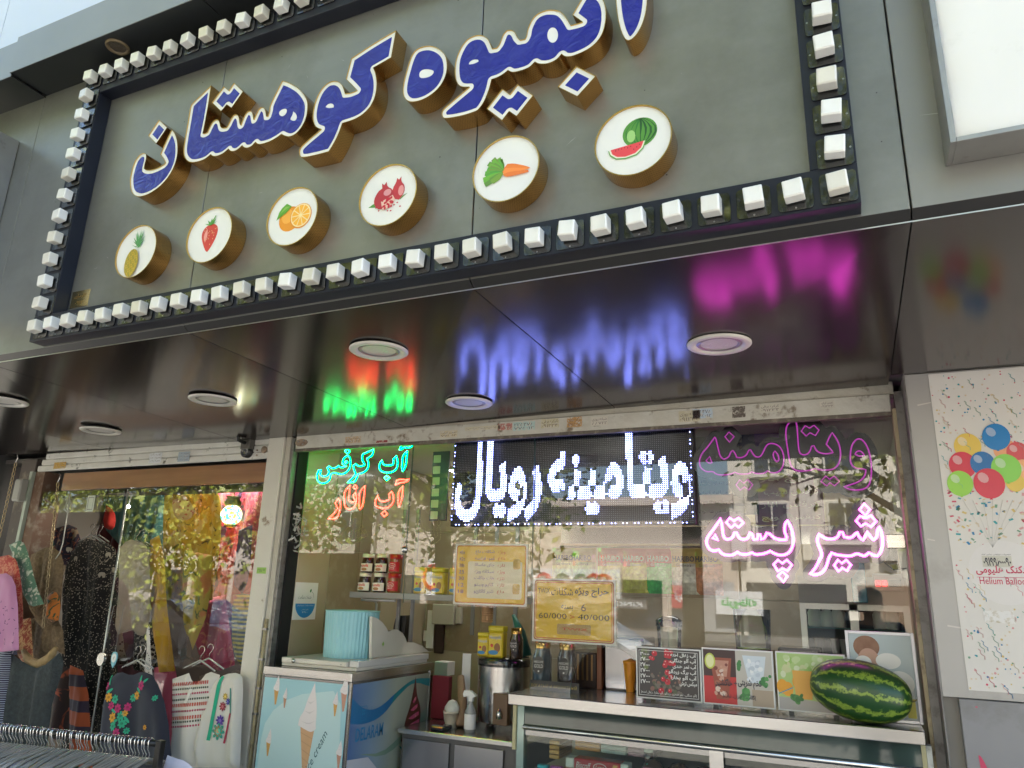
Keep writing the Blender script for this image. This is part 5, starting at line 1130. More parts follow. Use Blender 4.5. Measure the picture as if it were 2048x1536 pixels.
for px, py, y, w_, lab in ((185, 1054, 2.0, .12, 'left of three hanger hooks over the elephant kaftan'), (193, 1056, 2.02, .12, 'middle hanger hook over the elephant kaftan'), (201, 1055, 2.04, .12, 'right hanger hook over the elephant kaftan'), (275, 1064, 1.98, .09, 'left hanger over the cream tunic'), (284, 1066, 2.0, .09, 'middle hanger over the cream tunic'), (293, 1068, 2.02, .09, 'right hanger over the cream tunic'), (277, 1300, 1.5, .11, 'clear hanger of the navy blouse'), (286, 1298, 1.54, .11, 'second clear hanger behind the navy blouse'), (404, 1300, 1.6, .12, 'clear hanger of the striped blouse'), (421, 1296, 1.61, .12, 'clear hanger of the folk embroidered tunic')):
    hanger(ypl(y), px, py, w_, lab)
u, v = ypl(1.45).un(206, 1058)
# --- mosaic lantern, lit
u, v = ypl(2.0).un(463, 1030); LR = .068
lt_ = T('mosaic_lantern', (u, 2.0, v - LR), 'glowing turquoise and yellow mosaic globe lantern in the display window', 'lamp')
gm = emat('lit mosaic glass', (1., .8, .35), 4.); t_ = gm.node_tree; vv = t_.nodes.new('ShaderNodeTexVoronoi'); vv.inputs['Scale'].default_value = 60; tcn = t_.nodes.new('ShaderNodeTexCoord'); t_.links.new(tcn.outputs['Object'], vv.inputs[0]); sp_ = t_.nodes.new('ShaderNodeSeparateColor'); t_.links.new(vv.outputs[1], sp_.inputs[0]); rr_ = t_.nodes.new('ShaderNodeValToRGB'); rr_.color_ramp.interpolation = 'CONSTANT'
for p_, c in ((.0, (.02, .5, .4, 1)), (.45, (1., .55, .03, 1)), (.75, (1, .9, .5, 1))):
    if p_ == 0: rr_.color_ramp.elements[0].color = c
    else: e_ = rr_.color_ramp.elements.new(p_); e_.color = c
rr_.color_ramp.elements[-1].color = (1, .8, .4, 1); t_.links.new(sp_.outputs[0], rr_.inputs[0]); t_.links.new(rr_.outputs[0], t_.nodes['Principled BSDF'].inputs['Emission Color']); t_.nodes['Principled BSDF'].inputs['Emission Strength'].default_value = .75
MB().sphere((u, 2.0, v), LR, LR, LR, 24, 14).build('glass_globe', gm, lt_); MB().sphere((u - .01, 2.0 - LR * .55, v + .004), .03, .035, .03, 14, 8).build('bright_bulb', emat('bare bulb glow', (1., .9, .6), 9.), lt_)
MB().lathe((u, 2.0, v - LR - .012), [(.03, 0), (.045, .014), (.03, .02)], 18).build('brass_base', GOLDP, lt_); MB().lathe((u, 2.0, v + LR * .9), [(.05, 0), (.056, .02), (.04, .05), (.05, .06)], 18).build('green_collar', M('green mosaic collar', (.1, .25, .1), .4, col2=(.5, .4, .1), ns=50), lt_); MB().tube([(u, 2.0, v + LR + .05), (u, 2.0, 2.44)], .003, 5).build('cord', BLK, lt_)
u, v = ypl(2.0).un(257, 1013); t = T('spot_bulb', (u, 2.0, v), 'small shining silver bulb before the teal fabric', 'lamp'); MB().sphere((u, 2.0, v), .011, n=10, m=6).build('glass_globe', emat('spot bulb', (1, .98, .9), 9.), t); MB().tube([(u, 2.0, v + .011), (u + .02, 2.0, v + .16)], .004, 5).build('cord', M('grey cord', (.3, .3, .3)), t)
mb = MB().mat(emat('string light', (1, .9, .7), 3.))
for k in range(8): q = ypl(2.4).un(236 + k * 5.4, 985 + k * .8); mb.sphere((q[0], 2.4, q[1]), .0045, n=6, m=4)
o = tag(mb.build('string_lights'), 'row of tiny lit string lights over the teal fabric', 'string lights'); o['kind'] = 'stuff'
# --- two chains
def chain(p0, p1, lab, y0, y1):
    a = ypl(y0).P(*ypl(y0).un(*p0)); b = ypl(y1).P(*ypl(y1).un(*p1)); t = T('hanging_chain', a, lab, 'chain', 'chains that hold clothes'); n = int((b - a).length / .03); d = (b - a) / n; dn = d.normalized(); s = dn.orthogonal().normalized(); CH = M('brassy chain', (.42, .33, .2), .35, .9)
    if n > 290: n = 290
    for k in range(n):
        c = a + d * (k + .5); x = (Matrix.Rotation(R(90) * (k % 2) + .5, 3, dn) @ s); L_ = []
        for q in range(12): th = 6.283 * q / 12; L_.append(c + dn * (.0195 * math.cos(th)) + x * (.009 * math.sin(th)))
        MB().tube(L_, .0026, 4, closed=True).build('chain_link', CH, t)
    MB().tube([a + Vector((0, 0, .06)), a + Vector((.01, 0, .03)), a], .004, 5).build('hook', STEEL, t)
chain((32, 925), (-2, 1075), 'brass coloured chain hanging from the soffit at the left edge', 1.35, 1.35); chain((116, 965), (86, 1255), 'brass coloured chain in front of the open side holding net bags', 1.5, 1.5)
mb = MB(); F = ypl(1.6); mb.tube([F.P(*F.un(*p)) for p in ((140, 985), (138, 1010), (133, 1040), (126, 1085), (120, 1105), (110, 1120))], .004, 5); mb.tube([F.P(*F.un(*p)) for p in ((140, 988), (128, 1020), (136, 1025), (145, 1018), (138, 990))], .0035, 5); tag(mb.build('white_cable', M('dirty white cable', (.5, .48, .43), .5)), 'dirty white cable looped over the transom', 'cable')
for k, (px, y, lab, m_) in enumerate(((206, 1.44, 'round silver tape case hanging on a cord', STEEL), (229, 1.45, 'light blue oval shop tag beside the silver case', M('light blue tag', (.2, .5, .62), .4)))):
    F = ypl(y); u, v = F.un(px, 1318); t = T('hanging_tag', (u, y, v - .03), lab, 'tag'); MB().prism(F, [ell(u, v, .03 if k == 0 else .026, .036, 20) if k == 0 else smooth([(u - .026, v + .01), (u - .02, v + .034), (u, v + .042), (u + .02, v + .034), (u + .026, v + .01), (u + .02, v - .02), (u, v - .05), (u - .02, v - .02)], 2)], 0, .018 if k == 0 else .005).build('disc', m_, t)
    if k: mb = MB().mat(PAPER).poly(F, [ell(u, v + .006, .019, .025, 18)], .006); mb.mat(M('blue print')).poly(F, [ell(u, v + .006, .005, .011, 10, -.5)], .0065); mb.build('tag_print', None, t)
    MB().tube([F.P(u, v + .036, .004), F.P(u + (.02 if k == 0 else .01), v + .3, .004)], .0015, 4).build('cord', M('grey cord'), t)
# --- clothes rail in the foreground with its many hangers
ra_ = Vector((-3.62, .57, .95)); rb_ = Vector((-2.74, .71, .95)); dr = (rb_ - ra_).normalized(); nr = Vector((dr.y, -dr.x, 0))
t = T('clothes_rail', rb_, 'black clothes rail in the lower left corner crowded with clear hangers', 'clothes rail'); RB2 = M('black rail steel', (.03, .028, .026), .35, .5)
MB().tube([ra_ - dr * .3, rb_ + dr * .03], .013, 10).build('rail_tube', RB2, t); MB().box(rb_ + dr * .03 + Vector((-.015, -.015, -.95)), rb_ + dr * .03 + Vector((.015, .015, .014)), .003).build('rail_post', RB2, t)
hb_ = None; r = random.Random(5); hm = MB(); hm.tube([Vector((.0, 0.018 * math.cos(a), .018 * math.sin(a))) for a in [-.5 + i * .45 for i in range(8)]] + [Vector((0, -.012, -.022)), Vector((0, .004, -.045)), Vector((0, .0, -.062))], .0022, 5)
h0 = hm.build('hook', M('chrome hook', (.7, .7, .7), .15, 1), None, (0, 0, 0)); h_me = h0.data; bpy.data.objects.remove(h0)
bm2 = MB(); bm2.tube([Vector((0, -.2, -.13)), Vector((0, -.1, -.09)), Vector((0, 0, -.062)), Vector((0, .1, -.09)), Vector((0, .2, -.13))], [.004, .007, .008, .007, .004], 6); b0 = bm2.build('shoulder_bar', M('smoky clear hanger', (.3, .29, .27), .15, alpha=.8, coat=.6), None, (0, 0, 0)); b_me = b0.data; bpy.data.objects.remove(b0)
N_ = 52
for k in range(N_):
    f = (k + .5) / N_; p = ra_.lerp(rb_, f - .01) + dr * r.uniform(-.004, .004)
    e = bpy.data.objects.new('clothes_hanger', None); COL.objects.link(e); e.location = p; e.empty_display_size = .02; e.rotation_euler = (0, r.uniform(-.06, .06), math.atan2(dr.y, dr.x) + r.uniform(-.25, .25) - .15)
    tag(e, 'clear plastic hanger with a chrome hook on the crowded black rail', 'hanger', 'clear hangers crowded on the black rail')
    for nm, me in (('hook', h_me), ('shoulder_bar', b_me)): c = bpy.data.objects.new(nm, me); COL.objects.link(c); c.parent = e
cols = [('white', (.6, .6, .58)), ('black', (.02, .02, .02)), ('lilac', (.4, .4, .6)), ('yellow', (.65, .45, .05)), ('mint', (.3, .55, .4)), ('dark green', (.015, .09, .05)), ('dark green', (.02, .1, .055)), ('yellow', (.6, .45, .05)), ('lime', (.4, .5, .1)), ('blush pink', (.55, .42, .4)), ('white', (.62, .6, .6))]
for k, (nm, c) in enumerate(cols):
    f0 = k / len(cols); p = ra_.lerp(rb_, f0 + .04); mb = MB(); mb.smooth = True; v_ = []; W_ = .2; TH = .03
    for j in range(7):
        for i in range(9): a = i / 8 - .5; drop = .115 + abs(a) * .13 + j * .07; v_.append(p + nr * (a * 2 * W_) + Vector((0, 0, -drop)) + dr * (.008 * math.sin(i * 1.3 + j) + (.02 if True else 0)))
    n0 = len(v_); v_ += [q + dr * TH for q in v_]
    fs = [(j * 9 + i, j * 9 + i + 1, (j + 1) * 9 + i + 1, (j + 1) * 9 + i) for j in range(6) for i in range(8)]; fs += [tuple(q + n0 for q in f)[::-1] for f in fs]; fs += [(i, n0 + i, n0 + i + 1, i + 1) for i in range(8)]
    mb.add(v_, fs); tag(mb.build('hung_shirt', M('shirt %.2f %.2f %.2f' % c, c, .85)), '%s shirt hung on the black rail, %s from the left' % (nm, ['first', 'second', 'third', 'fourth', 'fifth', 'sixth', 'seventh', 'eighth', 'ninth', 'tenth', 'last'][k]), 'shirt', 'shirts on the black rail')
t = T('ceiling_lamp', (-4.3, 2.5, 2.43), 'lit ceiling lamp inside the clothes shop', 'ceiling light'); MB().box((-4.7, 2.4, 2.425), (-3.9, 2.6, 2.438)).build('diffuser', emat('warm lit diffuser', (1., .9, .76), 10.), t)
# ================================================================== juice shop: counter, machine, goods
GLS = glass_mat('case glass', 1.4, (.9, .96, .94))
def boxm(a, b, m, ch=0.): return MB().mat(m).box(a, b, ch)
LIDW = M('white plastic lid', (.75, .74, .7), .35)
# --- counter with refrigerated case
ct = T('display_counter', (-.65, 1.55, 0), 'long stainless steel topped glass display counter at the lower right', 'counter')
MB().box((-1.49, 1.53, 1.116), (.182, 2.3, 1.163), .003).build('steel_top', STEEL, ct)
MB().box((-1.47, 1.545, .93), (-1.455, 1.58, 1.115)).build('corner_post', M('yellowed edge', (.4, .36, .2), .5), ct)
MB().box((-1.44, 1.56, 1.036), (.165, 1.566, 1.114)).build('upper_glass', M('dark glass fascia', (.012, .02, .02), .04, coat=0, spec=.6, col2=(.05, .08, .07), ns=2.6, amt=.4), ct)
MB().box((-1.453, 1.556, .0), (-1.42, 1.6, 1.115)).build('glass_post', M('green tinted post', (.22, .3, .27), .12, .2, coat=.6), ct)
MB().tube([(-1.42, 1.552, 1.026), (.165, 1.552, 1.026)], .011, 8).build('chrome_rail', STEEL, ct)
MB().box((-1.42, 1.567, .992), (.165, 1.59, 1.012)).build('lower_rail', STEELD, ct)
MB().box((.165, 1.55, 0), (.18, 1.6, 1.115)).build('corner_post', M('yellowed edge'), ct)
MB().box((.181, 1.55, 0), (.199, 1.6, 1.113)).build('white_strip', M('grimy white strip', (.5, .5, .46), .5, dirt=(.15, .13, .1), ds=12), ct)
MB().box((-1.42, 1.57, .5), (.165, 1.575, .991)).build('front_glass', GLS, ct)
MB().box((-.6, 1.548, .93), (-.545, 1.558, 1.03)).build('hinge_clip', STEEL, ct)
MB().box((-1.41, 1.6, .815), (.165, 2.28, .83)).build('shelf', M('case shelf', (.3, .3, .28), .3), ct)
MB().box((-1.42, 2.281, 0), (.165, 2.3, 1.1)).build('back_panel', M('dark case back', (.03, .035, .03), .5), ct)
MB().box((-1.41, 1.6, 0), (.165, 2.28, .5)).build('case_base', STEELD, ct)
# goods in the case
def good(name, a, b, col, lab, text=None, tcol=(.85, .85, .85), cat='sweets', fa=False, ch=.003, grp='sweets in the display counter'):
    mb = MB().mat(M('pack %.2f %.2f %.2f' % col, col, .35, coat=.3)).box(a, b, ch)
    if text: F = ypl(min(a[1], b[1])); x0, x1 = sorted((a[0], b[0])); z0, z1 = sorted((a[2], b[2])); mb.mat(M('pack print %.2f %.2f %.2f' % tcol, tcol, .4)); put_text(mb, F, text, x0 + (x1 - x0) * .15, z0 + (z1 - z0) * .25, x1 - (x1 - x0) * .15, z0 + (z1 - z0) * .75, .0008, fa)
    return tag(mb.build(name), lab, cat, grp)
gy = 1.70
for k, (nm, col) in enumerate((('orange', (.62, .3, .07)), ('pale blue', (.42, .5, .47)), ('dusty pink', (.4, .24, .3)))):
    x = -1.245 + k * .125
    for j in range(3): good('chocolate_bar', (x, gy + .05, .885 + j * .017), (x + .118, gy + .2, .900 + j * .017), col, '%s chocolate bar, %s of its stack in the display counter' % (nm, ['bottom', 'middle', 'top'][j]), cat='chocolate bar')
for k in range(4): good('chocolate_bar', (-1.36 , gy + .02, .84 + k * .02), (-1.31, gy + .2, .857 + k * .02), (.55, .3, .08), '%s orange bar of the small pile at the left end of the case' % ['lowest', 'second', 'third', 'uppermost'][k], cat='chocolate bar')
t = T('biscuit_box', (-1.08, 1.66, .83), 'red biscuit box with white ends lying slanted in the display counter', 'biscuit box')
RB = M('red biscuit carton', (.42, .02, .03), .35, coat=.3)
MB().box((-1.2, 1.61, .825), (-.99, 1.68, .878), .004).build('carton', RB, t); MB().box((-1.24, 1.612, .827), (-1.2005, 1.678, .876), .004).build('white_end', LIDW, t); MB().box((-.9895, 1.612, .827), (-.955, 1.678, .876), .004).build('white_end', LIDW, t)
mb = MB().mat(PAPER); F = ypl(1.61); put_text(mb, F, 'Biscoff', -1.19, .84, -1.12, .865, .001, it=.3); mb.poly(F, [ell(-1.08, .852, .03, .016), ell(-1.08, .852, .027, .0135)], .001); put_text(mb, F, 'Lotus', -1.1, .845, -1.06, .859, .001, it=.3); mb.mat(M('biscuit print', (.65, .35, .1))); mb.poly(F, [[(-1.03, .84), (-1.01, .84), (-1.0, .868), (-1.02, .868)]], .001); mb.build('carton_print', None, t)
good('chocolate_tray', (-1.38, 1.585, .80), (-.97, 1.61, .822), (.05, .035, .03), 'dark display tray of assorted foil chocolates in front of the red box', cat='tray')
for k, c in enumerate(((.02, .4, .5), (.4, .08, .4), (.55, .2, .05), (.5, .03, .05), (.1, .3, .1), (.5, .4, .05))):
    nm = ['turquoise', 'violet', 'orange', 'red', 'green', 'yellow'][k]
    good('wrapped_chocolate', (-1.36 + k * .062, 1.576, .823), (-1.31 + k * .062, 1.606, .84), c, '%s foil chocolate in the dark tray at the left of the case' % nm, cat='chocolate')
for k in range(9):
    x = -.86 + k * .11
    t = T('snack_bag', (x, 1.66, .80), '%s brown snack bag with a striped pink label in the case, counted from the left' % ['first', 'second', 'third', 'fourth', 'fifth', 'sixth', 'seventh', 'eighth', 'ninth'][k], 'snack bag', 'brown snack bags in the display counter')
    mb = MB(); mb.sphere((x, 1.67, .845), .055, .05, .055, 10, 6); mb.build('bag', M('brown clear bag', (.09, .05, .03), .2, coat=.6, bump=.6, bs=30), t)
    mb = MB().mat(M('label stripe', (.45, .12, .2), .5)).box((x - .03, 1.612, .84), (x + .03, 1.616, .875)); mb.mat(PAPER)
    for q in range(3): mb.box((x - .028, 1.610, .845 + q * .01), (x + .028, 1.6115, .849 + q * .01))
    mb.build('label', None, t)
t = T('jam_jar', (-.9, 1.75, .86), 'tiny dark jar with a white lid beside the chocolate stacks', 'jar'); MB().lathe((-.9, 1.75, .86), [(.02, 0), (.022, .01), (.022, .045), (.018, .05)], 14).build('glass_body', M('dark jam', (.03, .01, .015), .1, coat=1), t); MB().lathe((-.9, 1.75, .911), [(.021, 0), (.021, .018), (.001, .018)], 14).build('lid', LIDW, t)
good('sweet_box', (-.93, 1.6, .80), (-.87, 1.63, .86), (.5, .35, .03), 'yellow sweet packet below the tiny jar', cat='sweets'); good('sweet_box', (-.885, 1.64, .862), (-.85, 1.66, .885), (.05, .4, .3), 'turquoise sweet packet on the yellow one', cat='sweets')
for o in list(COL.objects):
    if o.parent is None and (o.get('group') in ('sweets in the display counter', 'brown snack bags in the display counter') or o.name in ('biscuit_box', 'jam_jar')): o.location.z += .036
# --- three menu light boards on the counter
def mboard(bl, br, tr, lab, draw, y=1.665):
    F0 = ypl(y); a, b, c = F0.un(*bl), F0.un(*br), F0.un(*tr); u0, v0, u1, v1 = a[0], 1.166, b[0], c[1]
    t = T('menu_stand', ((u0 + u1) / 2, y, 1.163), lab, 'menu board', 'low menu boards on the counter')
    MB().fbox(F0, u0, u1, v0 + .01, v1, -.014, 0, .002).build('acrylic_frame', M('white acrylic frame', (.7, .7, .68), .3), t)
    mb = MB()
    for q in (u0 + .04, u1 - .06): MB().fbox(F0, q, q + .02, v0 - .003, v0 + .0095, -.012, -.002).build('foot', M('dark foot', (.05, .05, .05), .5), t)
    mb = MB(); draw(mb, F0, u0 + .006, v0 + .016, u1 - .006, v1 - .006); mb.build('print', None, t)
r4 = random.Random(4)
def rnd(mb, F, n, u0, v0, u1, v1, r0, r1, cols, n0):
    for _ in range(n):
        c = r4.choice(cols); mb.mat(M('print %.2f %.2f %.2f' % c, c, .35)); rr = r4.uniform(r0, r1); mb.poly(F, [ell(r4.uniform(u0 + rr, u1 - rr), r4.uniform(v0 + rr, v1 - rr), rr, rr * r4.uniform(.6, 1), 9, r4.uniform(0, 3))], n0 + r4.uniform(0, .0003))
WT = M('white lettering', (.8, .8, .78), .4)
def d1(mb, F, u0, v0, u1, v1):
    W_, H_ = u1 - u0, v1 - v0; mb.mat(M('dark cherry print', (.035, .03, .03), .3)).poly(F, [[(u0, v0), (u1, v0), (u1, v1), (u0, v1)]], .0004)
    rnd(mb, F, 60, u0 + W_ * .2, v0, u0 + W_ * .75, v0 + H_ * .55, .004, .012, [(.14, .12, .1), (.08, .09, .05), (.2, .1, .08)], .0008)
    rnd(mb, F, 14, u0 + W_ * .05, v0 + H_ * .55, u0 + W_ * .22, v1, .006, .014, [(.12, .16, .05), (.1, .1, .07)], .0008)
    for k in range(18):
        cu, cv2 = u0 + W_ * r4.uniform(.22, .62), v0 + H_ * r4.uniform(.12, .95) if k > 7 else v0 + H_ * r4.uniform(.62, .95); rr = r4.uniform(.008, .013)
        mb.mat(M('cherry red', (.42, .015, .03), .25)).poly(F, [ell(cu, cv2, rr, rr, 12)], .0013 + k * .00002); mb.mat(M('cherry light', (.75, .3, .3), .25)).poly(F, [ell(cu - rr * .3, cv2 + rr * .35, rr * .25, rr * .25, 7)], .0018)
    mb.mat(WT)
    for a, b in (((u0 + .008, v0 + .008), (u1 - .008, v0 + .0095)), ((u0 + .008, v1 - .0095), (u1 - .008, v1 - .008)), ((u0 + .008, v0 + .008), (u0 + .0095, v1 - .008)), ((u1 - .0095, v0 + .008), (u1 - .008, v1 - .008))): mb.poly(F, [[a, (b[0], a[1]), b, (a[0], b[1])]], .002)
    for k, (s, p) in enumerate((('آب زغال اخته', '۳۰۰۰۰'), ('آب آلو جنگلی', '۲۷۰۰۰'), ('آب تمر هندی', '۲۷۰۰۰'), ('آب برگ زردآلو', '۲۷۰۰۰'), ('آب آلو بخارا', '۲۷۰۰۰'), ('میکس ترش', '۲۷۰۰۰'))):
        y = v1 - .032 - k * (H_ - .05) / 6.6; put_text(mb, F, s, u1 - .012 - .0095 * len(s), y, u1 - .014, y + .021, .0024, True, .02); put_text(mb, F, p, u0 + .014, y, u0 + .056, y + .018, .0024, bold=.02)
    put_text(mb, F, '(آلو جنگلی، تمر هندی، زردآلو، آلو بخارا، زغال اخته)', u0 + .016, v0 + .014, u1 - .016, v0 + .028, .0024, True)
def d2(mb, F, u0, v0, u1, v1):
    W_, H_ = u1 - u0, v1 - v0; q = lambda a, b: (u0 + W_ * a, v0 + H_ * b)
    mb.mat(M('dark bar print', (.06, .03, .03))).poly(F, [[q(0, 0), q(.48, 0), q(.48, 1), q(0, 1)]], .0004); mb.mat(M('print red ground', (.5, .04, .04))).poly(F, [[q(0, 0), q(.48, 0), q(.48, .5), q(0, .5)]], .0007)
    mb.mat(M('pale wood print', (.5, .47, .42))).poly(F, [[q(.48, 0), q(1, 0), q(1, 1), q(.48, 1)]], .0004); mb.mat(M('wood board print', (.4, .32, .24))).poly(F, [[q(.7, 0), q(1, 0), q(1, .3), q(.7, .3)]], .0007)
    mb.mat(M('cola print', (.3, .08, .05))).poly(F, [[q(.1, .85), q(.18, .08), q(.36, .08), q(.42, .85)]], .001); mb.mat(M('cola light print', (.5, .25, .18))).poly(F, [[q(.14, .8), q(.2, .5), q(.34, .5), q(.38, .8)]], .0013)
    rnd(mb, F, 24, *q(.14, .12), *q(.38, .8), .005, .012, [(.55, .3, .22), (.2, .05, .04), (.4, .14, .08), (.65, .5, .42)], .0015)
    mb.mat(M('lime print', (.55, .6, .1))).poly(F, [ell(*q(.1, .78), W_ * .08, H_ * .15, 16)], .0018); mb.mat(M('lime light print', (.75, .75, .4))).poly(F, [ell(*q(.1, .78), W_ * .06, H_ * .12, 16)], .002)
    mb.mat(M('clear glass print', (.6, .66, .72))).poly(F, [[q(.58, .92), q(.66, .42), q(.86, .42), q(.92, .92)]], .001)
    rnd(mb, F, 24, *q(.62, .45), *q(.88, .92), .005, .012, [(.7, .74, .8), (.5, .56, .64), (.78, .8, .82)], .0013)
    rnd(mb, F, 14, *q(.5, .05), *q(.7, .35), .006, .014, [(.04, .2, .05), (.08, .3, .08)], .0015); rnd(mb, F, 12, *q(.8, .3), *q(1., .6), .006, .014, [(.04, .2, .05), (.08, .3, .08)], .0015); rnd(mb, F, 6, *q(.48, .6), *q(.58, .9), .006, .012, [(.04, .2, .05)], .0015)
    mb.mat(M('dark print')); put_text(mb, F, 'تخم شربتی', *q(.5, .3), *q(.84, .48), .0024, True, .03); put_text(mb, F, '+', *q(.44, .35), *q(.49, .43), .0024); put_text(mb, F, 'خاکشیر', *q(.17, .3), *q(.42, .46), .0024, True, .03); put_text(mb, F, '(گلاب، زعفران، نبات)', *q(.27, .1), *q(.75, .2), .0024, True, .02)
def d3(mb, F, u0, v0, u1, v1):
    W_, H_ = u1 - u0, v1 - v0; q = lambda a, b: (u0 + W_ * a, v0 + H_ * b)
    mb.mat(M('fresh green print', (.4, .55, .2))).poly(F, [[q(0, 0), q(1, 0), q(1, 1), q(0, 1)]], .0004); rnd(mb, F, 40, *q(0, .5), *q(1, 1), .008, .02, [(.3, .5, .12), (.5, .62, .3), (.62, .68, .45), (.55, .58, .3)], .0008)
    mb.mat(M('grey cloth print', (.4, .38, .36))).poly(F, [[q(0, 0), q(.8, 0), q(.8, .16), q(0, .22)]], .0008); mb.mat(M('orange print', (.75, .35, .03)))
    for a, b in ((.06, .4), (.14, .36), (.3, .5), (.42, .45)): mb.poly(F, [ell(*q(a, b), .022, .028, 14)], .0013 + a * .0003)
    mb.mat(M('orange juice print', (.75, .4, .08))).poly(F, [[q(.22, .7), q(.26, .2), q(.5, .2), q(.54, .7)]], .0016); mb.mat(M('straw print', (.05, .3, .4))).poly(F, [[q(0, .26), q(.22, .38), q(.22, .4), q(0, .28)]], .0019)
    rnd(mb, F, 14, *q(.14, .08), *q(.4, .3), .008, .014, [(.03, .15, .03), (.06, .22, .05)], .002)
mboard((1273, 1396), (1405, 1408), (1405, 1300), 'cherry print price board with six juice prices, left of three on the counter', d1)
mboard((1407, 1408), (1552, 1419), (1552, 1303), 'menu board printed with a cola glass and an ice glass, middle of three', d2)
mboard((1557, 1419), (1700, 1432), (1690, 1310), 'green and orange juice menu board half hidden by the watermelon', d3)
# --- framed coconut picture
F = Frame((0, 1.70, 0), (1, 0, 0)); a, b = F.un(1702, 1420), F.un(1815, 1266); t = T('framed_picture', ((a[0] + b[0]) / 2, 1.70, 1.163), 'silver framed picture of a coconut standing behind the watermelon', 'picture')
u0, u1, v0, v1 = a[0] + .002, .19, 1.164, b[1]
mb = MB()
for q in ((u0, u0 + .012, v0, v1), (u1 - .012, u1, v0, v1), (u0 + .0125, u1 - .0125, v0, v0 + .012), (u0 + .0125, u1 - .0125, v1 - .012, v1)): mb.fbox(F, q[0], q[1], q[2], q[3], -.012, .004, .001)
mb.build('frame', M('silver frame', (.55, .56, .6), .35, .6), t)
mb = MB().mat(M('pale blue print', (.45, .52, .54))).fbox(F, u0 + .0125, u1 - .0125, v0 + .0125, v1 - .0125, -.006, 0)
mb.mat(M('coconut shell print', (.2, .09, .05), .5, col2=(.3, .16, .1), ns=30)).poly(F, [ell(u0 + .075, v1 - .06, .048, .043)], .0006); mb.mat(M('coconut neck print', (.5, .3, .22))).poly(F, [ell(u0 + .08, v1 - .115, .04, .05)], .0009)
mb.mat(PAPER).poly(F, [ell(u0 + .06, v1 - .12, .03, .026)], .0013); mb.poly(F, [ell(u0 + .15, v1 - .11, .045, .03)], .0013); mb.poly(F, [ell(u0 + .185, v1 - .19, .05, .045)], .0016) if u1 - u0 > .25 else None
mb.mat(M('milk print', (.62, .65, .66))).poly(F, [rrect(u0 + .11, v0 + .03, u1 - .02, v0 + .14, .02)], .001); mb.mat(M('yellow note', (.6, .55, .1))).poly(F, [rrect(u1 - .05, v0 + .02, u1 - .02, v0 + .09, .002)], .0018); mb.build('picture_print', None, t)
# --- watermelon
F = ypl(1.61); cu, cw = F.un(1717, 1378); mel = MB(); mel.smooth = True
tilt = R(-8); X = Vector((math.cos(tilt), -.05, math.sin(tilt))).normalized(); Z = Vector((-math.sin(tilt), 0, math.cos(tilt))); Yx = X.cross(Z).normalized()
lz = 1.163 + .0005; cc = Vector((cu + .004, 1.615, cw))
prof = []
for i in range(33):
    t_ = math.pi * i / 32; prof.append((max(.0005, .113 * math.sin(t_) ** .84), -.181 * math.cos(t_)))
mel.lathe(cc, prof, 40, (Z, Yx, X))
low = min(p[2] for p in mel.v); mel.v = [(p[0], p[1], p[2] + lz - low) for p in mel.v]
mm = M('watermelon rind', (.018, .075, .012), .34, coat=.12); t_ = mm.node_tree; b_ = t_.nodes['Principled BSDF']; L = t_.links.new
tc = t_.nodes.new('ShaderNodeTexCoord'); vs = t_.nodes.new('ShaderNodeSeparateXYZ')
mpn = t_.nodes.new('ShaderNodeMapping'); mpn.inputs['Rotation'].default_value = (0, tilt, 0); mpn.inputs['Location'].default_value = (0, 0, -.11); L(tc.outputs['Object'], mpn.inputs[0])
nz = t_.nodes.new('ShaderNodeTexNoise'); nz.inputs['Scale'].default_value = 32; nz.inputs['Detail'].default_value = 8; nz.inputs['Roughness'].default_value = .7; L(tc.outputs['Object'], nz.inputs[0])
L(mpn.outputs[0], vs.inputs[0])
at = t_.nodes.new('ShaderNodeMath'); at.operation = 'ARCTAN2'; L(vs.outputs[2], at.inputs[0]); L(vs.outputs[1], at.inputs[1])
ma = t_.nodes.new('ShaderNodeMath'); ma.operation = 'MULTIPLY_ADD'; ma.inputs[1].default_value = .95; L(nz.outputs[0], ma.inputs[0]); L(at.outputs[0], ma.inputs[2])
mu = t_.nodes.new('ShaderNodeMath'); mu.operation = 'MULTIPLY'; mu.inputs[1].default_value = 11; L(ma.outputs[0], mu.inputs[0]); sn = t_.nodes.new('ShaderNodeMath'); sn.operation = 'SINE'; L(mu.outputs[0], sn.inputs[0])
n3 = t_.nodes.new('ShaderNodeTexNoise'); n3.inputs['Scale'].default_value = 120; n3.inputs['Detail'].default_value = 4; L(tc.outputs['Object'], n3.inputs[0]); ad = t_.nodes.new('ShaderNodeMath'); ad.operation = 'MULTIPLY_ADD'; ad.inputs[1].default_value = 1.6; L(n3.outputs[0], ad.inputs[0]); L(sn.outputs[0], ad.inputs[2])
rp_ = t_.nodes.new('ShaderNodeValToRGB'); rp_.color_ramp.elements[0].position = .0; rp_.color_ramp.elements[1].position = 1.
mr = t_.nodes.new('ShaderNodeMapRange'); mr.inputs[1].default_value = 1.15; mr.inputs[2].default_value = 1.75; L(ad.outputs[0], mr.inputs[0]); L(mr.outputs[0], rp_.inputs[0])
rp_.color_ramp.elements[0].color = (.014, .06, .012, 1); rp_.color_ramp.elements[1].color = (.22, .32, .04, 1); L(rp_.outputs[0], b_.inputs['Base Color'])
wm = tag(mel.build('watermelon', mm), 'whole striped green watermelon lying at the right end of the counter', 'watermelon')
MB().tube([cc + X * .178 + Vector((0, 0, lz - low)), cc + X * .19 + Vector((0, .0, .004 + lz - low)), cc + X * .196 + Vector((0, -.006, .012 + lz - low))], [.004, .003, .002], 6).build('stem', M('dry stem', (.25, .2, .08), .8), wm)
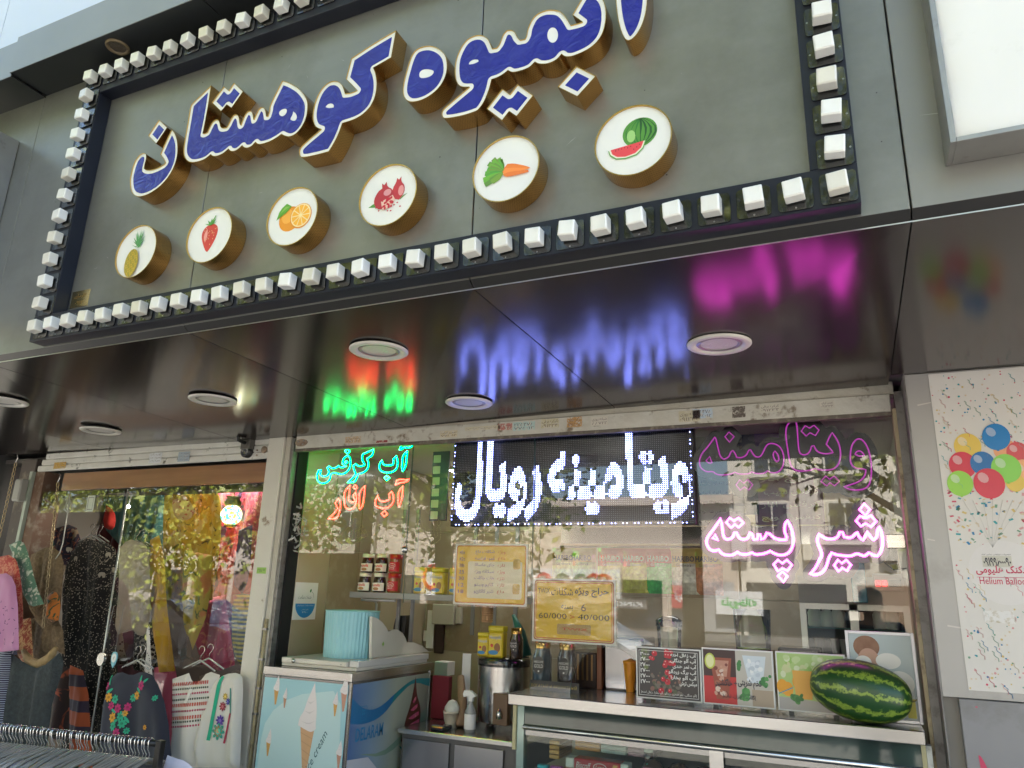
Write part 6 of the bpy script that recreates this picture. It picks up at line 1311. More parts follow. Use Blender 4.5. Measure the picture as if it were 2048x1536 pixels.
# --- coffee jars in trays behind the glass (left end of the counter)
JG = M('dark coffee glass', (.035, .018, .01), .08, coat=1); GOLDL = M('gold lid', (.55, .36, .1), .25, .9)
def coffee_jar(x, y, z, lab, col=JG, s=1.):
    t = T('coffee_jar', (x, y, z), lab, 'coffee jar', 'instant coffee jars'); MB().lathe((x, y, z), [(.034 * s, 0), (.038 * s, .01 * s), (.038 * s, .1 * s), (.03 * s, .125 * s), (.03 * s, .13 * s)], 18).build('glass_body', col, t)
    MB().lathe((x, y, z + .1305 * s), [(.031 * s, 0), (.031 * s, .032 * s), (.001, .032 * s)], 18).build('lid', GOLDL, t)
    F = ypl(y - .0385 * s); mb = MB().mat(M('coffee label', (.02, .015, .015), .4)).poly(F, [ell(x, z + .07 * s, .024 * s, .033 * s, 18)], .0005); mb.mat(WT); put_text(mb, F, 'NESCAFE', x - .019 * s, z + .078 * s, x + .019 * s, z + .086 * s, .001); put_text(mb, F, 'GOLD', x - .018 * s, z + .06 * s, x + .018 * s, z + .073 * s, .001); mb.poly(F, [ell(x, z + .048 * s, .0035 * s, n=10)], .001); mb.build('label', None, t); return t
for k, (px, s) in enumerate(((1084, 1.25), (1134, 1.25))):
    u, _ = ypl(1.8).un(px, 1370); coffee_jar(u, 1.8, 1.185, '%s instant coffee jar in the printed tray on the counter' % ['blue labelled left', 'brown right'][k], M('blue coffee glass', (.02, .05, .08), .08, coat=1) if k == 0 else JG, s)
u0 = ypl(1.76).un(1063, 1378)[0]; u1 = ypl(1.76).un(1160, 1378)[0]; mb = MB().mat(M('black coffee tray', (.02, .018, .016), .4)).box((u0, 1.745, 1.1635), (u1, 1.748, 1.205)).box((u0, 1.7485, 1.1635), (u1, 1.86, 1.167)); mb.mat(M('gold print', (.5, .38, .08), .4)); put_text(mb, ypl(1.745), 'БОГАТЫЙ И АРОМАТНЫЙ', u0 + .006, 1.175, u1 - .01, 1.192, .0008)
tag(mb.build('coffee_tray'), 'black cardboard tray with gold Cyrillic lettering under the coffee jars', 'tray')
t = T('toaster', (-1.12, 2.0, 1.163), 'brown and black vented machine side behind the arched hatch', 'appliance'); MB().box((-1.36, 1.95, 1.1635), (-1.205, 2.2, 1.33), .005).build('vented_body', M('dark brown enamel', (.04, .025, .02), .3), t); MB().box((-1.204, 1.95, 1.1635), (-1.18, 2.2, 1.37), .002).build('side_board', M('red brown board', (.25, .09, .04), .5), t)
for k in range(6): MB().box((-1.352 + k * .024, 1.944, 1.2), (-1.344 + k * .024, 1.949, 1.32)).build('vent_bar', M('brass coloured bar', (.35, .22, .1), .3, .8), t)
tag(boxm((-1.172, 1.96, 1.1635), (-.97, 2.2, 1.41), STEELD, .01).build('steel_basin'), 'upright dull steel box right behind the arched hatch', 'appliance')
# --- juice containers behind the pane
def px3(px, py, y): u, v = ypl(y).un(px, py); return u, v
t = T('juice_dispenser', (*px3(1505, 1300, 2.1)[:1], 2.1, 1.163), 'tall clear container of yellow green juice behind the menu boards', 'juice container'); x = px3(1507, 1300, 2.1)[0]
MB().lathe((x, 2.1, 1.164), [(.065, 0), (.068, .06), (.076, .22), (.076, .225), (.001, .225)], 22).build('juice', M('green lime juice', (.34, .42, .04), .2, coat=.8), t); MB().lathe((x, 2.1, 1.164), [(.07, 0), (.08, .23), (.088, .4), (.086, .4)], 22).build('clear_wall', GLS, t)
t = T('blender_jug', (px3(1335, 1290, 2.1)[0], 2.1, 1.163), 'black lidded blender jug half full of orange juice', 'blender'); x = px3(1338, 1250, 2.1)[0]
MB().lathe((x, 2.1, 1.164), [(.07, 0), (.075, .01), (.07, .09), (.055, .1), (.001, .1)], 20).build('motor_base', BLK, t); MB().lathe((x, 2.1, 1.265), [(.045, 0), (.05, .08), (.001, .081)], 20).build('juice', M('orange juice', (.6, .2, .02), .3, coat=.8), t)
MB().lathe((x, 2.1, 1.265), [(.048, 0), (.062, .2)], 20).build('jug_wall', GLS, t); MB().lathe((x, 2.1, 1.466), [(.066, 0), (.066, .03), (.04, .05), (.001, .05)], 20).build('lid', BLK, t)
t = T('juice_cup', (px3(1258, 1320, 1.95)[0], 1.95, 1.163), 'small orange cup with a lid left of the cherry board', 'cup'); x = px3(1260, 1320, 1.95)[0]; MB().lathe((x, 1.95, 1.164), [(.02, 0), (.033, .13)], 16).build('cup_body', M('orange cup', (.75, .3, .02), .4), t); MB().lathe((x, 1.95, 1.295), [(.035, 0), (.035, .008), (.012, .014), (.001, .02)], 16).build('lid', M('orange cup'), t)
tag(boxm((px3(1352, 1280, 2.25)[0], 2.25, 1.1635), (px3(1440, 1280, 2.25)[0], 2.4, 1.36), STEELD, .01).build('squeezer_body'), 'low dark steel juicer body between the two juice containers', 'appliance')
tag(boxm((px3(1452, 1280, 2.25)[0], 2.25, 1.1635), (px3(1478, 1280, 2.25)[0], 2.4, 1.33), M('orange plastic', (.6, .15, .03), .4), .01).build('orange_crusher'), 'orange plastic appliance behind the lime juice', 'appliance')
tag(boxm((px3(1555, 1290, 2.25)[0], 2.25, 1.1635), (px3(1640, 1290, 2.25)[0], 2.45, 1.39), STEELD, .01).build('steel_cabinet'), 'grey steel cabinet right of the lime juice', 'cabinet')
# --- sweet bags hanging on a rail
rl = MB(); ra = px3(1120, 1093, 2.7); rb = px3(1450, 1078, 2.7); rl.tube([(ra[0], 2.7, ra[1]), (rb[0], 2.7, ra[1])], .006, 6); rl.box((ra[0], 2.72, ra[1] + .02), (px3(1700, 1078, 2.72)[0], 2.73, ra[1] + .12)); tag(rl.build('hanging_rail', STEELD), 'steel rail carrying the gummy sweet bags', 'rail')
r = random.Random(9)
for k, (px, col, low_, nm) in enumerate(((1130, (.4, .3, .08), (.5, .4, .1), 'golden bag half behind the glare'), (1166, (.45, .33, .06), (.2, .3, .05), 'gold bag'), (1222, (.5, .02, .03), (.45, .35, .05), 'first red bag'), (1269, (.5, .02, .03), (.5, .4, .03), 'middle red bag with a yellow middle'), (1318, (.5, .02, .03), (.03, .35, .05), 'red bag with a bright green lower half'), (1368, (.6, .42, .14), (.4, .4, .35), 'pale gold bag'), (1414, (.55, .4, .1), (.3, .1, .03), 'last gold bag by the pink neon'))):
    cx_, ct_ = px3(px, 1100, 2.68); F = ypl(2.68); W_ = .088; H_ = .26; z1 = ra[1] - .01
    t = T('gummy_bag', (cx_, 2.68, z1 - H_), 'hanging gummy sweets: ' + nm, 'sweet bag', 'gummy sweet bags on the rail')
    gu, gv = 8, 12; vs = []
    for j in range(gv + 1):
        for i in range(gu + 1):
            a, b = i / gu, j / gv; e = math.sin(math.pi * a) ** .6 * math.sin(math.pi * b) ** .5; vs.append(F.P(cx_ + (a - .5) * W_ * 2 * .95, z1 - H_ * b, .028 * e + r.uniform(-.003, .003) * e))
    fs = [(j * (gu + 1) + i, (j + 1) * (gu + 1) + i, (j + 1) * (gu + 1) + i + 1, j * (gu + 1) + i + 1) for j in range(gv) for i in range(gu)]
    mb = MB(); mb.smooth = True; m1 = M('foil %.2f %.2f %.2f' % col, col, .25, coat=.8, bump=.4, bs=25); m2 = M('foil %.2f %.2f %.2f low' % low_, low_, .3, coat=.8, col2=tuple(min(1, c * 2.4 + .05) for c in low_), ns=45, amt=.5, bump=.5, bs=40)
    for q, f in enumerate(fs): mb.mat(m1 if q < len(fs) * .36 else m2); mb.add([vs[i] for i in f], [(0, 1, 2, 3)])
    mb.mat(m1); mb.fbox(F, cx_ - W_ * .9, cx_ + W_ * .9, z1 - H_, z1, -.004, -.001); mb.build('bag', None, t)
    mb = MB().mat(WT if col[0] == .5 else M('dark print')); put_text(mb, F, 'HARIBO', cx_ - W_ * .72, z1 - .078, cx_ + W_ * .72, z1 - .045, .03, bold=.03); put_text(mb, F, 'Goldbears', cx_ - W_ * .5, z1 - .105, cx_ + W_ * .5, z1 - .088, .031); mb.build('brand_print', None, t)
# --- shelf rack with spread jars
t = T('wall_shelf', (-2.2, 2.2, 1.5), 'grey steel shelf on pipe brackets holding spread jars at the left', 'shelf'); GM2 = M('grey shelf enamel', (.26, .26, .27), .4, .2)
MB().box((-2.82, 2.08, 1.548), (-1.2, 2.3, 1.583), .002).build('board', GM2, t)
MB().tube([(-2.76, 2.29, 1.2), (-2.76, 2.29, 1.51), (-2.76, 2.27, 1.53), (-2.74, 2.1, 1.538), (-2.5, 2.1, 1.538)], .008, 6).build('pipe_bracket', M('light grey pipe', (.5, .5, .5), .35, .3), t)
for x in (-2.62, -2.52): MB().box((x, 2.305, 1.0), (x + .022, 2.32, 2.1)).build('slotted_upright', GM2, t)
t2 = T('wall_rail', (-2, 3.29, 1.2), 'slotted metal uprights on the tiled back wall', 'rail')
for px in (835, 945, 988, 1030): u, v = px3(px, 1200, 3.28); MB().box((u - .014, 3.285, 1.3), (u + .014, 3.297, 2.3)).build('slotted_upright', GM2, t2)
BRN = M('hazelnut spread', (.03, .012, .006), .1, coat=1)
def nut(x, y, z, lab):
    t = T('spread_jar', (x, y, z), lab, 'jar', 'jars of hazelnut spread'); MB().lathe((x, y, z), [(.038, 0), (.043, .01), (.044, .04), (.04, .062), (.038, .075), (.034, .09)], 20, sx=1, sy=.85).build('glass_body', BRN, t)
    MB().lathe((x, y, z + .0905), [(.037, 0), (.037, .022), (.001, .0225)], 20).build('lid', LIDW, t)
    cyl = MB().mat(PAPER).lathe((x, y, z), [(.0445, .008), (.0446, .055)], 16, sy=.86, a0=math.pi * 1.12, a1=math.pi * 1.88)
    F = ypl(y - .0385); cyl.mat(M('red print')); put_text(cyl, F, 'utella', x - .018, z + .034, x + .028, z + .05, .0008, bold=.02); cyl.mat(BLK); put_text(cyl, F, 'n', x - .027, z + .034, x - .0195, z + .044, .0008, bold=.02); cyl.mat(M('bread print', (.4, .22, .1))); cyl.poly(F, [ell(x, z + .02, .02, .009, 12)], .0008); cyl.build('label', None, t)
def lot(x, y, z, lab):
    t = T('spread_jar', (x, y, z), lab, 'jar', 'jars of biscuit spread'); MB().lathe((x, y, z), [(.036, 0), (.042, .008), (.04, .06), (.037, .085)], 20).build('glass_body', M('biscuit spread', (.3, .11, .05), .15, coat=.8), t); MB().lathe((x, y, z + .0855), [(.04, 0), (.04, .026), (.001, .0262)], 20).build('lid', M('red plastic lid', (.4, .01, .02), .35), t)
    c = MB().mat(M('red label', (.5, .02, .03), .4)).lathe((x, y, z), [(.0425, .012), (.0408, .066)], 14, a0=math.pi * 1.15, a1=math.pi * 1.85); F = ypl(y - .0427); c.mat(WT); c.poly(F, [ell(x, z + .045, .024, .013), ell(x, z + .045, .022, .011)], .0008); put_text(c, F, 'Lotus', x - .016, z + .04, x + .016, z + .051, .0008, it=.3); put_text(c, F, 'Biscoff', x - .016, z + .022, x + .016, z + .03, .0008); c.build('label', None, t)
nx0 = -2.755
for k, (dx, dz, row) in enumerate(((0, 0, 'bottom left'), (.108, 0, 'bottom middle'), (.012, .1135, 'top left'), (.115, .1135, 'top middle'))): nut(nx0 + dx, 2.14, 1.5835 + dz, '%s brown hazelnut spread jar with a white lid on the grey shelf' % row)
lot(nx0 + .213, 2.14, 1.5835, 'lower red lidded biscuit spread jar at the pane edge'); lot(nx0 + .216, 2.14, 1.696, 'upper red lidded biscuit spread jar behind the glass clamp')
# cocoa packs behind the middle pane
def cocoa(x, y, z, s, lab, name='cocoa_pack', txt='Nesquik'):
    t = T(name, (x, y, z), lab, 'cocoa pack', 'yellow cocoa powder packs'); MB().box((x - .045 * s, y - .03 * s, z), (x + .045 * s, y + .03 * s, z + .13 * s), .008 * s).build('pack', M('yellow plastic tub', (.7, .55, .03), .4, coat=.3), t); MB().box((x - .046 * s, y - .031 * s, z + .1305 * s), (x + .046 * s, y + .031 * s, z + .16 * s), .006 * s).build('lid', M('yellow lid', (.65, .55, .02), .4), t)
    F = ypl(y - .03 * s); mb = MB().mat(M('blue print', (.02, .08, .4))); put_text(mb, F, txt, x - .036 * s, z + .088 * s, x + .036 * s, z + .112 * s, .001, bold=.03); mb.mat(M('brown rabbit print', (.3, .14, .05))); mb.poly(F, [ell(x + .012 * s, z + .05 * s, .018 * s, .024 * s, 12)], .001); mb.mat(M('splash print', (.05, .25, .5))); mb.poly(F, [ell(x - .01 * s, z + .025 * s, .03 * s, .012 * s, 12)], .0013); mb.mat(M('red print')).poly(F, [ell(x - .02 * s, z + .06 * s, .009 * s, n=10)], .0013); mb.build('print', None, t)
for k, dx in enumerate((0, .12, .24, .4)): cocoa(-2.36 + dx, 2.16, 1.5835, .95, '%s cocoa pack on the shelf behind the middle pane' % ['first', 'second', 'third', 'fourth'][k])
# --- coffee urn and what stands on it
ux, _ = px3(1000, 1380, 2.25); uy = 2.3
t = T('coffee_urn', (ux, uy, .85), 'tall stainless steel coffee machine cylinder with a black rim', 'coffee machine')
sc_ = (px3(1045, 1380, uy)[0] - px3(950, 1380, uy)[0]) / 2; zt = px3(1000, 1330, uy)[1]; zb = px3(1000, 1440, uy)[1]
MB().lathe((ux, uy, zb), [(sc_ * .98, 0), (sc_, .02), (sc_, zt - zb)], 32).build('steel_drum', STEEL, t)
MB().lathe((ux, uy, zt + .0005), [(sc_ * 1.03, 0), (sc_ * 1.05, .03), (sc_ * .98, .045), (.001, .045)], 32).build('black_rim', BLK, t)
MB().box((ux + .01, uy - sc_ - .012, zb + .0), (ux + .1, uy - sc_ + .03, zt - .13), .004).build('tap_recess', M('brown recess', (.15, .09, .05), .5), t); MB().lathe((ux + .055, uy - sc_ - .02, zb + .03), [(.001, 0), (.018, .004), (.018, .03), (.008, .05), (.001, .055)], 12).build('tap', STEEL, t)
MB().box((ux - sc_ * .9, uy - sc_ * .8, .6), (ux + sc_ * .9, uy + sc_ * .8, zb - .001)).build('black_base', BLK, t)
zt += .046
cocoa(ux - sc_ * .75, uy - .04, zt, .8, 'left cocoa pack on the coffee urn, under the cup stack'); cocoa(ux - .02, uy - .06, zt, 1.05, 'middle big yellow cocoa pack on the coffee urn'); coffee_jar(ux + sc_ * .62, uy - .05, zt, 'gold lidded instant coffee jar on the coffee urn')
cz0 = zt + .129; t = T('cup_stack', (ux - sc_ * .62, uy - .04, cz0), 'tall stack of brown paper cups on the left cocoa pack', 'paper cups', None)
for k in range(9): MB().lathe((ux - sc_ * .68, uy - .04, cz0 + k * .0125), [(.024, 0), (.033, .07), (.0345, .07), (.0345, .067)] if k == 8 else [(.0315, .055), (.033, .068), (.0345, .068), (.0345, .064)], 16).build('paper_cup', M('brown paper cup', (.5, .3, .16), .7), t)
# --- lower cabinet and clutter between machine and counter
t = T('drawer_cabinet', (-1.95, 2.05, 0), 'low steel cabinet with drawers between the ice cream machine and the counter', 'cabinet')
MB().box((-2.3, 1.95, .0), (-1.62, 2.7, .86), .003).build('carcass', M('dark grey steel cabinet', (.1, .1, .1), .4, .4), t); MB().box((-2.32, 1.93, .861), (-1.6, 2.72, .885), .002).build('steel_top', STEEL, t)
for x in (-2.28, -1.97): MB().box((x, 1.935, .6), (x + .28, 1.949, .84), .002).build('drawer', STEELD, t)
def spray(x, y, z):
    t = T('spray_bottle', (x, y, z), 'clear spray bottle with a white trigger on the low cabinet', 'spray bottle'); MB().lathe((x, y, z), [(.028, 0), (.031, .01), (.031, .1), (.012, .14), (.012, .15)], 18).build('clear_bottle', M('cloudy plastic bottle', (.45, .46, .45), .2, alpha=.6, coat=.5), t); MB().lathe((x, y, z + .015), [(.0316, 0), (.0316, .075)], 18).build('label', PAPER, t)
    mb = MB(); mb.prism(ypl(y - .0), [[(x - .045, z + .185), (x - .04, z + .17), (x - .012, z + .178), (x - .012, z + .151), (x + .013, z + .151), (x + .015, z + .17), (x + .032, z + .18), (x + .022, z + .19), (x + .0, z + .205), (x - .038, z + .205)]], -.01, .01); mb.build('trigger', LIDW, t)
spray(px3(938, 1490, 2.05)[0], 2.05, .886)
t = T('paper_cup', (px3(900, 1470, 2.1)[0], 2.1, .886), 'cream ice cream cup on the low cabinet', 'cup'); x = px3(900, 1470, 2.1)[0]; MB().lathe((x, 2.1, .886), [(.028, 0), (.04, .075), (.043, .075), (.043, .085), (.038, .085), (.036, .07)], 18).build('cup_wall', M('cream paper cup', (.62, .55, .42), .6), t)
tag(boxm((px3(858, 1470, 2.3)[0], 2.3, .886), (px3(893, 1470, 2.3)[0], 2.34, 1.12), M('dark red folder', (.16, .01, .02), .4), .004).build('red_folder'), 'dark red folder standing beside the ice cream machine', 'folder')
mb = MB().box((px3(918, 1440, 2.35)[0], 2.36, .95), (px3(935, 1440, 2.35)[0], 2.365, 1.25)); tag(mb.build('white_card', PAPER), 'tall white card leaning against the back wall', 'card')
mb = MB(); bx_ = px3(905, 1440, 2.15)[0]; mb.tube([(bx_ + .07, 2.12, .9), (bx_ + .03, 2.2, 1.0), (bx_ - .03, 2.28, 1.13)], [.03, .028, .02], 10); tag(mb.build('cone_sleeve', M('brown ribbed cups', (.3, .19, .11), .7, bump=.5)), 'slanting sleeve of brown cups leaning by the spray bottle', 'paper cups')
mb = MB(); mb.smooth = True; mb.sphere((bx_, 2.14, .95), .05, .04, .075, 10, 6); tag(mb.build('white_bag', M('thin white plastic bag', (.6, .58, .54), .4, bump=1., bs=20)), 'crumpled white plastic bag by the cup sleeve', 'bag')
t = T('card_terminal', (px3(880, 1500, 1.99)[0], 1.99, .886), 'black card reader on the low cabinet', 'card reader'); x = px3(880, 1500, 1.99)[0]; MB().box((x - .05, 1.96, .8862), (x + .03, 2.06, .91), .006).build('body', BLK, t); MB().box((x - .045, 1.965, .9105), (x + .025, 1.99, .913)).build('keypad', M('grey keys', (.12, .12, .13)), t)
x, z = px3(868, 1350, 2.75); tag(boxm((x, 2.75, z), (x + .1, 2.85, z + .085), PAPER, .004).build('printed_box'), 'white printed box behind the ice cream machine corner', 'box')
mb = MB().mat(M('violet print')); 
# things hanging on the back wall
x, z = px3(803, 1262, 2.36); mb = MB(); mb.smooth = True; mb.prism(ypl(2.38), [smooth([(x - .025, z + .09), (x + .045, z + .095), (x + .05, z + .05), (x + .02, z - .09), (x - .035, z - .1), (x - .045, z), (x - .035, z + .06)], 2)], -.02, .05); tag(mb.build('hanging_bag', M('black leather', (.015, .014, .013), .4)), 'black bag hanging from the shelf upright', 'bag')
x0_, z0_ = px3(868, 1248, 3.28); x1_, z1_ = px3(925, 1218, 3.28); t = T('meter_box', (x0_, 3.29, z0_), 'beige intercom box on the back wall under the middle pane', 'box'); MB().box((x0_, 3.24, z0_), (x1_ - .05, 3.296, z1_ + .03), .006).build('case', M('ivory plastic', (.5, .46, .38), .5), t); MB().box((x1_ - .045, 3.255, z0_ + .01), (x1_, 3.296, z1_ + .01), .006).build('side_case', M('ivory plastic'), t)
x0_, z0_ = px3(868, 1306, 3.28); tag(boxm((x0_, 3.27, z0_), (x0_ + .075, 3.297, z0_ + .26), M('dark brown plastic', (.04, .02, .015), .4), .006).build('wall_phone'), 'narrow dark brown wall handset below the intercom box', 'phone')
x0_, z0_ = px3(852, 1296, 3.27); tag(boxm((x0_, 3.265, z0_), (x0_ + .06, 3.269, z0_ + .27), PAPER).build('paper_pad'), 'long white paper pad left of the wall handset', 'paper')
x0_, z0_ = px3(846, 1282, 3.28); tag(boxm((x0_, 3.275, z0_), (x0_ + .07, 3.297, z0_ + .075), LIDW, .004).build('wall_socket'), 'white wall socket beside the black bag', 'socket')
t = T('teal_bottle', (px3(1040, 1300, 2.4)[0], 2.4, zt), 'teal plastic jug behind the coffee urn', 'jug'); x = px3(1040, 1300, 2.45)[0]; MB().tube([(x + .03, 2.45, 1.25), (x, 2.45, 1.38), (x - .05, 2.45, 1.48)], [.045, .03, .01], 10).build('body', M('teal plastic', (.05, .22, .22), .4), t)
# --- cabinet, control box and bottles at the right, deep inside
t = T('control_box', (-.07, 2.55, 1.66), 'grey control box with two red switches at the right', 'control box'); a = px3(1748, 1182, 2.5); b = px3(1805, 1148, 2.5)
MB().box((a[0], 2.5, a[1]), (b[0], 2.6, b[1]), .004).build('case', M('grey enamel case', (.35, .34, .31), .5), t)
for px in (1756, 1769): q = px3(px, 1167, 2.499); MB().box((q[0] - .011, 2.492, q[1] - .014), (q[0] + .011, 2.4995, q[1] + .014), .002).build('red_switch', emat('red lit switch', (.8, .02, .03), .5), t)
q0, q1 = px3(1778, 1174, 2.499), px3(1802, 1160, 2.499); MB().box((q0[0], 2.494, q0[1]), (q1[0], 2.4995, q1[1])).build('digital_readout', M('dark blue readout', (.02, .05, .09), .2), t)
a = px3(1590, 1240, 2.62); t = T('wall_cabinet', (-.25, 2.8, 1.3), 'aluminium framed glass cabinet of milk bottles at the right', 'cabinet')
cx0, cx1 = px3(1602, 1250, 2.6)[0], .235; cz0_, cz1 = px3(1650, 1312, 2.6)[1] - .02, px3(1650, 1207, 2.6)[1]
ALU = M('aluminium profile', (.5, .5, .47), .35, .6)
for q in ((cx0, cx0 + .03, cz0_, cz1), (cx1 - .03, cx1, cz0_, cz1), ((cx0 + cx1) / 2 - .02, (cx0 + cx1) / 2 + .02, cz0_, cz1), (cx0 + .0305, cx1 - .0305, cz1 - .03, cz1), (cx0 + .0305, cx1 - .0305, cz0_, cz0_ + .02)): MB().box((q[0], 2.6, q[2]), (q[1], 2.63, q[3])).build('profile', ALU, t)
MB().box((cx0, 3.0, cz0_), (cx1, 3.02, cz1)).build('cabinet_back', M('dark cabinet back', (.04, .05, .04), .6), t); MB().box((cx0, 2.6, cz1 + .001), (cx1, 3.02, cz1 + .14)).build('cornice_board', M('grey wall board', (.4, .38, .34), .6), t)
MB().box((cx0 + .02, 2.64, cz0_ + .155), (cx1 - .02, 2.99, cz0_ + .162)).build('glass_shelf', M('green glass shelf', (.05, .12, .1), .1), t)
MILK = M('milk bottle plastic', (.5, .58, .54), .4)
for k, (px, big_) in enumerate(((1632, 1), (1656, 0), (1680, 1), (1764, 1), (1788, 1))):
    u = px3(px, 1270, 2.72)[0]; z = cz0_ + .163; h = .1 if big_ else .085
    tt = T('milk_bottle', (u, 2.74, z), '%s pale milk bottle in the aluminium cabinet' % ['first', 'short second', 'third', 'fourth', 'rightmost'][k], 'bottle', 'milk bottles in the cabinet'); MB().lathe((u, 2.74, z), [(.034, 0), (.036, .01), (.036, h * .7), (.02, h), (.019, h + .012)], 16).build('body', MILK, tt); MB().lathe((u, 2.74, z + h + .0125), [(.02, 0), (.02, .014), (.001, .014)], 12).build('cap', LIDW, tt); mb = MB().mat(M('blue print')); put_text(mb, ypl(2.7035), 'شیر', u - .018, z + .02, u + .018, z + .045, .001, True); mb.build('print', None, tt)
for k, px in enumerate((1640, 1672, 1690)):
    u = px3(px, 1305, 2.72)[0]; tt = T('glass_cup', (u, 2.74, cz0_ + .021), '%s small glass on the lower cabinet shelf' % ['left', 'middle', 'right'][k], 'glass'); MB().lathe((u, 2.74, cz0_ + .021), [(.016, 0), (.024, .06), (.0245, .08)], 14).build('cup_wall', M('dull glassware', (.3, .3, .28), .15, coat=1), tt)
q0, q1 = px3(1706, 1205, 2.45), px3(1728, 1122, 2.45); mb = MB(); mb.fbox(ypl(2.45), q0[0], q1[0], q0[1], q1[1], -.01, .01, .004); tag(mb.build('blue_packet', M('glossy blue packet', (.02, .14, .25), .25, coat=.8, col2=(.04, .3, .4), ns=20, bump=.5)), 'narrow shiny blue packet hanging right of the pink neon', 'packet')
mb = MB(); q = px3(1775, 1120, 2.45); mb.tube([(q[0], 2.45, q[1] + .05), (q[0] - .03, 2.42, q[1]), (q[0] + .02, 2.4, q[1] - .05), (q[0] + .08, 2.43, q[1] - .04)], .004, 5); mb.box((q[0] - .01, 2.46, q[1] - .02), (q[0] + .05, 2.5, q[1] + .06)); mb.v = mb.v; tag(mb.build('cable', BLK), 'black cable drooping above the control box', 'cable')

# --- soft ice cream machine
mx0, mx1, my0, my1, mz = -2.91, -2.352, 1.52, 2.33, 1.19
t = T('ice_cream_machine', ((mx0 + mx1) / 2, my0, 0), 'ice cream machine with a blue cone print in front and DELARAM on its side', 'ice cream machine')
MB().box((mx0, my0, .05), (mx1, my1, mz - .042), .002).build('cabinet', STEELD, t)
MB().box((mx0 - .006, my0 - .006, mz - .041), (mx1 + .006, my1 + .01, mz), .002).build('steel_top', STEEL, t)
MB().box((mx1 + .001, my0 - .001, .1), (mx1 + .006, my0 + .012, mz - .045)).build('corner_strip', STEEL, t); MB().box((mx1 + .0005, my1 - .035, .1), (mx1 + .008, my1, mz - .045)).build('corner_strip', STEEL, t)
def cone(mb, F, cu, cv_, s, n, sc=(.6, .36, .2), ic=(.72, .66, .66)):
    p = lambda x, y: (cu + x * s, cv_ + y * s)
    mb.mat(M('cone print %.2f' % sc[0], sc, .35)).poly(F, [[p(-.3, -.1), p(.32, -.12), p(.14, -1.55), p(-.02, -1.6)]], n)
    mb.mat(M('cone shade print', tuple(c * .85 for c in sc), .35))
    for k in range(5): y = -.3 - k * .26; mb.poly(F, [[p(-.26 + k * .05, y), p(.27 - k * .02, y - .16), p(.27 - k * .02, y - .19), p(-.26 + k * .05, y - .03)]], n + .0003)
    mb.mat(M('ice cream print %.2f' % ic[0], ic, .35)).poly(F, [smooth([p(-.4, -.1), p(-.38, .15), p(-.2, .38), p(-.12, .7), p(.02, 1.0), p(.16, 1.35), p(.22, 1.0), p(.3, .75), p(.36, .4), p(.35, .1), p(.38, -.15), p(.2, -.28), p(-.1, -.2)], 2)], n + .0006)
    mb.mat(M('ice cream shade print %.2f' % ic[0], tuple(c * .84 for c in ic), .35))
    for y in (.05, .4, .72): mb.poly(F, [smooth([p(-.3 + y * .25, y), p(.05, y - .1), p(.33 - y * .1, y + .06), p(.05, y - .05)], 1)], n + .0009)
F = ypl(my0 - .001); fz1 = mz - .055
mb = MB().mat(M('light blue poster', (.33, .56, .62), .3, coat=.3)).fbox(F, mx0 + .008, mx1 - .012, .1, fz1, 0, .002)
mb.mat(M('paler blue poster', (.48, .64, .66), .3)).poly(F, [smooth([(mx0 + .02, .1), (mx1 - .03, .1), (mx1 - .03, 1.02), (mx1 - .1, 1.1), (mx0 + .2, 1.06), (mx0 + .05, .95), (mx0 + .02, .8)], 1)], .0026)
c0 = F.un(615, 1455); cone(mb, F, c0[0], c0[1] + .02, .145, .003)
cone(mb, F, *[F.un(556, 1385)[0] - .01, F.un(556, 1385)[1] + .02], .05, .003, (.62, .33, .08), (.75, .7, .7)); cone(mb, F, F.un(568, 1395)[0] + .01, F.un(568, 1395)[1] + .005, .034, .004, (.45, .24, .14))
cone(mb, F, F.un(688, 1395)[0], F.un(688, 1395)[1] + .03, .06, .003, (.5, .25, .18), (.72, .62, .62)); cone(mb, F, F.un(672, 1405)[0], F.un(672, 1405)[1] + .0, .04, .0045, (.62, .33, .08)); cone(mb, F, F.un(537, 1490)[0], F.un(537, 1490)[1] + .02, .045, .003, (.62, .36, .12)); cone(mb, F, F.un(678, 1515)[0], F.un(678, 1515)[1] + .02, .045, .003, (.5, .25, .18))
ft = Frame(F.P(F.un(618, 1545)[0], F.un(618, 1545)[1], .003), Vector((.46, 0, .89)), Vector((-.89, 0, .46)))
mb.mat(M('teal script print', (.03, .1, .12), .4)); put_text(mb, ft, 'ice cream', 0, 0, .21, .03, .001, it=.35)
mb.build('front_poster', None, t)
F = Frame((mx1 + .001, 0, 0), (0, 1, 0)); y0_, y1_ = my0 + .014, my1 - .036
SG = M('blue to green side print', (.36, .38, .3), .3, coat=.3); t_ = SG.node_tree; tc = t_.nodes.new('ShaderNodeTexCoord'); vs = t_.nodes.new('ShaderNodeSeparateXYZ'); t_.links.new(tc.outputs['Object'], vs.inputs[0]); rr_ = t_.nodes.new('ShaderNodeValToRGB'); t_.links.new(vs.outputs[1], rr_.inputs[0])
for k, (p_, c) in enumerate(((.02, (.07, .15, .34, 1)), (.2, (.2, .3, .42, 1)), (.42, (.4, .43, .34, 1)), (.7, (.26, .29, .22, 1)))):
    if k < 2: rr_.color_ramp.elements[k].position = p_; rr_.color_ramp.elements[k].color = c
    else: e_ = rr_.color_ramp.elements.new(p_); e_.color = c
t_.links.new(rr_.outputs[0], t_.nodes['Principled BSDF'].inputs['Base Color'])
mb = MB().mat(SG).fbox(F, y0_, y1_, .1, fz1, 0, .002)
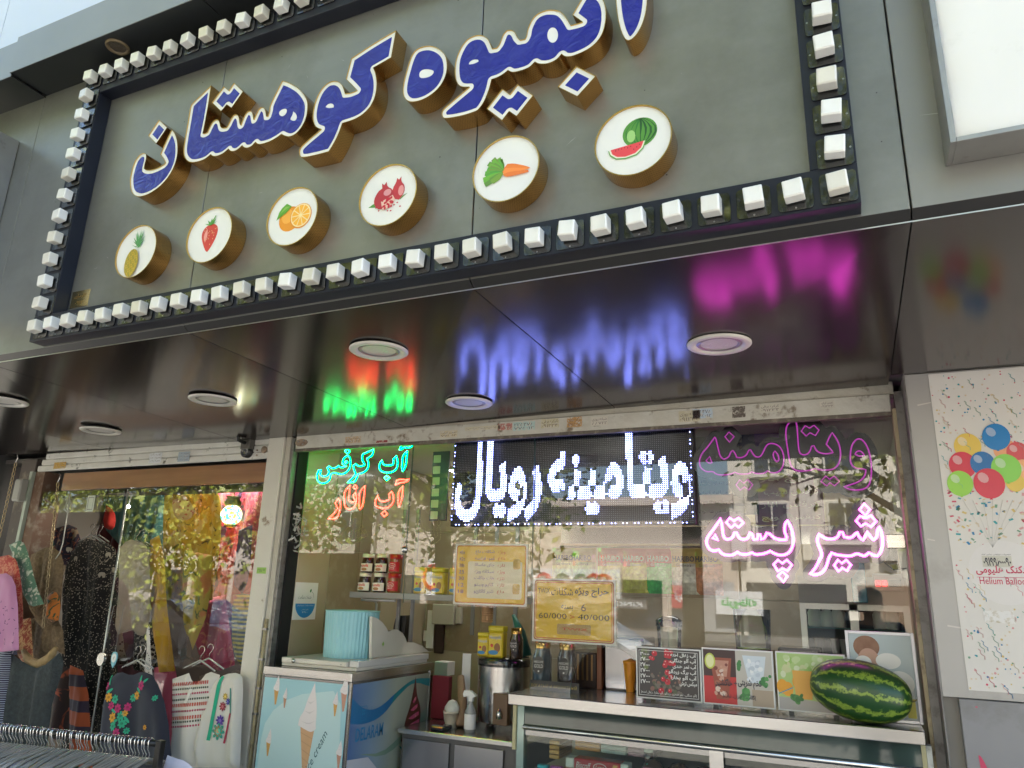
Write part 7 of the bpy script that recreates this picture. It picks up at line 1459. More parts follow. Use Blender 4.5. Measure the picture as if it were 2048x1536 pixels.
sp = [(y0_, .1), (y0_ + .12, .1), (y0_ + .17, .5), (y0_ + .18, .8), (y0_ + .14, fz1 - .03), (y0_, fz1 - .02)]
for k in range(0): f = k / 6; mb.mat(M('side blue print %d' % k, (.1 + .26 * f, .18 + .2 * f, .36 - .06 * f), .3)).poly(F, [[(y0_, .1), (y0_ + .3 - k * .0 - .25 * (1 - f) if False else y0_ + .05 * (6 - k), .1), (y0_ + .05 * (6 - k), fz1 - .002), (y0_, fz1 - .002)]], .0022 + (k * -.0 + (5 - k) * 0) + k * .00005 if False else .0022 + .00006 * k)
Hh = fz1
wave = [(y0_, Hh - .06), (y0_ + .08, Hh - .13), (y0_ + .18, Hh - .14), (y0_ + .3, Hh - .07), (y0_ + .42, Hh - .015), (y1_, Hh - .03)]
wl = [(y1_, Hh - .075), (y0_ + .42, Hh - .03), (y0_ + .3, Hh - .1), (y0_ + .2, Hh - .185), (y0_ + .08, Hh - .2), (y0_, Hh - .18)]
wave, wl = [[(y0_ + (a - y0_) * (1.38 if a < y1_ - 1e-6 else 1), b) for a, b in l] for l in (wave, wl)]; wv = smooth(wave, 2, closed=False) + smooth(wl, 2, closed=False)
mb.mat(M('blue wave print', (.02, .16, .36), .3)).poly(F, [wv[::-1] if area(wv) < 0 else wv], .0032)
h2 = len(wv) // 2; tw = [p for p in wv if p[0] > y0_ + .36]; mb.mat(M('teal wave print', (.02, .22, .24), .3)).poly(F, [tw[::-1] if area(tw) < 0 else tw], .0036)
bw_ = [(y0_ + .0, .1), (y1_, .1), (y1_, .82), (y1_ - .08, .74), (y0_ + .25, .76), (y0_ + .1, .79), (y0_, .8)]; mb.mat(M('pale side print', (.55, .55, .6), .3)).poly(F, [[(y0_, .1), (y0_ + .3, .1), (y0_ + .28, .7), (y0_ + .18, .775), (y0_, .79)]], .0034)
gw = smooth([(y0_ + .1, .8), (y0_ + .3, .775), (y0_ + .45, .82), (y1_ - .01, .95), (y1_ - .01, .9), (y0_ + .45, .78), (y0_ + .3, .755)], 1); mb.mat(M('green wave print', (.2, .3, .22), .3)).poly(F, [gw if area(gw) > 0 else gw[::-1]], .0036)
mb.mat(M('delaram blue', (.02, .2, .42), .35)); a_ = F.un(709, 1487); b_2 = F.un(765, 1462); put_text(mb, F, 'DELARAM', 1.59, .862, 1.834, .925, .0042, bold=.01)
lg = (y0_ + .11, .99); mb.poly(F, [rrect(lg[0] - .028, lg[1] - .035, lg[0] + .028, lg[1] + .035, .006), rrect(lg[0] - .025, lg[1] - .032, lg[0] + .025, lg[1] + .032, .005)], .0042)
for a in range(4): th = math.pi / 4 + a * math.pi / 2; mb.poly(F, [ell(lg[0] + .0115 * math.cos(th), lg[1] + .006 + .0115 * math.sin(th), .008, .0065, 10, th)], .0042)
put_text(mb, F, 'دلارام', lg[0] - .018, lg[1] - .029, lg[0] + .018, lg[1] - .017, .0042, True)
q = lambda x, y: (y1_ - .16 + x * .19, .9 + y * .105)
mb.mat(M('dark cone print', (.1, .03, .02), .3)).poly(F, [smooth([q(-.62, -.9), q(-.5, -.3), q(-.42, .1), q(-.25, .6), q(-.12, 1.2), q(.0, 2.2), q(.12, 1.2), q(.34, .7), q(.42, .2), q(.4, -.3), q(.5, -.7), q(.1, -1.1), q(-.3, -1.15)], 2)], .004)
mb.mat(M('raspberry print', (.45, .08, .08), .3))
for y, w_ in ((-.75, .42), (-.35, .36), (.05, .3), (.45, .2), (.85, .1)): mb.poly(F, [smooth([q(-w_ * .2, y - .05), q(w_, y + .12), q(w_ * .95, y + .3), q(-w_ * .1, y + .2), q(-w_ * .9, y + .05)], 2)], .0045)
mb.mat(M('teal wave print')).poly(F, [smooth([q(-.7, -1.1), q(-.3, -1.35), q(.0, -1.2), q(.3, -1.3), q(.1, -1.5), q(-.5, -1.45)], 1)], .0044)
mb.build('side_poster', None, t)
# white topping tray with the cloud shaped back board on top of the machine
t = T('topping_tray', (-2.6, 1.75, mz), 'white lidded tray with a cloud shaped board on the ice cream machine', 'tray'); OW = M('ivory melamine', (.68, .65, .58), .4, col2=(.62, .58, .5), ns=6)
tx0, tx1, ty0, ty1 = -2.86, -2.375, 1.585, 2.3
MB().box((tx0, ty0, mz + .001), (tx1, ty1, mz + .018), .003).build('tray_base', OW, t); MB().box((tx0 + .002, ty0 - .008, mz + .0185), (tx1 - .06, ty1, mz + .044), .004).build('lid_board', OW, t)
MB().box((tx1 - .055, ty0 + .012, mz + .0185), (tx1 + .004, ty1 + .01, mz + .05), .003).build('clear_rail', M('milky acrylic', (.62, .6, .56), .2, coat=.5), t)
MB().lathe((tx0 + .085, ty0 - .0085, mz + .03), [(.012, 0), (.012, .004), (.006, .01), (.001, .011)], 16, (Vector((1, 0, 0)), Vector((0, 0, 1)), Vector((0, -1, 0)))).build('lock', STEEL, t)
MB().lathe((tx1 - .09, ty0 - .0085, mz + .03), [(.004, 0), (.001, .002)], 8, (Vector((1, 0, 0)), Vector((0, 0, 1)), Vector((0, -1, 0)))).build('screw', SCR, t)
# cloud board: three shrinking scallops, standing on the right-hand long side
F = Frame((tx1 - .05, 0, 0), (0, 1, 0)); base = mz + .05
FB_ = Frame((tx1 - .058, 0, 0), (0, 1, 0))
def yz(px, py):
    u, v = FB_.un(px, py); return u, v
out = [yz(742, 1325), yz(744, 1233)] + [yz(*p) for p in ((755, 1237), (766, 1246), (773, 1256), (777, 1263), (784, 1260), (795, 1259), (805, 1266), (811, 1276), (814, 1285), (828, 1285), (845, 1292), (856, 1302), (863, 1312), (866, 1330))]
out = [(max(u, ty0 + .1), max(v, mz + .051)) for u, v in out]; out[0] = (out[0][0], mz + .051); out[-1] = (out[-1][0], mz + .051)
out = out if area(out) > 0 else out[::-1]
mb = MB(); mb.prism(FB_, [out], -.016, 0); mb.build('cloud_board', OW, t)
mb = MB().mat(M('green label')); c_ = yz(766, 1288); mb.poly(FB_, [[(c_[0] - .012, c_[1]), (c_[0], c_[1] - .014), (c_[0] + .012, c_[1]), (c_[0], c_[1] + .014)]], .001); mb.build('green_sticker', None, t)
# fluted blue bin on the tray
F = ypl(1.84); a = F.un(655, 1312); b = F.un(743, 1312); c = F.un(700, 1222); rx = (b[0] - a[0]) / 2; bx_ = (a[0] + b[0]) / 2 ; tb = T('fluted_bin', (bx_, 1.84, mz + .045), 'light blue fluted plastic bin standing on the white tray', 'bin')
hb = c[1] - (mz + .045) ; prof_r = [(1., 0), (1.0, 1.)]
mb = MB(); n = 88
for i in range(n):
    t0, t1 = 2 * math.pi * i / n, 2 * math.pi * (i + 1) / n; f0, f1 = (1 + .02 * (i % 2)), (1 + .02 * ((i + 1) % 2))
    P = lambda tt, f, s, h: (bx_ + rx * .965 * f * s * math.cos(tt), 1.84 + rx * .965 * f * s * math.sin(tt), mz + .045 + h)
    mb.add([P(t0, f0, .98, 0), P(t1, f1, .98, 0), P(t1, f1, 1.03, hb), P(t0, f0, 1.03, hb)], [(0, 1, 2, 3)])
mb.add([(bx_ + rx * .94 * math.cos(2 * math.pi * i / 30), 1.84 + rx * .94 * math.sin(2 * math.pi * i / 30), mz + .05) for i in range(30)], [tuple(range(30))])
BIN = M('light blue plastic', (.28, .55, .6), .4); mb.build('fluted_wall', BIN, tb); MB().lathe((bx_, 1.84, mz + .045 + hb), [(rx * .99, -.002), (rx * 1.035, 0), (rx * 1.035, .004), (rx * .98, .004), (rx * .95, -.02)], 44).build('rim', BIN, tb)
# --- ceiling tube lamps of the shop
for k, (x, y) in enumerate(((-2.2, 2.95), (-.7, 2.95))):
    t = T('tube_lamp', (x, y, 2.46), ['left', 'right'][k] + ' lit ceiling lamp inside the juice shop', 'ceiling light'); MB().box((x - .45, y - .05, 2.455), (x + .45, y + .05, 2.474)).build('housing', LIDW, t); MB().box((x - .44, y - .04, 2.448), (x + .44, y + .04, 2.4545)).build('diffuser', emat('lit diffuser', (1., .95, .86), 3.6), t)

# --- balloon poster on the right pier
F = ypl(PY - .0012); a, b, c, d = F.un(1858, 749), F.un(1935, 1380), F.un(2048, 737), F.un(2048, 1386); u0, v0, u1, v1 = (a[0] + b[0]) / 2, b[1], .86, a[1]
t = T('balloon_poster', (u0 + .26, PY, v0), 'white confetti poster of a balloon bunch advertising helium balloons on the right pier', 'poster')
MB().fbox(F, u0, u1, v0, v1, -.0002, .001).build('sheet', M('white poster vinyl', (.62, .59, .55), .35, col2=(.66, .63, .6), ns=2), t)
r = random.Random(11); conf = [(.03, .3, .32), (.55, .06, .12), (.6, .45, .15), (.03, .2, .4), (.6, .3, .3), (.15, .3, .2), (.62, .5, .35)]
mb = MB()
for k in range(900):
    u, v = r.uniform(u0 + .005, u1 - .005), r.uniform(v0 + .005, v1 - .01); dens = 1 if v > v1 - .3 or v < v0 + .35 else (.9 if v0 + .35 < v < v0 + .72 else .25)
    if r.random() > dens: continue
    c_ = r.choice(conf); mb.mat(M('print %.2f %.2f %.2f' % c_, c_, .35)); mid = v0 + .45 < v < v0 + .72
    if mid: s = r.uniform(.004, .009); th = r.uniform(0, 3.1); mb.poly(F, [[(u + s * math.cos(th + q), v + s * .8 * math.sin(th + q)) for q in (0, 1., 3.14, 4.14)]], .0016)
    elif r.random() < .16:
        pts = [(u + q * .0035 + .004 * math.sin(q * 1.9), v - q * .006) for q in range(7)]; mb.poly(F, [pts + [(x + .0018, y + .0012) for x, y in pts[::-1]]], .0016) if False else None
        mb.tube([F.P(x, y, .0016) for x, y in pts], .0013, 3, cap=False)
    else: mb.poly(F, [ell(u, v, r.uniform(.0018, .0045), n=7)], .0016)
o = mb.build('confetti_print', None, t); o['kind'] = 'stuff'
mb = MB(); bal = [((1935, 893), 36, (.72, .5, .1)), ((1955, 950), 0, None), ((2010, 900), 30, (.75, .35, .18)), ((2035, 905), 28, (.6, .08, .1)), ((1925, 930), 36, (.6, .04, .08)), ((1920, 967), 34, (.3, .6, .08)), ((2048, 945), 34, (.8, .4, .2)), ((2030, 965), 24, (.7, .5, .1)), ((1965, 927), 32, (.02, .15, .4)), ((1992, 874), 36, (.02, .2, .5)), ((2012, 937), 38, (.25, .6, .1)), ((1978, 967), 40, (.6, .04, .08))]
k = 0
for (px, py), r_, col in bal:
    if not col: continue
    k += 1; cu, cv_ = F.un(px, py); rr = r_ * .00102 * 1.36
    mb.mat(M('balloon print %.2f %.2f %.2f' % col, col, .25)).poly(F, [ell(cu, cv_, rr * .92, rr * 1.04, 24)], .0018 + k * .00012); mb.poly(F, [[(cu - .006, cv_ - rr * 1.1), (cu + .006, cv_ - rr * 1.1), (cu, cv_ - rr * .95)]], .0018 + k * .00012)
    l_ = tuple(min(1, c * .6 + .3) for c in col); mb.mat(M('balloon light %.2f %.2f %.2f' % l_, l_, .25)).poly(F, [ell(cu - rr * .3, cv_ + rr * .4, rr * .3, rr * .38, 12, .5)], .00185 + k * .00012)
bx0, bv0 = F.un(1985, 1095)
for k in range(7): px = 1925 + k * 20; s_ = F.un(px, 1000); mb.mat(M('string print', (.5, .47, .44), .5)); mb.tube([F.P(s_[0], s_[1], .002), F.P(bx0, bv0, .002)], .0004, 3)
mb.build('balloon_print', None, t)
mb = MB().mat(M('soft white print', (.66, .63, .61), .4)).poly(F, [ell(F.un(2010, 1145)[0], F.un(2010, 1145)[1], .115, .115, 40)], .0019)
mb.mat(M('number label', (.55, .53, .45), .5)); q0, q1 = F.un(1966, 1134), F.un(2022, 1112); mb.poly(F, [rrect(q0[0], q0[1], q1[0], q1[1], .001)], .0024); mb.mat(M('dark print')); put_text(mb, F, '۰۹۱۹۹۶۰۰۰۹۰', q0[0] + .003, q0[1] + .004, q1[0] - .003, q1[1] - .006, .003, bold=.03); put_text(mb, F, 'تجهیزات تزئینی جشن تولد', q0[0], q1[1] + .002, q1[0], q1[1] + .008, .003, True)
mb.mat(M('crimson print', (.55, .03, .1), .4)); q0, q1 = F.un(1953, 1150), F.un(2062, 1132); put_text(mb, F, 'بادکنک هلیومی', q0[0], q0[1], q1[0], q1[1], .003, True, .02); mb.poly(F, [rrect(q0[0], q0[1] - .008, q1[0], q0[1] - .0065, .0005)], .003); q0, q1 = F.un(1960, 1168), F.un(2066, 1156); put_text(mb, F, 'Helium Balloons', q0[0], q0[1], q1[0], q1[1], .003)
q0, q1 = F.un(1970, 1246), F.un(2026, 1222); mb.mat(M('torn white sticker', (.7, .68, .66), .5, dirt=(.4, .33, .2), ds=60)).poly(F, [[(q0[0], q0[1] + .004), (q1[0] + .003, q0[1]), (q1[0], q1[1]), (q0[0] - .002, q1[1] - .003)]], .0026); mb.build('lettering', None, t)
mb = MB().mat(M('scratch', (.55, .52, .48), .6))
for a_, b_3 in (((1895, 1253), (1955, 1262)), ((1835, 812), (1862, 806)), ((1855, 1080), (1870, 1082))): p, q = F.un(*a_), F.un(*b_3); mb.poly(F, [[(p[0], p[1]), (q[0], q[1]), (q[0], q[1] + .004), (p[0], p[1] + .006)]], .0004)
FB2 = ypl(PY - .0125); mb.mat(M('pink paint splash', (.55, .05, .12), .5)); p = FB2.un(1968, 1525); mb.poly(FB2, [smooth([(p[0] - .012, p[1] - .03), (p[0] + .012, p[1] - .03), (p[0] + .002, p[1]), (p[0] - .008, p[1] + .02), (p[0] - .014, p[1] + .022)], 1)], .0008); p = FB2.un(1953, 1414); mb.poly(FB2, [ell(p[0], p[1], .004, .002)], .0008)
mb.build('paint_marks', None, bld)
# ================================================================== the street behind the photographer (seen only as reflections)
struct('sidewalk', MB().box((-45, -5.2, -.12), (40, 1.62, 0)), M('sidewalk paving', (.34, .32, .29), .8, col2=(.26, .25, .23), ns=4))
struct('road', MB().box((-45, -27, -.2), (40, -5.32, -.13)), M('asphalt', (.045, .045, .047), .9, col2=(.035, .035, .035), ns=12))
struct('kerb', MB().box((-45, -5.318, -.2), (40, -5.202, .01)), M('kerb stone', (.4, .39, .36), .8))
struct('far_sidewalk', MB().box((-45, -34.2, -.2), (40, -27.01, 0)), M('far paving', (.16, .155, .145), .9))
struct('ground', MB().box((-150, -180, -.6), (150, 60, -.25)), M('dry ground', (.25, .22, .18), .9))
D = 34.0
CREAM = M('sunlit cream stone', (.78, .73, .64), .8, col2=(.7, .64, .55), ns=.6)
GREYB = M('grey brick facade', (.38, .35, .3), .85, col2=(.3, .28, .25), ns=1)
WINM = M('dark window glass', (.03, .04, .05), .08, coat=1)
RAIL = M('balcony iron', (.05, .05, .05), .5)
FO = Frame((0, -D, 0), (-1, 0, 0))       # facade of the far side, facing the shop
def building(x0, x1, h, mat, lab, fl=3.3, ww=1.4, wh=1.7, gap=2.9, bal=False, shop=True):
    t = T('opposite_building', ((x0 + x1) / 2, -D - 5, 0), lab, 'building')
    MB().box((x0, -D - 11, 0), (x1, -D, h)).build('wall', mat, t)
    n = int((x1 - x0 - .8) / gap); z = 4.6
    while z + wh + .6 < h:
        for i in range(n):
            xc = x0 + (x1 - x0) * (i + .5) / n
            f = MB().box((xc - ww / 2 - .12, -D + .003, z - .12), (xc + ww / 2 + .12, -D + .1, z + wh + .12)).build('window', M('pale window frame', (.6, .58, .52), .6), t)
            MB().box((xc - ww / 2, -D + .06, z), (xc - .04, -D + .12, z + wh)).build('pane', WINM, f); MB().box((xc + .04, -D + .06, z), (xc + ww / 2, -D + .12, z + wh)).build('pane', WINM, f)
            if bal:
                b = MB().box((xc - ww / 2 - .3, -D + .003, z - .3), (xc + ww / 2 + .3, -D + .7, z - .14)).build('balcony', mat, t); mb = MB()
                for k in range(13): q = xc - ww / 2 - .25 + (ww + .5) * k / 12; mb.box((q - .012, -D + .64, z - .139), (q + .012, -D + .665, z + .7))
                mb.box((xc - ww / 2 - .28, -D + .63, z + .7), (xc + ww / 2 + .28, -D + .675, z + .75)); mb.build('railing', RAIL, b)
        z += fl
    if bal:
        for i in range(n + 1): xc = x0 + (x1 - x0) * i / n; MB().box((xc - .35, -D + .003, 3.6), (xc + .35, -D + .35, h)).build('pilaster', CREAM, t)
    MB().box((x0, -D + .001, h - .35), (x1, -D + .5, h + .1)).build('cornice', mat, t)
    if shop:
        n = max(1, int((x1 - x0) / 3.6))
        for i in range(n):
            a, b = x0 + (x1 - x0) * i / n + .25, x0 + (x1 - x0) * (i + 1) / n - .25
            MB().box((a, -D + .002, .1), (b, -D + .08, 2.5)).build('shop_front', random.choice([WINM, M('grey roller shutter', (.4, .4, .4), .5), M('brown shutter', (.3, .2, .13), .6)]), t)
    return t
building(-5.2, 4.8, 15.5, CREAM, 'cream stone apartment house with iron balconies, reflected in the large pane', bal=True, gap=2.6)
building(-27, -5.3, 6.7, M('pinkish render', (.62, .53, .45), .8), 'low pinkish building across the street with a white shop sign', gap=3.4)
building(5, 17, 12, GREYB, 'grey brick block across the street right of the cream house')
building(-46, -27.2, 13, M('pale tan stone', (.55, .49, .4), .8), 'tan apartment block across the street at the far left', gap=3.2)
def shopsign(px0, px1, mat, lab, text, ink, fa=True, extra=None, neon=False):
    a = mir(*px0, D, FG); b = mir(*px1, D, FG); x0, x1 = sorted((a.x, b.x)); z0, z1 = sorted((a.z, b.z)); F = Frame((0, -D + .5, 0), (-1, 0, 0))
    mb = MB().mat(mat).box((x0, -D + .101, z0), (x1, -D + .5, z1)); mb.mat(ink)
    h = z1 - z0; w_ = x1 - x0
    if text: put_text(mb, F, text, -x1 + w_ * .12, z0 + h * .25, -x0 - w_ * .12, z0 + h * .75, .01, fa, .03)
    if extra: extra(mb, F, -x1, z0, -x0, z1)
    tag(mb.build('shop_sign'), lab, 'shop sign')
def rings(mb, F, u0, v0, u1, v1):
    mb.mat(M('red sign letters', (.6, .04, .05), .5)); h = v1 - v0
    for f in (.12, .2, .6, .9):
        c = (u0 + (u1 - u0) * f, v0 + h * .5); mb.prism(F, [ell(c[0], c[1], h * .33, h * .36, 24), ell(c[0] + h * .04, c[1], h * .2, h * .24, 24)], .01, .06)
    mb.mat(M('grey sign letters', (.15, .15, .16), .5))
    for f in (.3, .45, .75): c = (u0 + (u1 - u0) * f, v0 + h * .5); mb.prism(F, [ell(c[0], c[1], h * .32, h * .34, 24), ell(c[0], c[1], h * .22, h * .24, 24)], .01, .06)
shopsign((1000, 1190), (1245, 1140), M('white sign board', (.82, .82, .82), .4), 'long white shop sign with red and grey ring letters across the street', None, BLK, extra=rings)
shopsign((860, 1190), (990, 1120), M('white sign board'), 'white shop sign with red ring letters reflected in the middle pane', None, BLK, extra=rings)
shopsign((1228, 1216), (1298, 1200), M('grey sign board', (.2, .19, .18), .5), 'narrow grey shop sign reading KING across the street', 'KING', M('white sign letters', (.8, .8, .8)), False)
shopsign((1348, 1216), (1402, 1172), M('red sign board', (.55, .09, .1), .5), 'red shop banner with white writing across the street', 'فروش ویژه', M('white sign letters'))
shopsign((1436, 1228), (1526, 1184), M('white sign board'), 'white shop sign with green letters across the street', 'داروخانه', M('green sign letters', (.03, .5, .08), .5))
# --- street trees
LEAF = M('plane tree leaf', (.17, .22, .03), .5, col2=(.3, .32, .05), ns=3, spec=.4)
BARK = M('tree bark', (.1, .08, .06), .9, bump=.6, bs=20)
def tree(x, y, h, crad, lab, seed, nleaf=9000, low=0., up=4.2):
    r = random.Random(seed); t = T('street_tree', (x, y, 0), lab, 'tree', 'plane trees along the kerb')
    mb = MB(); top = Vector((x + r.uniform(-.3, .3), y, h * .62)); mb.tube([(x, y, -.1), (x + .05, y, h * .25), (x - .05, y + .05, h * .45), top], [.17, .14, .12, .08], 9)
    ends = []
    for k in range(16):
        b = Vector((x, y, h * r.uniform(.34, .6))); a = r.uniform(0, 6.28); L_ = crad * r.uniform(.6, 1.)
        m_ = b + Vector((math.cos(a) * L_ * .5, math.sin(a) * L_ * .5, L_ * .35)); e = b + Vector((math.cos(a) * L_, math.sin(a) * L_, L_ * r.uniform(.1, .9) + low)); mb.tube([b, m_, e], [.06, .035, .012], 6); ends += [m_, e, (m_ + e) / 2]
        for q in range(3): e2 = m_.lerp(e, .5) + Vector((r.gauss(0, .5), r.gauss(0, .5), r.gauss(0, .4))); mb.tube([m_.lerp(e, .4), e2], [.02, .006], 4); ends.append(e2)
    mb.build('trunk', BARK, t)
    lf = MB()
    for k in range(nleaf):
        c = r.choice(ends) + Vector((r.gauss(0, .34), r.gauss(0, .34), r.gauss(0, .28)))
        if k > nleaf * .55: c.z += r.uniform(.3, up)
        n = Vector((r.gauss(0, 1), r.gauss(0, 1), r.gauss(0, 1) + .6)).normalized(); u = n.orthogonal().normalized(); u = Matrix.Rotation(r.uniform(0, 6.28), 3, n) @ u; v = n.cross(u); s = r.uniform(.045, .085)
        lf.add([c - u * s, c + v * s * .55, c + u * s * 1.1, c - v * s * .55], [(0, 1, 2, 3)])
    o = lf.build('crown', LEAF, t); return t
tree(-10.2, -4.6, 5.2, 2.3, 'leafy plane tree reflected in the clothes shop window', 5, 12000, -.7)
tree(-5.6, -4.7, 6.0, 2.4, 'plane tree by the kerb reflected left of the LED display', 8, 9000, -.2)
tree(.9, -4.8, 6.4, 2.3, 'thin plane tree by the kerb reflected over the LED display', 13, 3500, .2)
tree(-2.2, -6.0, 11.5, 3.2, 'tall plane tree over the street behind the photographer', 33, 16000, 1.2, 3.5)
tree(-8.2, -6.2, 11.5, 3.2, 'second tall plane tree over the street', 34, 14000, 1.2, 3.5)
tree(-15.5, -4.6, 6, 2.4, 'farthest left plane tree by the kerb', 21, 7000, -.4)
# --- parked car
def car(x, y, col, lab):
    t = T('parked_car', (x, y, -.13), lab, 'car', 'cars parked along the kerb'); g = -.13; W2 = .86
    prof = [(-2.15, .35), (-2.2, .62), (-2.05, .86), (-1.25, .95), (-.7, 1.38), (.35, 1.43), (1.15, 1.02), (1.95, .98), (2.12, .8), (2.15, .4)]
    F = Frame((x, y, g), (1, 0, 0)); low = [(-2.15, .35), (-2.2, .62), (-2.05, .86), (-1.25, .95), (1.15, 1.0), (1.95, .97), (2.12, .8), (2.15, .4), (1.65, .24), (-1.6, .24)]
    PAINT = M(col[0], col[1], .25, coat=1)
    MB().prism(F, [smooth(low[::1] if area(low) > 0 else low[::-1], 1, sharp=60)], -W2, W2).build('body', PAINT, t)
    cab = [(-1.3, .94), (-.72, 1.38), (.35, 1.42), (1.12, 1.0)]; cab = cab if area(cab) > 0 else cab[::-1]
    MB().prism(F, [cab], -W2 + .12, W2 - .12).build('cabin', PAINT, t)
    for s in (-1, 1):
        for w_ in ([(-1.12, .98), (-.68, 1.32), (-.2, 1.34), (-.2, .98)], [(-.12, .98), (-.12, 1.34), (.3, 1.34), (.9, .99)]):
            w_ = w_ if area(w_) > 0 else w_[::-1]
            MB().prism(F, [w_], s * (W2 - .119) if s > 0 else -(W2 - .119) - .006, s * (W2 - .119) + .006 if s > 0 else -(W2 - .119)).build('side_window', WINM, t)
        for wx in (-1.35, 1.3):
            wh = MB(); wh.lathe((x + wx, y + s * (W2 - .2), g + .31), [(.001, 0), (.31, 0), (.31, .21), (.24, .215), (.2, .2), (.001, .2)], 20, (Vector((1, 0, 0)), Vector((0, 0, 1)), Vector((0, s, 0)))); w_o = wh.build('wheel', BLK, t)
            MB().lathe((x + wx, y + s * (W2 + .008), g + .31), [(.19, 0), (.1, .012), (.001, .015)], 16, (Vector((1, 0, 0)), Vector((0, 0, 1)), Vector((0, s, 0)))).build('rim', STEEL, w_o)
    for s in (-.6, .6): MB().box((x + 2.0, y + s - .16, g + .66), (x + 2.14, y + s + .16, g + .8), .01).build('headlight', PAPER, t)
    return t
car(-12.6, -6.5, ('silver car paint', (.5, .52, .55)), 'silver parked car reflected low in the clothes shop window')
car(-4.2, -6.6, ('white car paint', (.75, .75, .73)), 'white parked car by the kerb straight behind the photographer')
car(3.4, -6.5, ('dark blue car paint', (.03, .05, .1)), 'dark blue parked car by the kerb on the right')
# --- the photographer, standing behind the camera; only a dark reflection in the large pane
def skin(name, verts, edges, rad, mat, par, root=0, sub=1):
    me = bpy.data.meshes.new(name); me.from_pydata([tuple(v) for v in verts], edges, []); o = bpy.data.objects.new(name, me); COL.objects.link(o)
    s = o.modifiers.new('skin', 'SKIN'); s.use_smooth_shade = True
    for i, r_ in enumerate(rad): me.skin_vertices[0].data[i].radius = (r_, r_) if not isinstance(r_, tuple) else r_
    me.skin_vertices[0].data[root].use_root = True
    q = o.modifiers.new('sub', 'SUBSURF'); q.levels = q.render_levels = sub
    m2 = bpy.data.meshes.new_from_object(o.evaluated_get(bpy.context.evaluated_depsgraph_get())); bpy.data.objects.remove(o)
    p = bpy.data.objects.new(name, m2); m2.materials.clear(); m2.materials.append(mat)
    for f in m2.polygons: f.use_smooth = True
    COL.objects.link(p); p.parent = par; return p
per = T('person', (.1, -2.14, 0), 'person in a dark shirt and trousers holding up a phone, reflected in the large pane', 'person')
SKN = M('skin', (.42, .26, .18), .5)
J = {'pel': (0, 0, .95), 'sp': (0, .0, 1.15), 'ch': (0, .0, 1.34), 'nk': (0, .01, 1.46), 'hd': (0, .03, 1.58), 'tp': (0, .02, 1.68)}
V_, E_, R_, ix = [], [], [], {}
def jv(n, p, r_, par_=None):
    ix[n] = len(V_); V_.append(Vector(p)); R_.append(r_)
    if par_: E_.append((ix[par_], ix[n]))
jv('pel', J['pel'], .135); jv('sp', J['sp'], .125, 'pel'); jv('ch', J['ch'], .15, 'sp'); jv('nk', J['nk'], .055, 'ch'); jv('hd', J['hd'], .085, 'nk'); jv('tp', J['tp'], .07, 'hd')
for s, n in ((-1, 'l'), (1, 'r')):
    jv('hip' + n, (s * .1, 0, .88), .1, 'pel'); jv('kn' + n, (s * .12, .03, .48), .06, 'hip' + n); jv('an' + n, (s * .13, 0, .08), .04, 'kn' + n); jv('toe' + n, (s * .15, .16, .035), .034, 'an' + n)
    jv('sh' + n, (s * .19, 0, 1.4), .065, 'ch'); jv('el' + n, (s * .25, .1, 1.2), .045, 'sh' + n); jv('wr' + n, (s * (.02 if s < 0 else -.0) + s * .13 - .1, .3, 1.5), .028, 'el' + n); jv('hn' + n, (s * .11 - .1, .335, 1.55), .03, 'wr' + n)
    for k in range(5):
        b = Vector((s * .11 - .1, .34, 1.56)) + Vector((-s * .004, .0, -.03 + .018 * k)); jv('f%s%d' % (n, k), b + Vector((s * .012, .02, .01)), .009, 'hn' + n); jv('g%s%d' % (n, k), b + Vector((-s * .02, .035, .014)), .008, 'f%s%d' % (n, k))
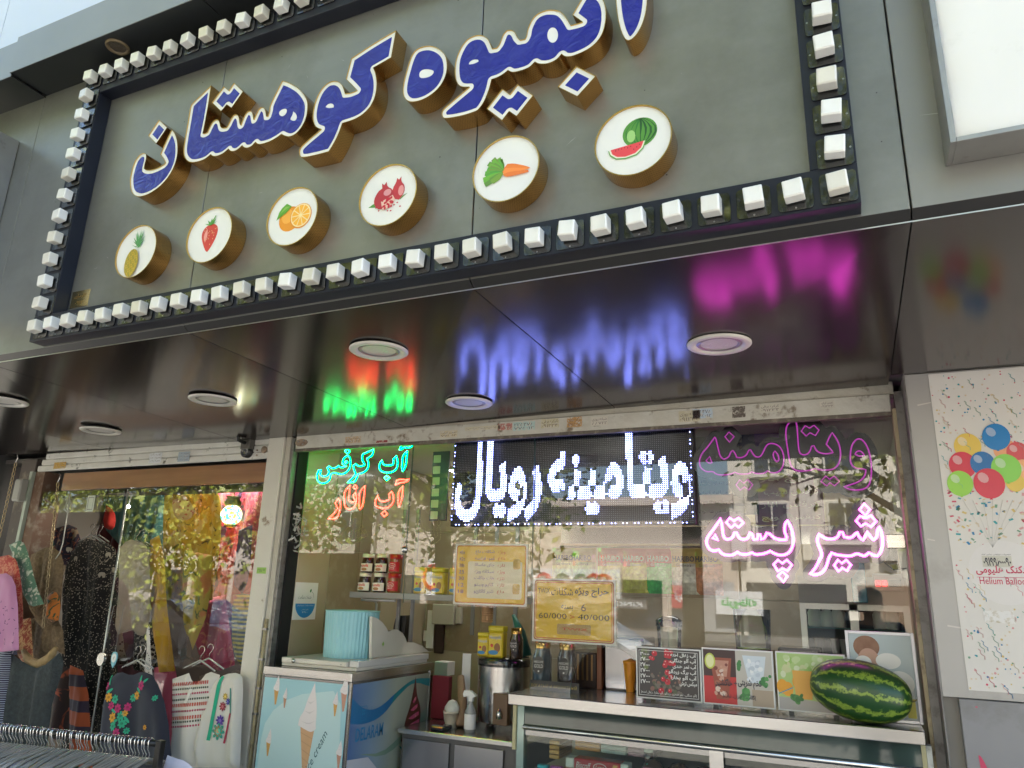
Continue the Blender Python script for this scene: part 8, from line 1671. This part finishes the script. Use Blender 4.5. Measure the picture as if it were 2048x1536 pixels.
skin('body', V_, E_, R_, SKN, per, 0)
cl = ['pel', 'sp', 'ch', 'shl', 'ell', 'wrl', 'shr', 'elr', 'wrr']; mp_ = {n: i for i, n in enumerate(cl)}
def lerpv(n): return V_[ix[n]]
sv = [lerpv(n) for n in cl]; sv[5] = lerpv('ell').lerp(lerpv('wrl'), .8); sv[8] = lerpv('elr').lerp(lerpv('wrr'), .8)
skin('shirt', sv, [(0, 1), (1, 2), (2, 3), (3, 4), (4, 5), (2, 6), (6, 7), (7, 8)], [.165, .155, .178, .09, .07, .05, .09, .07, .05], M('dark blue shirt', (.02, .022, .035), .8), per, 0)
skin('trousers', [lerpv(n) for n in ('pel', 'hipl', 'knl', 'anl', 'hipr', 'knr', 'anr')], [(0, 1), (1, 2), (2, 3), (0, 4), (4, 5), (5, 6)], [.15, .125, .085, .07, .125, .085, .07], M('black trousers', (.015, .015, .017), .8), per, 0)
o = MB(); o.smooth = True; o.sphere((.1, -2.13, 1.665), .098, .11, .085, 16, 10); o.build('hair', M('black hair', (.012, .01, .008), .6), per)
o = MB(); o.smooth = True; o.sphere((.1, -2.02, 1.585), .016, .022, .024, 8, 6); o.build('nose', SKN, per)
for s in (-1, 1):
    o = MB(); o.smooth = True; o.sphere((.1 + s * .034, -2.045, 1.615), .014, .01, .009, 8, 6); o.build('eye', M('eye', (.1, .07, .05), .2), per)
    o = MB(); o.smooth = True; o.sphere((.1 + s * .09, -2.12, 1.6), .012, .02, .032, 8, 6); o.build('ear', SKN, per)
o = MB(); o.box((.075, -2.038, 1.543), (.125, -2.03, 1.551)); o.build('mouth', M('lips', (.3, .12, .1), .5), per)
ph = T('phone', (0, -1.79, 1.56), 'dark smartphone held up in landscape by the photographer', 'phone'); MB().box((-.1, -1.797, 1.545), (.065, -1.789, 1.622), .003).build('phone_body', BLK, ph); MB().lathe((0, -1.789, 1.6), [(.008, 0), (.008, .001), (.001, .001)], 12, (Vector((1, 0, 0)), Vector((0, 0, -1)), Vector((0, 1, 0)))).build('lens', DK, ph)
